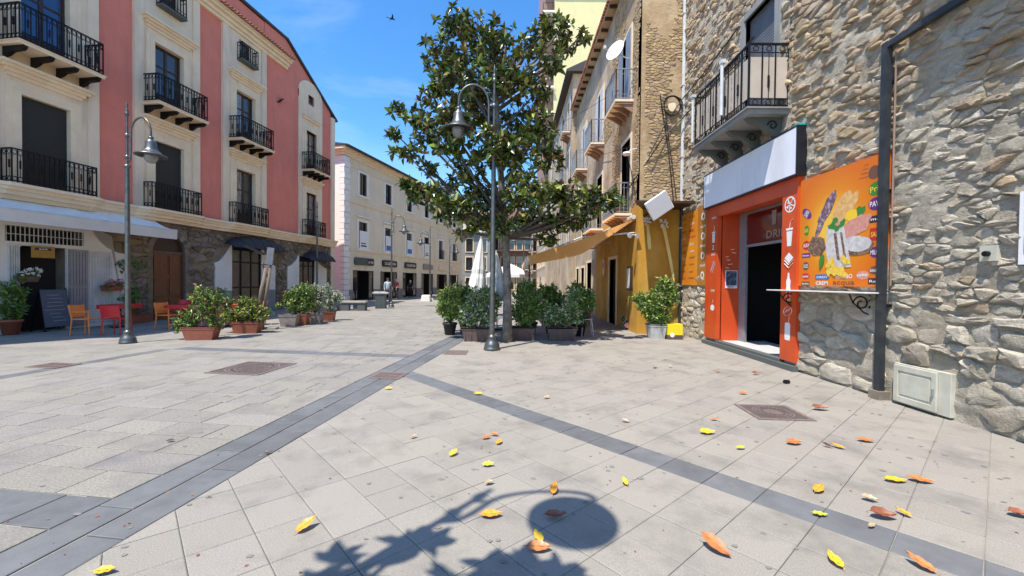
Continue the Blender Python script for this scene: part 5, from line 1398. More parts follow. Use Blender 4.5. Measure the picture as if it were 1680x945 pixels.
# ================================================================== STREET LAMPS
def make_lamp():
    r = empty('street_lamp', (0, 0, 0), 0, 'x', 'street lamp', 'iron street lamps in the square')
    m = MB(); m.lathe([(0, 0), (.185, 0), (.185, .05), (.17, .06), (.17, .11), (.155, .15), (.115, .20), (.088, .27), (.098, .28), (.098, .30), (.068, .33), (0, .42)], 20); m.build('base', 'lamp_iron', r, smooth=True)
    m = MB(); m.lathe([(.060, .30), (.057, 1.6), (.053, 3.4), (.048, 4.62)], 14); m.lathe([(.030, 4.62), (.026, 6.0)], 10)
    m.build('pole', 'lamp_iron', r, smooth=True)
    m = MB()
    for z, q in ((4.62, .075), (4.86, .058), (5.42, .056), (5.98, .05)): m.lathe([(.03, -.05), (q, -.03), (q, .0), (q*.8, .03), (.03, .05)], 14, (0, 0, z))
    m.build('collars', 'lamp_iron', r, smooth=True)
    m = MB(); m.lathe([(.03, 6.0), (.045, 6.05), (.03, 6.09), (.018, 6.15), (.03, 6.2), (.02, 6.25), (0, 6.34)], 10); m.build('finial', 'lamp_iron', r, smooth=True)
    m = MB(); pts = [(.0, 0, 4.72), (.10, 0, 4.78), (.12, 0, 5.0), (.12, 0, 5.45)]
    for k in range(1, 15): a = math.pi*k/14; pts.append((.12+.33*(1-math.cos(a)), 0, 5.45+.40*math.sin(a)))
    pts.append((.78, 0, 5.30)); m.tube(pts, .024, 8); m.tube([(.0, 0, 5.42), (.12, 0, 5.42)], .016, 6); m.tube([(.0, 0, 4.86), (.12, 0, 4.86)], .016, 6)
    arm = m.build('arm', 'lamp_iron', r, smooth=True)
    m = MB(); m.lathe([(0, 5.34), (.05, 5.34), (.06, 5.30), (.045, 5.27), (.10, 5.22), (.12, 5.18), (.12, 5.08), (.14, 5.05), (.14, 5.01), (.19, 4.96), (.25, 4.90), (.335, 4.865), (.34, 4.84), (.325, 4.835), (.24, 4.86), (.16, 4.88), (0, 4.89)], 28, (.78, 0, 0))
    sh_ = m.build('lamp_shade', 'lamp_iron', r, smooth=True)
    m = MB(); m.lathe([(.15, 4.87), (.15, 4.81), (.125, 4.73), (.07, 4.67), (0, 4.655)], 20, (.78, 0, 0)); m.build('glass_bowl', 'lamp_glass', sh_, smooth=True)
    m = MB(); m.lathe([(.0, 4.82), (.13, 4.83), (.14, 4.855), (0, 4.86)], 12, (.78, 0, 0)); m.build('lamp_reflector', 'white_metal', sh_, smooth=True)
    return r
lamp0 = make_lamp()
L_ = [(gp(210, 563), R(-12), 'iron lamp beside the red table, leftmost of the visible lamps', .93),
      (gp(807, 574), R(188), 'tall iron lamp with a bell base standing in front of the magnolia tree', 1.045),
      (gp(520, 503), R(186), 'lamp with its lantern to the left in front of the end of the townhouse', .98),
      (gp(642, 504), R(8), 'slim lamp beside the grey waste bin with its lantern to the right', .93),
      (gp(705, 494), R(190), 'lamp behind the white stone cube with its lantern to the left', .93),
      (gp(737, 488), R(8), 'farthest lamp along the cream house with shops', .9),
      (Vector((.92, 33, 0)), R(185), 'distant lamp seen to the right of the magnolia trunk', 1.0),
      (Vector((-1.93, .80, 0)), R(0), 'lamp just outside the left edge whose shadow lies on the foreground paving', 1.0)]
for i, (p, a, lb, sc) in enumerate(L_):
    if i == 0: lamp0.location = p; lamp0.rotation_euler = (0, 0, a); lamp0['label'] = lb; lamp0.scale = (sc, sc, sc)
    else:
        q = copy_tree(lamp0, p, a, lb, scale=sc)
        if i == 7:
            for ar in q.children:
                if ar.name.startswith('lamp_shade'): ar.scale = (.90, .90, .88); ar.location = (.17, 0, .93)
                if ar.name.startswith('arm'): ar.location = (0, 0, .38); ar.scale = (1.12, 1, 1)

# ================================================================== LEAVES AND TREES
def leaf(mb, p, d, up, L, w, fold=.25, mi=0, droop=.15):
    """pointed folded leaf from p along d"""
    d = d.normalized(); s = d.cross(up)
    if s.length < 1e-4: s = d.orthogonal()
    s.normalize(); n = s.cross(d)
    a = p; b = p+d*L*.38-n*L*droop*.2; c = p+d*L*.72-n*L*droop*.6; t = p+d*L-n*L*droop
    o = len(mb.v)
    mb.v += [tuple(a), tuple(b+s*w*.5+n*w*fold), tuple(b), tuple(b-s*w*.5+n*w*fold), tuple(c+s*w*.36+n*w*fold*.6), tuple(c), tuple(c-s*w*.36+n*w*fold*.6), tuple(t)]
    for f in ((0, 2, 1), (0, 3, 2), (1, 2, 5, 4), (2, 3, 6, 5), (4, 5, 7), (5, 6, 7)): mb.f.append([o+i for i in f]); mb.m.append(mi)
def leaf2(mb, p, d, up, L, w, mi=0):
    d = d.normalized(); s = d.cross(up)
    if s.length < 1e-4: s = d.orthogonal()
    s.normalize(); n = s.cross(d); c = p+d*L*.45
    o = len(mb.v); mb.v += [tuple(p), tuple(c+s*w*.5+n*w*.2), tuple(p+d*L-n*L*.12), tuple(c-s*w*.5+n*w*.2)]
    mb.f += [[o, o+2, o+1], [o, o+3, o+2]]; mb.m += [mi, mi]
def rvec(rnd):
    while True:
        v = Vector((rnd.uniform(-1, 1), rnd.uniform(-1, 1), rnd.uniform(-1, 1)))
        if .05 < v.length < 1: return v.normalized()
def rosette(rnd, n=10, L=.17):
    mb = MB()
    for k in range(n):
        a = k*2.4+rnd.uniform(-.7, .7); el = rnd.uniform(-.7, .9) if k > 3 else rnd.uniform(.6, 1.35)
        d = Vector((math.cos(a)*math.cos(el), math.sin(a)*math.cos(el), math.sin(el)))
        q = rnd.random(); mi = 1 if (k <= 3 and q < .5) or q < .14 else (2 if q > .86 else 0)
        leaf(mb, Vector((0, 0, -.05+.02*k/ n)), d, Vector((0, 0, 1)), L*rnd.uniform(.7, 1.2), L*rnd.uniform(.42, .56), mi=mi, fold=rnd.uniform(.1, .35), droop=rnd.uniform(0, .4))
    return mb
rnd = random.Random(31)
ros = [rosette(rnd, rnd.choice((7, 9, 10)), .205) for _ in range(7)]
rosm = [q.mesh('leaf_cluster', ['magnolia', 'magnolia_light', 'magnolia_brown'], fix=False) for q in ros]

def magnolia(base, label, blobs, trunk_top, parts=300, trunk_r=.12):
    T_ = empty('magnolia_tree', base, 0, label, 'tree')
    rnd = random.Random(int(abs(base.x)*100)+7)
    tt = Vector(trunk_top)
    m = MB(); k = 12; pts = []; rr = []
    for i in range(k+1):
        t = i/k; pts.append((tt.x*t+.06*math.sin(t*5), tt.y*t+.05*math.sin(t*4+1), tt.z*t)); rr.append(trunk_r*(1.25-.25*min(1, t*8)) * (1-.45*t))
    m.tube(pts, rr, 12)
    # fork stub and limbs to every blob
    lim = MB(); anchors = []
    for (c, rad, n) in blobs:
        c = Vector(c); hz = min(max(c.z-1.3*math.hypot(c.x, c.y)*.6-.4, tt.z*.42), tt.z*.98); t = hz/tt.z
        p0 = Vector((tt.x*t+.06*math.sin(t*5), tt.y*t+.05*math.sin(t*4+1), hz))
        mid = p0.lerp(c, .5)+Vector((rnd.uniform(-.15, .15), rnd.uniform(-.15, .15), -.12*(c-p0).length*rnd.uniform(0, 1)))
        pp = [p0.lerp(mid, q/4).lerp(mid.lerp(c, q/4), q/4) for q in range(5)]
        r0 = max(.022, min(trunk_r*.45, .05*(c-p0).length**.5*.8)); lim.tube(pp, [r0*(1-.17*q) for q in range(5)], 6); anchors.append((c, pp[2]))
    spots = []
    lim_d = 1.0
    for (c, rad, n) in blobs:
        c = Vector(c)
        for _ in range(n):
            v = rvec(rnd); f = rnd.random()**.45
            p = c+Vector((v.x*rad[0]*f, v.y*rad[1]*f, v.z*rad[2]*f)); spots.append((p, c, v))
            if rnd.random() < .55:
                q = c.lerp(p, .25); lim.tube([q, q.lerp(p, .5)+Vector((0, 0, -.04)), p], [.012, .009, .006], 4, cap=False)
    m.build('trunk', 'bark', T_, smooth=True); lim.build('branches', 'limb_bark', T_, smooth=True)
    rnd.shuffle(spots); spots.sort(key=lambda s: s[0].y)
    rest = MB()
    for i, (p, c, v) in enumerate(spots):
        up = (v*.55+Vector((0, 0, .9))+rvec(rnd)*.5).normalized(); q = up.to_track_quat('Z', 'Y'); j = rnd.randrange(7); s = rnd.uniform(.75, 1.2)
        q = q @ Matrix.Rotation(rnd.uniform(0, 6.28), 3, 'Z').to_quaternion()
        if i < parts:
            o = link('leaf_cluster', rosm[j], T_, p); o.rotation_mode = 'QUATERNION'; o.rotation_quaternion = q; o.scale = (s, s, s)
        else:
            mt = Matrix.Translation(p) @ q.to_matrix().to_4x4() @ Matrix.Scale(s, 4); o_ = len(rest.v)
            rest.v.extend([tuple(mt @ Vector(a)) for a in ros[j].v]); rest.f.extend([[a+o_ for a in f] for f in ros[j].f]); rest.m.extend(ros[j].m)
    if rest.v: tag(rest.build('foliage', ['magnolia', 'magnolia_light', 'magnolia_brown'], T_, fix=False), kind='stuff')
    return T_
base = gp(832, 561)
def bl(px, py, rx, ry, dy=0.0, dens=1.0, ry_=None):
    Y = base.y+dy; p = atY(px, py, Y); s = Y/FPX
    return ((p.x-base.x, dy, p.z), (rx*s, (ry_ or max(rx, ry))*s*.8, ry*s), int(dens*rx*ry/43)+4)
blobs = [bl(742, 38, 34, 34, .1), bl(725, 90, 40, 40, .4), bl(790, 60, 45, 36, -.2), bl(812, 95, 45, 40, .6), bl(760, 120, 50, 45, -.5), bl(720, 150, 34, 35, 0), bl(840, 130, 45, 40, -.4),
         bl(870, 75, 30, 26, .2), bl(900, 45, 26, 24, .3), bl(925, 40, 22, 22, .0), bl(930, 72, 24, 18, .5), bl(957, 56, 10, 11, .1, 1.6), bl(893, 92, 34, 16, -.2), bl(905, 110, 22, 14, .3),
         bl(735, 195, 45, 35, -.9), bl(790, 185, 50, 45, .8), bl(850, 190, 48, 42, .5), bl(880, 150, 26, 30, -.2), bl(885, 215, 36, 38, -.6), bl(905, 260, 24, 28, .2),
         bl(690, 195, 32, 20, -.3), bl(655, 183, 20, 12, .1, 1.3), bl(652, 222, 16, 8, .4, 1.6), bl(705, 225, 36, 26, .4), bl(740, 235, 34, 26, -1.0, 1.3), bl(668, 255, 26, 13, -.2, 1.3), bl(700, 275, 22, 14, .3, 1.2),
         bl(800, 240, 46, 36, -1.2), bl(850, 260, 46, 40, -.9), bl(770, 275, 38, 22, -.3), bl(662, 300, 16, 10, -.6, 1.6), bl(700, 318, 38, 20, -.4, 1.8), bl(745, 305, 34, 24, .8), bl(745, 345, 45, 26, -.9, 1.9),
         bl(800, 330, 50, 32, .3, 1.7), bl(820, 365, 44, 18, -.5, 1.7), bl(865, 315, 46, 32, -1.3, 1.7), bl(880, 360, 42, 24, .2, 1.7), bl(925, 320, 36, 28, -.5, 1.7), bl(955, 335, 34, 26, .3, 1.7), bl(985, 325, 26, 20, -.2, 1.1), bl(1005, 322, 12, 12, -.2, 1.4),
         bl(935, 365, 34, 16, .5, 1.7), bl(765, 378, 24, 12, -.2), bl(900, 392, 24, 10, .6, 1.2), bl(845, 225, 30, 24, 1.3), bl(780, 150, 36, 30, 1.2), bl(830, 60, 26, 22, .9)]
magnolia(base, 'magnolia tree with a pale trunk and glossy dark leaves in the middle of the square', blobs, (-.30, .05, 6.6))
# second magnolia, behind the camera: its shade reaches the bottom of the view
b2 = Vector((-2.55, -1.3, 0))
blobs2 = [((1.45, 2.10, 3.9), (.20, .12, .12), 6), ((1.78, 2.02, 3.9), (.16, .10, .10), 4), ((1.15, 1.85, 4.0), (.20, .12, .12), 5), ((.46, 2.0, 4.0), (.22, .18, .15), 7), ((.05, 1.15, 4.6), (.4, .4, .4), 12), ((-.2, .5, 5.2), (.7, .6, .6), 34), ((.2, -.3, 5.6), (.9, .8, .7), 50), ((-.9, -.2, 4.8), (.9, .8, .7), 40), ((0, -.9, 4.6), (.9, .8, .7), 40), ((.75, 2.2, 4.1), (.15, .12, .1), 3)]
magnolia(b2, 'second magnolia behind the viewpoint that throws leaf shadows on the paving', blobs2, (-.1, .0, 5.0), parts=0)

# ================================================================== POTTED PLANTS
def shrub_mesh(seed, blobs, n, L, w, mats, weights, droop=.3, stems=True):
    rnd = random.Random(seed); mb = MB(); st = MB(); tot = sum(b[1][0]*b[1][2] for b in blobs)
    for (c, rad) in blobs:
        c = Vector(c); k = int(1.7*n*rad[0]*rad[2]/tot)
        nt_ = max(3, k//9)
        for _ in range(nt_):
            v = rvec(rnd); f = rnd.random()**.5; p = c+Vector((v.x*rad[0]*f, v.y*rad[1]*f, v.z*rad[2]*f))
            d0 = (v*.7+Vector((0, 0, .7))+rvec(rnd)*.4).normalized(); a = p-d0*L*1.8
            if stems: st.tube([(c.x*.25+rnd.uniform(-.03, .03), c.y*.3, max(.2, c.z-rad[2]*1.0)), c.lerp(a, .6), p], [.008, .006, .003], 4, cap=False)
            for j in range(9):
                t = j/8; q = a.lerp(p, t); dd = (d0*.5+rvec(rnd)*.9); dd.z -= droop*rnd.random()
                mi = rnd.choices(range(len(mats)), weights)[0]
                leaf2(mb, q, dd, rvec(rnd), L*rnd.uniform(.7, 1.4), w*rnd.uniform(.8, 1.4), mi)
    return mb, st
def trough(mb, w, d, h, taper=.82, mi=0):
    rim = .02
    for (z0, z1, a, b, o) in ((0, h*.86, taper, 1.0, 0), (h*.86, h, 1.05, 1.05, 0)):
        vs = [(sx*w/2*s, sy*d/2*s, z) for (z, s) in ((z0, a), (z1, b)) for (sx, sy) in ((-1, -1), (1, -1), (1, 1), (-1, 1))]
        mb.add(vs, [(0, 1, 5, 4), (1, 2, 6, 5), (2, 3, 7, 6), (3, 0, 4, 7)] + ([(3, 2, 1, 0)] if z0 == 0 else [(0, 3, 2, 1)]), mi)
    w2, d2 = w/2*1.05, d/2*1.05
    for (a, b, c, e) in ((-w2, w2, -d2, -d2+rim), (-w2, w2, d2-rim, d2), (-w2, -w2+rim, -d2+rim, d2-rim), (w2-rim, w2, -d2+rim, d2-rim)): mb.box(a, b, c, e, h-.03, h+.006, mi)
def round_pot(mb, r, h, mi=0): mb.lathe([(0, 0), (r*.68, 0), (r*.95, h*.84), (r*1.06, h*.84), (r*1.06, h), (r*.95, h), (r*.92, h*.9), (0, h*.9)], 18, mi=mi)
def plant(loc, rz, label, pot, potmat, w, d, h, blobs, n, L, lw, mats, weights, flowers=None, name='potted_plant', group=None, seed=1, ribs=0):
    r = empty(name, loc, rz, label, 'potted plant', group)
    m = MB()
    if pot == 'trough': trough(m, w, d, h)
    else: round_pot(m, w/2, h)
    po = m.build('pot', potmat, r, smooth=(pot == 'round'))
    if ribs:
        q = MB()
        for k in range(ribs): x = -w/2*.8+w*.8*k/(ribs-1); q.box(x-.02, x+.02, -d/2*.97, -d/2*.80, .02, h*.84)
        q.build('ribs', potmat, po)
    m = MB(); (m.box(-w/2*.96, w/2*.96, -d/2*.94, d/2*.94, h-.07, h-.035) if pot == 'trough' else m.lathe([(0, 0), (w/2*.9, 0)], 16, (0, 0, h*.93))); m.build('soil', 'soil', r)
    mb, st = shrub_mesh(seed, blobs, n, L, lw, mats, weights)
    if flowers:
        fm, fn, fr = flowers; mats = list(mats)+[fm]; rnd = random.Random(seed+5)
        for _ in range(fn):
            (c, rad) = rnd.choice(blobs); v = rvec(rnd); p = Vector(c)+Vector((v.x*rad[0], v.y*rad[1], v.z*rad[2]))
            for k in range(6): leaf2(mb, p, (rvec(rnd)+Vector((0, 0, .3))), rvec(rnd), fr, fr*.8, len(mats)-1)
    tag(mb.build('foliage', mats, r, fix=False), kind='stuff'); st.build('stems', 'twig', r, fix=False)
    return r
G1 = ['leaf', 'leaf_light', 'leaf_red']
p = gp(331, 557); plant(p, R(8), 'terracotta trough with an airy bush of pointed leaves beside the orange chairs', 'trough', 'terracotta', .76, .36, .33,
      [((-.28, 0, .62), (.30, .22, .30)), ((.12, 0, .85), (.34, .25, .35)), ((-.05, .05, 1.15), (.34, .24, .32)), ((.35, .05, 1.12), (.3, .2, .26)), ((.62, 0, .95), (.22, .16, .2)), ((-.55, 0, .45), (.2, .2, .2)), ((.3, 0, .5), (.3, .22, .25))], 1700, .085, .04, G1, (.62, .22, .16), seed=3)
p = gp(406, 546); plant(p, R(8), 'terracotta trough with a dense light green bush left of the leaning post', 'trough', 'terracotta', .74, .38, .34,
      [((-.35, 0, .52), (.34, .25, .24)), ((.05, 0, .68), (.40, .28, .32)), ((.35, 0, .6), (.3, .25, .28)), ((-.6, .05, .5), (.25, .2, .2)), ((.0, 0, .95), (.3, .22, .16))], 2000, .085, .045, G1, (.35, .5, .15), seed=4)
p = gp(475, 535); plant(p, R(10), 'grey pink trough half hidden by a green bush, left of the brown pots', 'trough', 'pot_grey', .55, .42, .40, [((.0, 0, .7), (.2, .2, .25)), ((-.35, 0, .72), (.16, .1, .12))], 150, .08, .04, G1, (.6, .4, 0), seed=5, name='planter')
p = gp(494, 533); plant(p, R(10), 'reddish brown pot with the tall green bush before the second canopy', 'trough', 'terracotta', .46, .42, .40,
      [((-.1, 0, .75), (.42, .3, .4)), ((-.3, 0, 1.05), (.34, .3, .34)), ((.15, 0, 1.2), (.34, .3, .32)), ((.3, 0, .8), (.3, .3, .3))], 1800, .09, .05, G1, (.72, .25, .03), seed=6)
p = gp(517, 529.5); plant(p, R(10), 'pale pink trough with thin silvery leaves between two reddish pots', 'trough', 'pot_grey', .55, .42, .38,
      [((0, 0, .7), (.35, .3, .32)), ((.1, 0, 1.1), (.36, .25, .34)), ((-.1, 0, 1.3), (.2, .2, .2))], 1300, .08, .03, ['leaf_silver', 'leaf', 'leaf_light'], (.75, .2, .05), seed=7)
p = gp(540, 526); plant(p, R(10), 'small red brown trough with silver grey bush nearest the stone bench', 'trough', 'terracotta', .42, .42, .36,
      [((0, 0, .65), (.35, .3, .28)), ((.25, 0, .95), (.34, .25, .30)), ((-.05, 0, 1.25), (.16, .14, .32))], 1200, .08, .03, ['leaf_silver', 'leaf', 'leaf_light'], (.75, .2, .05), seed=8)
# in front of the corner shop
p = on1(11.30, -.30); plant(p, H1R, 'dark leafy plant in a reddish pot at the far left of the shop door', 'round', 'terracotta', .45, .45, .42, [((0, 0, .75), (.28, .28, .35)), ((.05, 0, 1.2), (.3, .28, .35)), ((.1, 0, .9), (.35, .3, .2))], 700, .12, .05, ['leaf'], (1,), seed=9)
def hang(loc, label, fl, w=.5, seed=1):
    r = empty('flower_box', loc, H1R, label, 'flower box')
    m = MB(); trough(m, w, .18, .17); m.build('box', 'terracotta' if fl != 'flower_white' else 'pot_brown', r)
    mb, st = shrub_mesh(seed, [((0, 0, .22), (w*.5, .14, .12)), ((w*.2, -.03, .26), (w*.3, .12, .12)), ((-w*.3, -.05, .12), (.12, .1, .12))], 380, .06, .035, ['leaf'], (1,))
    rn = random.Random(seed)
    for _ in range(26):
        p = Vector((rn.uniform(-w*.5, w*.5), rn.uniform(-.16, -.02), rn.uniform(.18, .40)))
        for k in range(7): leaf2(mb, p, rvec(rn), rvec(rn), .05, .045, 1)
    tag(mb.build('flowers', ['leaf', fl], r, fix=False), kind='stuff'); st.build('stems', 'twig', r, fix=False)
hang(on1(11.72, -.22, 1.45), 'flower box with white blossoms hanging at the left of the shop door', 'flower_white', .42, 2)
hang(on1(13.85, -.24, 1.15), 'flower box with pink blossoms hanging on the white shutter door', 'flower_pink', .60, 3)
def bare_shrub(loc, label, h, seed, potw=.5):
    rn = random.Random(seed); r = empty('climbing_shrub', loc, H1R, label, 'shrub'); m = MB()
    trough(m, potw, .3, .3); m.build('pot', 'terracotta', r); st = MB(); lf = MB()
    def br(p, d, L, rad, k):
        q = p+d*L; st.tube([p, p.lerp(q, .5)+rvec(rn)*.03, q], [rad, rad*.8, rad*.6], 5, cap=False)
        for _ in range(3 if k < 2 else 8): leaf2(lf, p.lerp(q, rn.random()), rvec(rn), rvec(rn), .07, .04)
        if k < 4:
            for _ in range(2+(k > 1)): br(q, (d+rvec(rn)*.65+Vector((0, .0, .15))).normalized(), L*rn.uniform(.55, .8), rad*.6, k+1)
    br(Vector((0, 0, .25)), Vector((.0, 0, 1)), h*.45, .022, 0)
    st.build('stems', 'twig', r, fix=False); tag(lf.build('foliage', 'leaf', r, fix=False), kind='stuff')
bare_shrub(on1(14.62, -.32), 'thin branching shrub in a reddish trough against the brown stone wall', 1.9, 5, .8)
plant(on1(14.25, -.45), H1R, 'low dark bush in a trough behind the red chair by the plaster edge', 'trough', 'terracotta', .6, .3, .3, [((0, 0, .7), (.35, .2, .4)), ((.1, 0, 1.05), (.25, .2, .25))], 500, .1, .045, ['leaf'], (1,), seed=12)
# centre group
G2 = ['leaf', 'leaf_light']
p = gp(738, 549); plant(p, 0, 'black pot with a tall lime green bush at the left of the central group', 'round', 'pot_black', .42, .42, .36,
      [((0, 0, .62), (.28, .25, .28)), ((.05, 0, .95), (.34, .28, .30)), ((-.12, 0, 1.2), (.3, .25, .28)), ((.2, 0, 1.35), (.22, .2, .2)), ((-.2, 0, .8), (.3, .25, .25))], 1900, .09, .04, G2, (.22, .78), seed=13)
def tro(px, py, w, label, bl_, n, mats, wt, seed, pm='pot_brown', h=.36, **k):
    plant(gp(px, py), R(k.get('rz', 0)), label, 'trough', pm, w, .40, h, bl_, n, .09, .042, mats, wt, seed=seed, ribs=k.get('ribs', 5))
tro(783, 559, .80, 'long brown trough left of the lamp base with leafy stems', [((-.2, 0, .8), (.35, .25, .42)), ((.25, 0, .75), (.32, .25, .4)), ((0, .05, 1.2), (.36, .25, .26)), ((.3, 0, 1.25), (.2, .2, .2))], 1700, ['leaf', 'leaf_silver', 'leaf_light'], (.5, .35, .15), 14)  # silver leaf share paints in the whitish highlights on this bush
tro(858, 557, .66, 'brown trough right of the magnolia trunk under a dark bush', [((0, 0, .8), (.42, .25, .42)), ((.1, .1, 1.25), (.45, .25, .30)), ((.35, .1, .9), (.3, .25, .4))], 1700, ['leaf', 'leaf_light'], (.85, .15), 15)
tro(921, 558, .80, 'brown ribbed trough with pale flowers in the sun, rightmost of the central group', [((-.3, 0, .7), (.3, .25, .35)), ((.3, 0, .85), (.34, .25, .42)), ((0, .1, .65), (.45, .2, .25)), ((.35, 0, 1.2), (.25, .2, .25))], 1300, ['leaf', 'leaf_silver', 'leaf_light'], (.6, .25, .15), 16)
p = gp(962, 553); r = empty('plant_stand', p+Vector((.05, .25, 0)), 0, 'pale wire plant stand with a bushy plant beside the ribbed trough', 'plant stand')
m = MB()
for (a, b_) in ((-.12, -.12), (.12, -.12), (.12, .12), (-.12, .12)): m.bar((a*1.5, b_*1.5, 0), (a, b_, .5), .02)
m.lathe([(.0, .5), (.18, .5), (.18, .52), (0, .52)], 14); m.build('stand', 'white_metal', r)
plant(p+Vector((.05, .25, .522)), 0, 'dense round plant standing on the pale wire plant stand', 'round', 'pot_brown', .3, .3, .22, [((0, 0, .45), (.28, .25, .26)), ((0, 0, .75), (.25, .22, .2))], 800, .08, .04, ['leaf', 'leaf_silver'], (.8, .2), seed=17)
# taller hedge plants standing behind the troughs
for k, (px, yy, hh, lb) in enumerate(((765, 12.6, 1.45, 'leafy green bush behind the left brown trough'), (800, 12.9, 1.35, 'bright green bush seen between the lamp post and the magnolia trunk'), (870, 12.4, 1.6, 'tall dark bush behind the trough right of the trunk'), (905, 12.8, 1.5, 'dark bush behind the ribbed trough below the awning corner'), (950, 12.2, 1.55, 'tall dark bush at the right end of the central group'))):
    q = atY(px, 500, yy); q.z = 0
    plant(q, 0, lb, 'round', 'pot_black', .45, .45, .38, [((0, 0, hh*.45), (.38, .3, .35)), ((.1, 0, hh*.7), (.42, .3, .35)), ((-.1, 0, hh*.9), (.34, .28, .25))], 1500, .10, .05, ['leaf', 'leaf_light'], (.75, .25) if k != 1 else (.2, .8), seed=20+k)
# right, by the snack shop
p = gp(1076, 555); plant(p, 0, 'big green bush in a whitish cube pot beside the menu poster', 'trough', 'pot_white', .46, .42, .42,
      [((0, 0, .8), (.45, .35, .38)), ((.15, 0, 1.15), (.45, .35, .38)), ((-.25, 0, 1.0), (.35, .3, .3)), ((.3, 0, 1.55), (.3, .28, .32)), ((-.5, .1, 1.2), (.3, .25, .16)), ((.1, 0, .55), (.4, .3, .2)), ((.45, 0, 1.2), (.2, .2, .3))], 3000, .10, .045, G2, (.6, .4), seed=30)
p = gp(1104, 556); r = empty('yellow_box', p, R(2), 'bright yellow box with a dark base stripe at the foot of the bush', 'box')
m = MB(); m.box(-.21, .21, -.16, .16, .13, .44); m.build('box_body', 'yellow_box', r); m = MB(); m.box(-.212, .212, -.162, .162, 0, .13); m.build('dark_stripe', 'pot_brown', r)
m = MB(); m.prism(ell(-.09, .13, .065, .065), 'y', -.170, -.163); m.build('round_badge', 'print_white', r)
p = gp(1055, 541); r = empty('waste_bin', p, 0, 'narrow dark green bin behind the big bush', 'bin')
m = MB(); m.lathe([(0, 0), (.17, 0), (.2, .9), (.21, .9), (.21, .95), (0, .97)], 16); m.build('body', 'bin_green', r)
p = gp(1040, 541); plant(p, 0, 'tall pale pot of red flowers by the yellow house corner', 'round', 'pot_white', .26, .26, .85, [((0, 0, .95), (.18, .15, .12)), ((-.15, 0, 1.05), (.15, .12, .1)), ((.3, 0, 1.1), (.25, .15, .15))], 350, .08, .04, G2, (.4, .6), flowers=('flower_red', 26, .06), seed=33)
p = gp(1030, 541); r = empty('hose_reel', p+Vector((0, 0, .17)), R(-25), 'small round reel with a pink hub lying near the pots', 'hose reel')
m = MB()
for k in range(7): m.tube([(.15*math.cos(2*math.pi*j/14), -.12+.04*k, .15*math.sin(2*math.pi*j/14)) for j in range(15)], .022, 6)
m.build('coils', 'bin_green', r); m = MB(); m.tube([(0, -.16, 0), (0, .12, 0)], .09, 12); m.build('hub', 'flower_pink', r)
r = plant(p+Vector((-.02, .3, 0)), 0, 'small cactus-like plant behind the hose reel', 'round', 'pot_brown', .2, .2, .2, [((0, 0, .38), (.14, .12, .12))], 220, .07, .03, ['leaf', 'leaf_silver'], (.6, .4), seed=34)
# plant pots on the ochre balcony
plant(Vector((XF-.32, 12.8+1.15, 3.905)), 0, 'spiky green plant on the low balcony of the ochre house', 'round', 'terracotta', .26, .26, .22, [((0, 0, .45), (.28, .35, .25)), ((-.02, .4, .4), (.25, .3, .2))], 500, .14, .035, G2, (.5, .5), seed=35)
# ================================================================== CAFE FURNITURE
def make_chair(matn):
    r = empty('cafe_chair', (0, 0, 0), 0, 'x', 'chair')
    m = MB(); m.box(-.23, .23, -.22, .22, .43, .46); bevel(m.build('seat', matn, r), .01)
    m = MB(); n = 6; vs = []
    for i in range(n+1):
        x = -.23+.46*i/n; cv = .045*(1-(x/.23)**2)
        for (z, y) in ((.50, .20), (.64, .225), (.82, .27)): vs.append((x, y+cv, z))
    vs += [(a, b+.02, c) for (a, b, c) in vs]; k = (n+1)*3; fs = []
    for i in range(n):
        for j in range(2):
            a = i*3+j; fs += [(a, a+3, a+4, a+1), (k+a, k+a+1, k+a+4, k+a+3)]
    for i in range(n): fs += [(i*3, k+i*3, k+i*3+3, i*3+3), (i*3+2, i*3+5, k+i*3+5, k+i*3+2)]
    for e in (0, n):
        for j in range(2): a = e*3+j; fs.append((a, a+1, k+a+1, k+a))
    m.add(vs, fs); m.build('backrest', matn, r)
    for (x, y) in ((-.21, -.2), (.21, -.2), (-.21, .2), (.21, .2)):
        m = MB(); top_ = .66 if y < 0 else .84
        m.tube([(x*1.08, y*1.18, 0), (x, y, .44), (x, y*(1.0 if y < 0 else 1.3), top_ if y > 0 else .64)], [.014, .02, .017], 6); m.build('leg', matn, r)
    for x in (-.225, .225):
        m = MB(); m.box(x-.022, x+.022, -.21, .25, .635, .66); bevel(m.build('armrest', matn, r), .008)
    return r
def place(proto, first, loc, rz, label, group):
    if first: proto.location = loc; proto.rotation_euler = (0, 0, rz); proto['label'] = label; proto['group'] = group; return proto
    return copy_tree(proto, loc, rz, label, group)
co = make_chair('chair_orange'); cr_ = make_chair('chair_red')
og, rg = 'orange plastic cafe chairs', 'red plastic cafe chairs'
def pg(x, y): v = gp(x, y); v.z = 0; return v
place(co, True, pg(143, 549), R(98), 'orange armchair at the left side of the red table, side on', og)
place(cr_, True, pg(192, 549), R(190), 'red armchair in front of the left red table with its back to the viewer', rg)
place(co, False, pg(198, 528), R(5), 'orange chair behind the left red table, partly hidden by the lamp post', og)
place(co, False, pg(277, 540), R(85), 'orange chair beyond the first lamp, left of the airy bush', og)
place(cr_, False, pg(298, 530), R(10), 'red chair behind the second table beside the wooden door', rg)
place(cr_, False, pg(350, 538), R(-80), 'bright red chair between the two terracotta troughs', rg)
place(co, False, pg(421, 533), R(-70), 'orange chair behind the light green bush by the leaning post', og)
place(cr_, False, pg(383, 530), R(-10), 'red chair seen through the leaves of the light green bush', rg)
place(cr_, False, pg(330, 528), R(20), 'dark red chair deep behind the airy bush', rg)
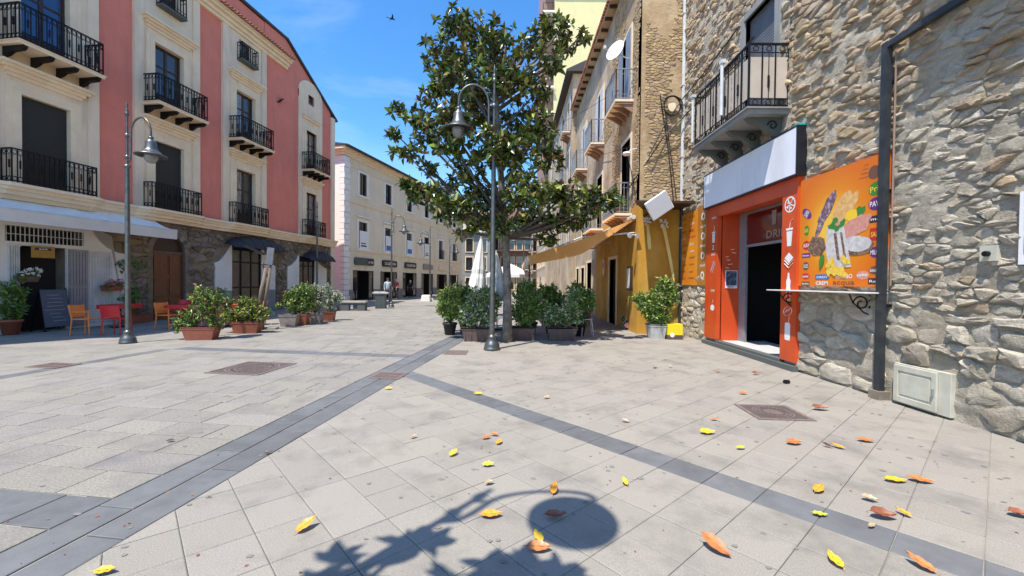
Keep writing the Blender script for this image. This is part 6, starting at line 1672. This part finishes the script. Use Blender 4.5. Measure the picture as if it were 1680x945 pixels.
def make_table():
    r = empty('cafe_table', (0, 0, 0), 0, 'x', 'table', 'red cafe tables')
    m = MB(); m.box(-.38, .38, -.38, .38, .715, .74); bevel(m.build('table_top', 'chair_red', r), .008)
    c = MB(); 
    for (a, b, c0, d) in ((-.385, .385, -.388, -.381), (-.385, .385, .381, .388), (-.388, -.381, -.38, .38), (.381, .388, -.38, .38)): c.box(a, b, c0, d, .62, .742)
    c.build('apron', 'chair_red', r)
    m = MB(); m.tube([(0, 0, .03), (0, 0, .71)], .035, 10); m.build('column', 'iron', r)
    m = MB(); m.bar((-.3, 0, .02), (.3, 0, .02), .05, w2=.03); m.bar((0, -.3, .021), (0, .3, .021), .03, w2=.05); m.build('foot', 'iron', r)
    return r
t0 = make_table(); t0.location = pg(190, 538)+Vector((0, .15, 0)); t0.rotation_euler[2] = R(8); t0['label'] = 'red square table between the orange and the red armchair at left'
copy_tree(t0, pg(305, 537), R(8), 'red square table behind the airy bush by the wooden door')
copy_tree(t0, pg(368, 536), R(8), 'red table farther right, hidden behind the light green bush')

# leaning weathered post with a bracket, its stone base
p = gp(428, 541); r = empty('leaning_post', p, R(8), 'weathered wooden post leaning right with a metal heater bracket on top', 'post')
m = MB(); m.tube([(0, 0, .0), (.03, 0, .55)], [.10, .10], 8, mi=1); m.tube([(-.05, 0, .45), (.02, 0, 1.2), (.14, .02, 1.95)], [.06, .075, .045], 8); m.tube([(.08, .0, .45), (.18, .02, 1.3), (.28, .04, 2.1)], [.04, .05, .03], 8); m.tube([(.02, 0, 1.0), (.2, .05, 1.6), (.02, .05, 2.1)], [.03, .035, .03], 7)
m.build('trunk', ['old_wood', 'pot_brown'], r, smooth=True)
m = MB(); m.obox(Matrix.Translation((.27, 0, 2.32)) @ Matrix.Rotation(R(6), 4, 'Y'), .10, .03, .27); m.build('panel', 'steel_shutter', r)
m = MB(); m.bar((-.45, -.05, 2.62), (.1, 0, 2.38), .14, w2=.06); m.bar((.0, 0, 2.05), (.35, 0, 2.05), .03); m.build('heater', 'iron', r)
m = MB(); m.bar((-.42, -.075, 2.585), (.06, -.035, 2.365), .05, w2=.012); m.build('heater_tube', 'white_metal', r)
p = gp(440, 540); m = MB(); m.box(-.28, .28, -.14, .14, 0, .07); bevel(tag(m.build('stone_slab', 'bench_stone', None, p, R(8)), 'loose pale stone slab lying at the foot of the leaning post', 'stone slab'), .01)

# benches, cube, bins
p = gp(574, 510); r = empty('stone_bench', p+Vector((0, .3, 0)), R(6), 'long pale stone bench with dark sides before the cream house', 'bench')
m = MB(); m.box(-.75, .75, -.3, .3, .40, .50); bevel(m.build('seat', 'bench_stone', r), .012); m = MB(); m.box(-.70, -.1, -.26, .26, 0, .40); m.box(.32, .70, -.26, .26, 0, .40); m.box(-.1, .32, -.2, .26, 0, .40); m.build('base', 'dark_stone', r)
m = MB(); m.box(-.02, .10, -.215, -.20, .12, .30); m.build('white_plate', 'print_white', r)
p = gp(697, 495); r = empty('stone_cube', p+Vector((0, .3, 0)), R(5), 'white stone cube seat next to the far lamp', 'bench')
m = MB(); m.prism([(-.35, 0), (.35, 0), (.33, .5), (-.27, .5)], 'y', -.3, .3); bevel(m.build('block', 'quoin', r), .02)
p = gp(722, 492); r = empty('stone_bench', p+Vector((0, .3, 0)), R(5), 'low dark stone bench right of the white cube', 'bench')
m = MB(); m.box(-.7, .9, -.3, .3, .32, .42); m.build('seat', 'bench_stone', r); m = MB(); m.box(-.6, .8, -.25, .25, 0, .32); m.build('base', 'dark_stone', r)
p = gp(625, 506); r = empty('litter_bin', p, R(5), 'tall dark grey litter bin with a wide pale tray on top', 'bin')
m = MB(); m.prism([(-.28, 0), (.28, 0), (.26, .82), (-.26, .82)], 'y', -.2, .2)
for k in range(5): m.box(-.22+k*.10, -.18+k*.10, -.215, -.2, .05, .75)
m.build('body', 'bin_grey', r)
m = MB(); m.box(-.42, .42, -.26, .26, .86, .92); m.box(-.38, .38, -.22, .22, .82, .86); rn = random.Random(3)
for k in range(9): m.obox(Matrix.Translation((rn.uniform(-.3, .3), rn.uniform(-.18, .18), .94)) @ Matrix.Rotation(rn.uniform(0, 3), 4, 'Z'), .10, .06, .018)
m.build('tray', 'white_metal', r)

# ================================================================== ORANGE AWNING of the yellow house
r = empty('orange_awning', (0, 12.9, 0), 0, 'wide orange cloth awning sloping out from the yellow house over the terrace', 'awning')
xo, xi, zo, zi = .50, XF-.02, 2.42, 3.66; y0_, y1_ = .12, 6.3
m = MB(); nx_, ny_ = 14, 10; vs = []
for i in range(nx_+1):
    for j in range(ny_+1):
        u = i/nx_; v = j/ny_; vs.append((xi+(xo-xi)*u, y0_+(y1_-y0_)*v, zi+(zo-zi)*u-.07*math.sin(math.pi*u)+.012*math.sin(v*31)))
m.add(vs, [(i*(ny_+1)+j, (i+1)*(ny_+1)+j, (i+1)*(ny_+1)+j+1, i*(ny_+1)+j+1) for i in range(nx_) for j in range(ny_)]); m.build('awning_cloth', 'orange_cloth', r, smooth=True)
m = MB(); vs = []; n = 30
for j in range(n+1):
    y = y0_+(y1_-y0_)*j/n
    for z in (zo, zo-.22-.03*math.cos(j*2.1)): vs.append((xo-.01+.012*math.sin(j*1.7), y, z))
m.add(vs, [(2*j, 2*j+1, 2*j+3, 2*j+2) for j in range(n)]); m.build('valance', 'orange_cloth', r)
m = MB(); m.tube([(xi-.1, y0_-.05, zi+.03), (xi-.1, y1_, zi+.03)], .07, 10); m.tube([(xo, y0_, zo-.01), (xo, y1_, zo-.01)], .03, 8)
for y in (y0_+.12, (y0_+y1_)/2, y1_-.1): m.tube([(xi, y, zi-.45), (2.2, y, zi-.62-.0), (xo+.05, y, zo-.04)], .028, 7)
m.build('bars', 'white_metal', r)
m = MB()
for x in (xo+.05, ): 
    m.tube([(x, y0_+.05, 0), (x, y0_+.05, zo-.02)], .022, 6); m.tube([(x, y1_-.1, 0), (x, y1_-.1, zo-.02)], .022, 6)
m.build('posts', 'iron', r)
m = MB(); m.add([(xo-.0, y0_-.02, zo), (xo-.18, y0_-.05, zo-.42), (xo-.05, y0_-.02, zo-.38), (xo+.06, y0_, zo-.1)], [(0, 1, 2, 3)]); m.build('hanging_flap', 'white_cloth', r)
m = MB(); vs = []; n = 16
for i in range(n+1):
    u = i/n; x = xi+(xo-xi)*u; zt = zi+(zo-zi)*u-.07*math.sin(math.pi*u); vs += [(x, y0_-.005, zt), (x, y0_+.008*math.sin(i*1.3), zt-.02-.44*min(1, u*2.0)*(1-.4*max(0, u-.55)/.45))]
m.add(vs, [(2*i, 2*i+1, 2*i+3, 2*i+2) for i in range(n)]); m.build('side_flap', 'orange_cloth', r)
# wall lamp, oval plaque, menu frame on the yellow street face; white panel with its lights; ribbons
r = empty('oval_plaque', (XF-.03, 12.8+4.6, 2.25), 0, 'oval pale plaque on the yellow wall under the awning', 'plaque')
m = MB()
pts = ell(0, 0, .17, .36, 20); m.prism(pts, 'x', -.05, .0); m.build('plate', 'trim_stone', r)
m = MB(); m.prism(ell(0, .08, .10, .14, 12), 'x', -.06, -.051); m.build('relief', 'pot_grey', r)
r = empty('menu_case', (XF-.03, 12.8+.75, 1.75), 0, 'dark framed menu case on the yellow wall near the corner', 'menu case')
m = MB(); m.box(-.05, 0, -.26, .26, -.4, .4); m.build('frame', 'brown_wood', r); m = MB(); m.box(-.058, -.051, -.1, .22, -.33, .33); m.build('sheet', 'print_white', r)
r = empty('white_panel', (4.15, 11.62, 3.80), 0, 'tilted white square panel lamp fixed over the yellow end wall', 'panel')
mt = Matrix.Rotation(R(-35), 4, 'Y') @ Matrix.Rotation(R(15), 4, 'X')
m = MB(); m.obox(mt, .36, .03, .29); bevel(m.build('panel_plate', 'print_white', r), .02); m = MB(); m.bar((0, .03, 0), (-.05, 1.2, -.1), .05); m.bar((0, .03, -.2), (.15, 1.2, -.3), .04); m.build('bracket', 'iron', r)
for k, (x, z) in enumerate(((4.12, 3.38), (4.62, 3.32))):
    r = empty('yellow_ribbon', (x, 12.5, z), 0, ('pale yellow cloth strip hanging at the left of the yellow end wall', 'long thin yellow cloth strip hanging down to the big bush')[k], 'cloth strip')
    m = MB(); vs = []; n = 10; L = (.75, 1.7)[k]; dx = (.08, .35)[k]
    for j in range(n+1): t = j/n; w = (.09 if k == 0 else .10*(1-t)+.035); cx = dx*t; vs += [(cx-w/2, -.02*math.sin(t*6), -L*t), (cx+w/2, .03*math.cos(t*5), -L*t)]
    m.add(vs, [(2*j, 2*j+2, 2*j+3, 2*j+1) for j in range(n)]); m.build('cloth', pmat('pale_yellow_cloth', (.70, .58, .22), rough=.9), r)
    m = MB(); rn = random.Random(k)
    for _ in range(14): m.obox(Matrix.Translation((rn.uniform(-.12, .12), rn.uniform(-.06, .06), rn.uniform(-.02, .22))) @ Matrix.Rotation(rn.uniform(0, 3), 4, 'Y'), .035, .012, .02)
    m.build('bow', 'white_cloth', r)
r = empty('spotlight_pair', (XF-.2, 12.75, 3.05), 0, 'pair of small white spotlights at the yellow corner', 'spotlight')
m = MB()
for x in (-.12, .12): m.tube([(x, -.10, 0), (x, .02, .03)], [.07, .05], 10)
m.bar((-.15, .03, .05), (.15, .03, .05), .03); m.build('heads', 'white_metal', r)
# satellite dish on the street face
r = empty('satellite_dish', (3.45, 13.95, 9.42), 0, 'white oval satellite dish over the top balcony of the ochre house', 'satellite dish')
m = MB(); prof = [(.0, 0), (.14, .012), (.28, .05), (.40, .10), (.41, .10), (.28, .035), (.14, -.005), (0, -.018)]
m.lathe(prof, 24); D_ = m.build('dish', 'print_white', r, smooth=True); D_.rotation_euler = (R(72), R(25), R(-58)); D_.scale = (.85,)*3; m = MB(); m.tube([(.0, .0, -.05), (.35, .1, -.15), (.5, .1, -.2)], .025, 6); m.tube([(-.05, -.1, -.3), (-.45, -.3, -.05)], .012, 5); m.box(-.50, -.42, -.34, -.26, -.08, .02); m.build('arm', 'white_metal', r)
r = empty('wall_lantern', (3.75, 13.1, 5.75), 0, 'small white bracket lamp on the ochre house corner', 'wall lamp')
m = MB(); m.tube([(.2, 0, .15), (0, 0, .1), (-.1, 0, 0)], .015, 6); m.lathe([(0, .06), (.10, .03), (.13, -.02), (.10, -.06), (0, -.08)], 12, (-.14, 0, -.02)); m.build('head', 'print_white', r)

# ================================================================== UMBRELLAS
def closed_umbrella(px, py, Y, h, label, lean=.1, seed=1):
    q = atY(px, py, Y); q.z = 0; r = empty('closed_umbrella', q, 0, label, 'umbrella', 'closed white umbrellas'); rn = random.Random(seed)
    m = MB(); n = 26; rows = 14; vs = []
    for i in range(rows+1):
        t = i/rows; z = h-(h-.95)*t; rad = (.03+.27*min(1, t*1.25)**.8)*(1-.12*max(0, t-.8)/.2)
        if .50 < t < .62: rad *= .9
        for j in range(n): a = 2*math.pi*j/n; rr = rad*(1+.20*math.sin(j*math.pi/1.0+.0)*(j % 2*2-1)*.9*t+.08*math.sin(j*1.9+t*4)); vs.append((lean*(1-t)+rr*math.cos(a), rr*math.sin(a), z))
    m.add(vs, [(i*n+j, i*n+(j+1) % n, (i+1)*n+(j+1) % n, (i+1)*n+j) for i in range(rows) for j in range(n)]); m.build('canopy', 'white_cloth', r)
    m = MB(); m.tube([(0, 0, .05), (lean, 0, h+.08)], .025, 8); m.build('pole', 'white_metal', r); m = MB(); m.box(-.3, .3, -.3, .3, 0, .06); m.build('foot', 'dark_stone', r)
closed_umbrella(781, 470, 14.0, 3.05, 'folded white umbrella left of the lamp post', .16, 1)
closed_umbrella(816, 470, 13.6, 2.55, 'folded white umbrella between the lamp post and the magnolia trunk', -.05, 2)
q = atY(836, 465, 19); q.z = 0; r = empty('open_umbrella', q, 0, 'open white umbrella behind the magnolia trunk', 'umbrella')
m = MB(); n = 8; top_ = (0, 0, 2.45); ri = [(1.15*math.cos(2*math.pi*(j+.5)/n), 1.15*math.sin(2*math.pi*(j+.5)/n), 1.93) for j in range(n)]
m.add([top_]+ri+[(a*1.0, b*1.0, c-.14) for a, b, c in ri], [(0, 1+j, 1+(j+1) % n) for j in range(n)]+[(1+j, 1+n+j, 1+n+(j+1) % n, 1+(j+1) % n) for j in range(n)]); m.build('canopy', 'print_white', r)
m = MB(); m.tube([(0, 0, 0), (0, 0, 2.5)], .025, 8)
for a in ri: m.bar((0, 0, 2.38), a, .015)
m.build('pole', 'white_metal', r)
# simple terrace furniture seen through the plants
dk = make_chair('cloth_black'); dk['label'] = 'dark terrace chair under the orange awning, left of two'; dk['group'] = 'dark terrace chairs'; dk.location = (1.4, 14.6, 0); dk.rotation_euler[2] = R(60)
copy_tree(dk, (2.6, 15.3, 0), R(-70), 'dark terrace chair under the orange awning, nearer the wooden door')
r = empty('terrace_table', (2.0, 14.9, 0), 0, 'small dark table between the two chairs under the awning', 'table'); m = MB(); m.box(-.4, .4, -.4, .4, .72, .75); m.build('table_top', 'white_metal', r); m = MB(); m.tube([(0, 0, 0), (0, 0, .72)], .03, 8); m.box(-.25, .25, -.25, .25, 0, .02); m.build('column', 'iron', r)

# ================================================================== PEOPLE
def skin_obj(name, verts, edges, radii, mat_, parent, sub=2, root=0):
    me = bpy.data.meshes.new(name); me.from_pydata(verts, edges, []); me.materials.append(M[mat_])
    o = link(name, me, parent)
    s = o.modifiers.new('skin', 'SKIN'); s.use_smooth_shade = True
    for i, rr in enumerate(radii): me.skin_vertices[0].data[i].radius = (rr, rr) if not isinstance(rr, tuple) else rr
    me.skin_vertices[0].data[root].use_root = True
    q = o.modifiers.new('sub', 'SUBSURF'); q.levels = sub; q.render_levels = sub
    return o
def person(loc, rz, label, top_m, leg_m, hair_m, H=1.68, stride=.12, arms=((.30, .02), (-.05, .05)), long_hair=False):
    r = empty('person', loc, rz, label, 'person'); k = H/1.72
    V = [(0, 0, .95), (0, -.01, 1.12), (0, 0, 1.32), (0, .0, 1.45), (0, -.01, 1.53), (0, -.02, 1.60), (0, -.02, 1.68),
         (.10, 0, .90), (.11, -stride, .50), (.11, -stride*.6, .09), (.11, -stride*.6-.14, .035),
         (-.10, 0, .90), (-.11, stride*.8, .50), (-.11, stride*1.6, .09), (-.11, stride*1.6-.14, .035),
         (.18, 0, 1.42), (.24, -.02-arms[0][1], 1.17), (.24, -.04-arms[0][0], 1.02), (.235, -.08-arms[0][0], .95),
         (-.18, 0, 1.42), (-.24, .02-arms[1][1], 1.15), (-.24, -.02-arms[1][0], .93), (-.235, -.04-arms[1][0], .84)]
    E = [(0, 1), (1, 2), (2, 3), (3, 4), (4, 5), (5, 6), (0, 7), (7, 8), (8, 9), (9, 10), (0, 11), (11, 12), (12, 13), (13, 14), (3, 15), (15, 16), (16, 17), (17, 18), (3, 19), (19, 20), (20, 21), (21, 22)]
    Rd = [.12, .115, .13, .07, .052, .075, .07, .09, .062, .04, .035, .09, .062, .04, .035, .055, .042, .032, .025, .055, .042, .032, .025]
    V = [(x*k, y*k, z*k) for x, y, z in V]; Rd = [q*k for q in Rd]
    skin_obj('body', V, E, Rd, 'skin', r)
    # clothes: slightly larger skins over trunk, sleeves and legs
    tv = [0, 1, 2, 3, 15, 19]; 
    def sub_(idx, extra, f, mt, nm):
        mp_ = {a: i for i, a in enumerate(idx)}; vv = [V[a] for a in idx]; ee = [(mp_[a], mp_[b]) for a, b in E if a in mp_ and b in mp_]
        skin_obj(nm, vv, ee, [Rd[a]*f+extra for a in idx], mt, r)
    sub_([0, 1, 2, 3, 15, 16, 17, 19, 20, 21] if hair_m == 'hair' else [0, 1, 2, 3, 15, 16, 19, 20], .012, 1.12, top_m, 'shirt')
    sub_([0, 7, 8, 9, 11, 12, 13], .014, 1.08, leg_m, 'trousers')
    for x in (.11, -.11):
        m = MB(); yy = (-stride*.6 if x > 0 else stride*1.6); m.box(x*k-.045, x*k+.045, (yy-.19)*k, (yy+.06)*k, 0, .07); bevel(m.build('shoe', 'cloth_black', r), .02, 2)
    m = MB(); n = 14
    m.lathe([(.0, 1.755*k), (.06*k, 1.745*k), (.095*k, 1.70*k), (.10*k, 1.64*k), (.085*k, 1.585*k if not long_hair else 1.50*k)], n, (0, .012, 0)); m.build('hair', hair_m, r, smooth=True)
    # face
    m = MB(); m.prism([(-.012, 1.625*k), (.012, 1.625*k), (0, 1.66*k)], 'y', -.115*k, -.085*k); m.build('nose', 'skin', r)
    m = MB()
    for x in (-.03, .03): m.lathe([(0, .008), (.009, 0), (0, -.008)], 6, (x, -.092*k, 1.655*k))
    m.box(-.022, .022, -.094*k, -.085*k, 1.598*k, 1.604*k); m.build('eyes_and_mouth', 'hair', r)
    # hands with fingers
    for (ix, sg) in ((18, 1), (22, -1)):
        c = Vector(V[ix]); m = MB(); m.obox(Matrix.Translation(c+Vector((0, -.01, -.05))), .014, .036, .045)
        for f in range(4): m.tube([c+Vector((0, -.038+f*.02, -.09)), c+Vector((-.006*sg, -.036+f*.02, -.125)), c+Vector((-.018*sg, -.034+f*.02, -.15-.006*(f in (1, 2)))) ], [.009, .008, .006], 5)
        m.tube([c+Vector((0, -.04, -.035)), c+Vector((-.012*sg, -.065, -.07))], [.011, .008], 5); m.build('hand', 'skin', r)
    return r
p = gp(636, 499); person(p, R(25), 'person in a pale blue shirt standing behind the grey litter bin', 'cloth_lightblue', 'cloth_jean', 'hair', 1.72, .10, ((.28, .05), (.2, .05)))
p = gp(650, 492); person(p, R(-15), 'person in a red top and dark trousers right of the slim lamp', 'cloth_red', 'cloth_black', 'hair_light', 1.70, .12)
p = gp(673, 489); person(p, R(10), 'person in black clothes standing in the third shop doorway', 'cloth_black', 'cloth_black', 'hair_light', 1.6, .03)
# bird in the sky
q = atY(643, 31, 18); r = empty('flying_bird', q, R(30), 'tiny dark bird gliding in the blue sky', 'bird')
m = MB(); m.tube([(-.16, 0, 0), (-.05, 0, 0), (.08, 0, .01), (.14, 0, 0)], [.004, .03, .028, .01], 8)
for s in (-1, 1): m.add([(.06, 0, .01), (.02, s*.16, .06), (-.08, s*.34, .03), (-.03, s*.12, .03), (-.05, 0, .01)], [(0, 1, 2, 3, 4)])
m.add([(-.12, 0, 0), (-.26, .05, 0), (-.2, 0, 0), (-.26, -.05, 0)], [(0, 1, 2, 3)]); m.build('body', 'iron', r)

# ================================================================== FALLEN LEAVES
def fleaf(name, c, c2):
    m = pmat(name, c, c2, 30, .45, spec=.5, vary=.12); return m
FL = {'yellow': fleaf('yellow_leaf', (.74, .50, .03), (.62, .36, .03)), 'lime': fleaf('lime_leaf', (.52, .56, .05), (.44, .46, .04)), 'amber': fleaf('amber_leaf', (.78, .36, .03), (.62, .24, .03)),
      'orange': fleaf('orange_leaf', (.56, .21, .06), (.40, .14, .05)), 'rust': fleaf('rust_leaf', (.30, .10, .05), (.22, .08, .04)), 'brown': fleaf('brown_leaf', (.10, .05, .035), (.07, .035, .025)), 'pale': fleaf('pale_leaf', (.50, .37, .22), (.40, .28, .16))}
def fallen(px, py, col, L, ang, label, curl=.35, seed=0):
    p = gp(px, py); rn = random.Random(seed*7+int(px)); n = 8; mb = MB(); w = L*rn.uniform(.42, .52); vs = []
    for i in range(n+1):
        t = i/n; ww = w/2*math.sin(math.pi*min(1, t**.85))**.75*(1 if t < .6 else 1-.25*(t-.6)/.4); x = (t-.5)*L; zc = .012+curl*L*.35*(abs(t-.5)*2)**2
        for s in (-1, -.5, 0, .5, 1): vs.append((x, s*ww+.10*L*curl*math.sin(t*4), zc+abs(s)**1.5*ww*curl*1.5+.004*math.sin(i*2.3+s*3)))
    fs = [(i*5+j, i*5+j+1, (i+1)*5+j+1, (i+1)*5+j) for i in range(n) for j in range(4)]
    mb.add(vs, fs); mb.tube([(-L*.5, 0, .012+curl*L*.35), (-L*.62, 0, .02)], .0018, 4); mb.tube([(x_, .10*L*curl*math.sin(((x_/L)+.5)*4), .0145+curl*L*.35*(abs(x_/L)*2)**2) for x_ in (-L*.45, -L*.25, 0, L*.25, L*.45)], .0018, 4)
    o = mb.build('fallen_leaf', FL[col], None, p+Vector((0, 0, .004)), (0, 0, ang), smooth=True)
    tl = rn.uniform(.1, .42); o.rotation_mode = 'QUATERNION'; o.rotation_quaternion = Matrix.Rotation(tl, 3, 'X').to_quaternion() @ Matrix.Rotation(ang, 3, 'Z').to_quaternion()
    ext = max(abs(w/2*math.cos(ang)), abs(L/2*math.sin(ang))); o.location.z += ext*math.sin(tl)*.95
    return tag(o, label, 'leaf', 'leaves fallen on the paving')
leaves = [
 (638, 639, 'yellow', .13, .1, 'yellow leaf just in front of the small drain grate'), (785, 648, 'yellow', .14, .0, 'yellow leaf lying on the dark diagonal band'),
 (897, 654, 'pale', .12, .5, 'small cream leaf beyond the dark band, right of the yellow one'), (679, 719, 'pale', .09, .8, 'whitish curled leaf left of centre'),
 (798, 720, 'orange', .11, .6, 'left one of the three small pinkish orange leaves'), (812, 715, 'orange', .10, -.3, 'upper one of the three small pinkish orange leaves'), (819, 728, 'amber', .11, 1.1, 'lower right one of the three small pinkish orange leaves'),
 (744, 747, 'yellow', .12, 1.0, 'bright yellow leaf left of the three small orange ones'), (801, 765, 'lime', .12, .15, 'lime green leaf above the shadow of the lamp arm'),
 (803, 795, 'pale', .09, .5, 'small cream leaf at the tip of the lamp shadow'), (909, 807, 'amber', .14, 1.3, 'upright amber leaf on the edge of the round lamp shadow'),
 (806, 848, 'amber', .17, .1, 'long amber leaf beneath the curve of the shadow arm'), (911, 851, 'rust', .17, .1, 'rust leaf inside the round lamp shadow'),
 (883, 885, 'yellow', .12, 2.0, 'olive yellow leaf at the lower left of the lamp shadow'), (884, 903, 'orange', .17, .0, 'orange leaf touching the olive one at the lamp shadow'),
 (503, 868, 'amber', .16, 1.0, 'amber leaf alone on the large slabs left of the shadow'), (173, 941, 'yellow', .12, .2, 'yellow leaf cut by the bottom edge at lower left'),
 (1160, 712, 'yellow', .19, .0, 'large yellow leaf between the dark band and the manhole cover'), (1215, 737, 'lime', .11, .2, 'small lime leaf right of the large yellow one'),
 (1302, 729, 'orange', .18, .05, 'pale orange leaf below the manhole cover'), (1357, 734, 'brown', .10, -.8, 'small dark brown leaf next to the amber one'), (1374, 735, 'amber', .13, 2.3, 'amber leaf right of the small dark brown one'),
 (1420, 725, 'orange', .18, -.2, 'thin orange leaf right of the amber and brown pair'), (1345, 673, 'rust', .24, -.05, 'long reddish leaf right of the manhole cover'), (1219, 647, 'orange', .14, 0, 'faded orange leaf left above the manhole cover'),
 (1240, 615, 'rust', .16, 0, 'reddish leaf in front of the shop doorstep'), (1026, 693, 'pale', .11, -.4, 'small cream leaf above the middle of the dark band'), (1172, 690, 'orange', .10, 0, 'tiny faded leaf above the large yellow one'),
 (1025, 794, 'yellow', .11, 1.7, 'pale yellow leaf right of the lamp shadow below the band'), (1343, 806, 'amber', .17, .6, 'broad amber leaf just above the dark band'), (1345, 847, 'lime', .11, -.2, 'lime leaf lying on the dark band'),
 (1469, 791, 'yellow', .19, -.12, 'long yellow leaf touching an orange one at right'), (1510, 791, 'orange', .20, -.35, 'long orange leaf touching the yellow one at right'), (1426, 822, 'pale', .12, -.4, 'curled pale leaf between the band and the long leaves'),
 (1447, 850, 'rust', .19, -.15, 'dull reddish leaf beside the small golden one at lower right'), (1481, 845, 'amber', .11, 2.0, 'small golden leaf beside the dull reddish one'), (1429, 866, 'pale', .07, .4, 'tiny white scrap of leaf on the dark band'),
 (1173, 904, 'orange', .21, -.9, 'long orange leaf slanting on the lower slabs'), (1369, 924, 'yellow', .14, 1.5, 'broad yellow leaf near the bottom edge'), (1508, 931, 'orange', .16, 2.1, 'orange leaf cut by the bottom edge at right'), (1672, 848, 'rust', .16, -.2, 'red brown leaf at the right edge of the view'),
 (1100, 603, 'pale', .10, .2, 'tiny pale leaf in front of the far menu poster'), (1075, 605, 'brown', .10, .3, 'tiny dark leaf left of the pale one'), (1178, 611, 'orange', .12, .1, 'tiny reddish leaf in front of the doorway'),
 (440, 745, 'brown', .07, .2, 'tiny dark fragment on the dark double band at left'), (280, 725, 'brown', .08, .3, 'tiny dark fragment on the grey paving at left')]
for i, (a, b, c, L, an, lb) in enumerate(leaves): fallen(a, b, c, L*.88, an, lb, curl=.16 if c not in ('rust', 'pale') else .38, seed=i)
p = gp(1291, 629); m = MB(); m.tube([(-.05, 0, .03), (.04, 0, .025)], [.035, .03], 10); m.tube([(.04, 0, .025), (.07, .01, .02)], [.02, .012], 8); tag(m.build('crushed_cup', 'iron', None, p, .4), 'small crushed black cup on the paving near the wall', 'litter')
# small light litter specks and gum stains
rnd = random.Random(44); m = MB(); g = MB()
for _ in range(650):
    x = rnd.uniform(-4, 5.1); y = rnd.uniform(2.2, 9); s = rnd.uniform(.004, .014); a = rnd.uniform(0, 3); c, s_ = math.cos(a)*s, math.sin(a)*s
    if rnd.random() < .45: m.add([(x+c, y+s_, .004), (x-s_, y+c, .007), (x-c, y-s_, .004), (x+s_*.4, y-c*.4, .003)], [(0, 1, 2, 3)])
    else: g.add([(x+2.0*s*math.cos(t)*rnd.uniform(.6, 1.3), y+1.6*s*math.sin(t)*rnd.uniform(.6, 1.3), .0036) for t in [k*math.pi/4 for k in range(8)]], [tuple(range(8))])
tag(m.build('leaf_crumbs', FL['rust'], fix=False), 'tiny crumbs of dry leaves scattered over the paving', 'crumbs', kind='stuff')
tag(g.build('gum_stains', pmat('gum_stain', (.20, .19, .17), rough=.9), fix=False), 'small dark stains dotted over the paving slabs', 'stains', kind='stuff')
print('objects', len(bpy.data.objects))
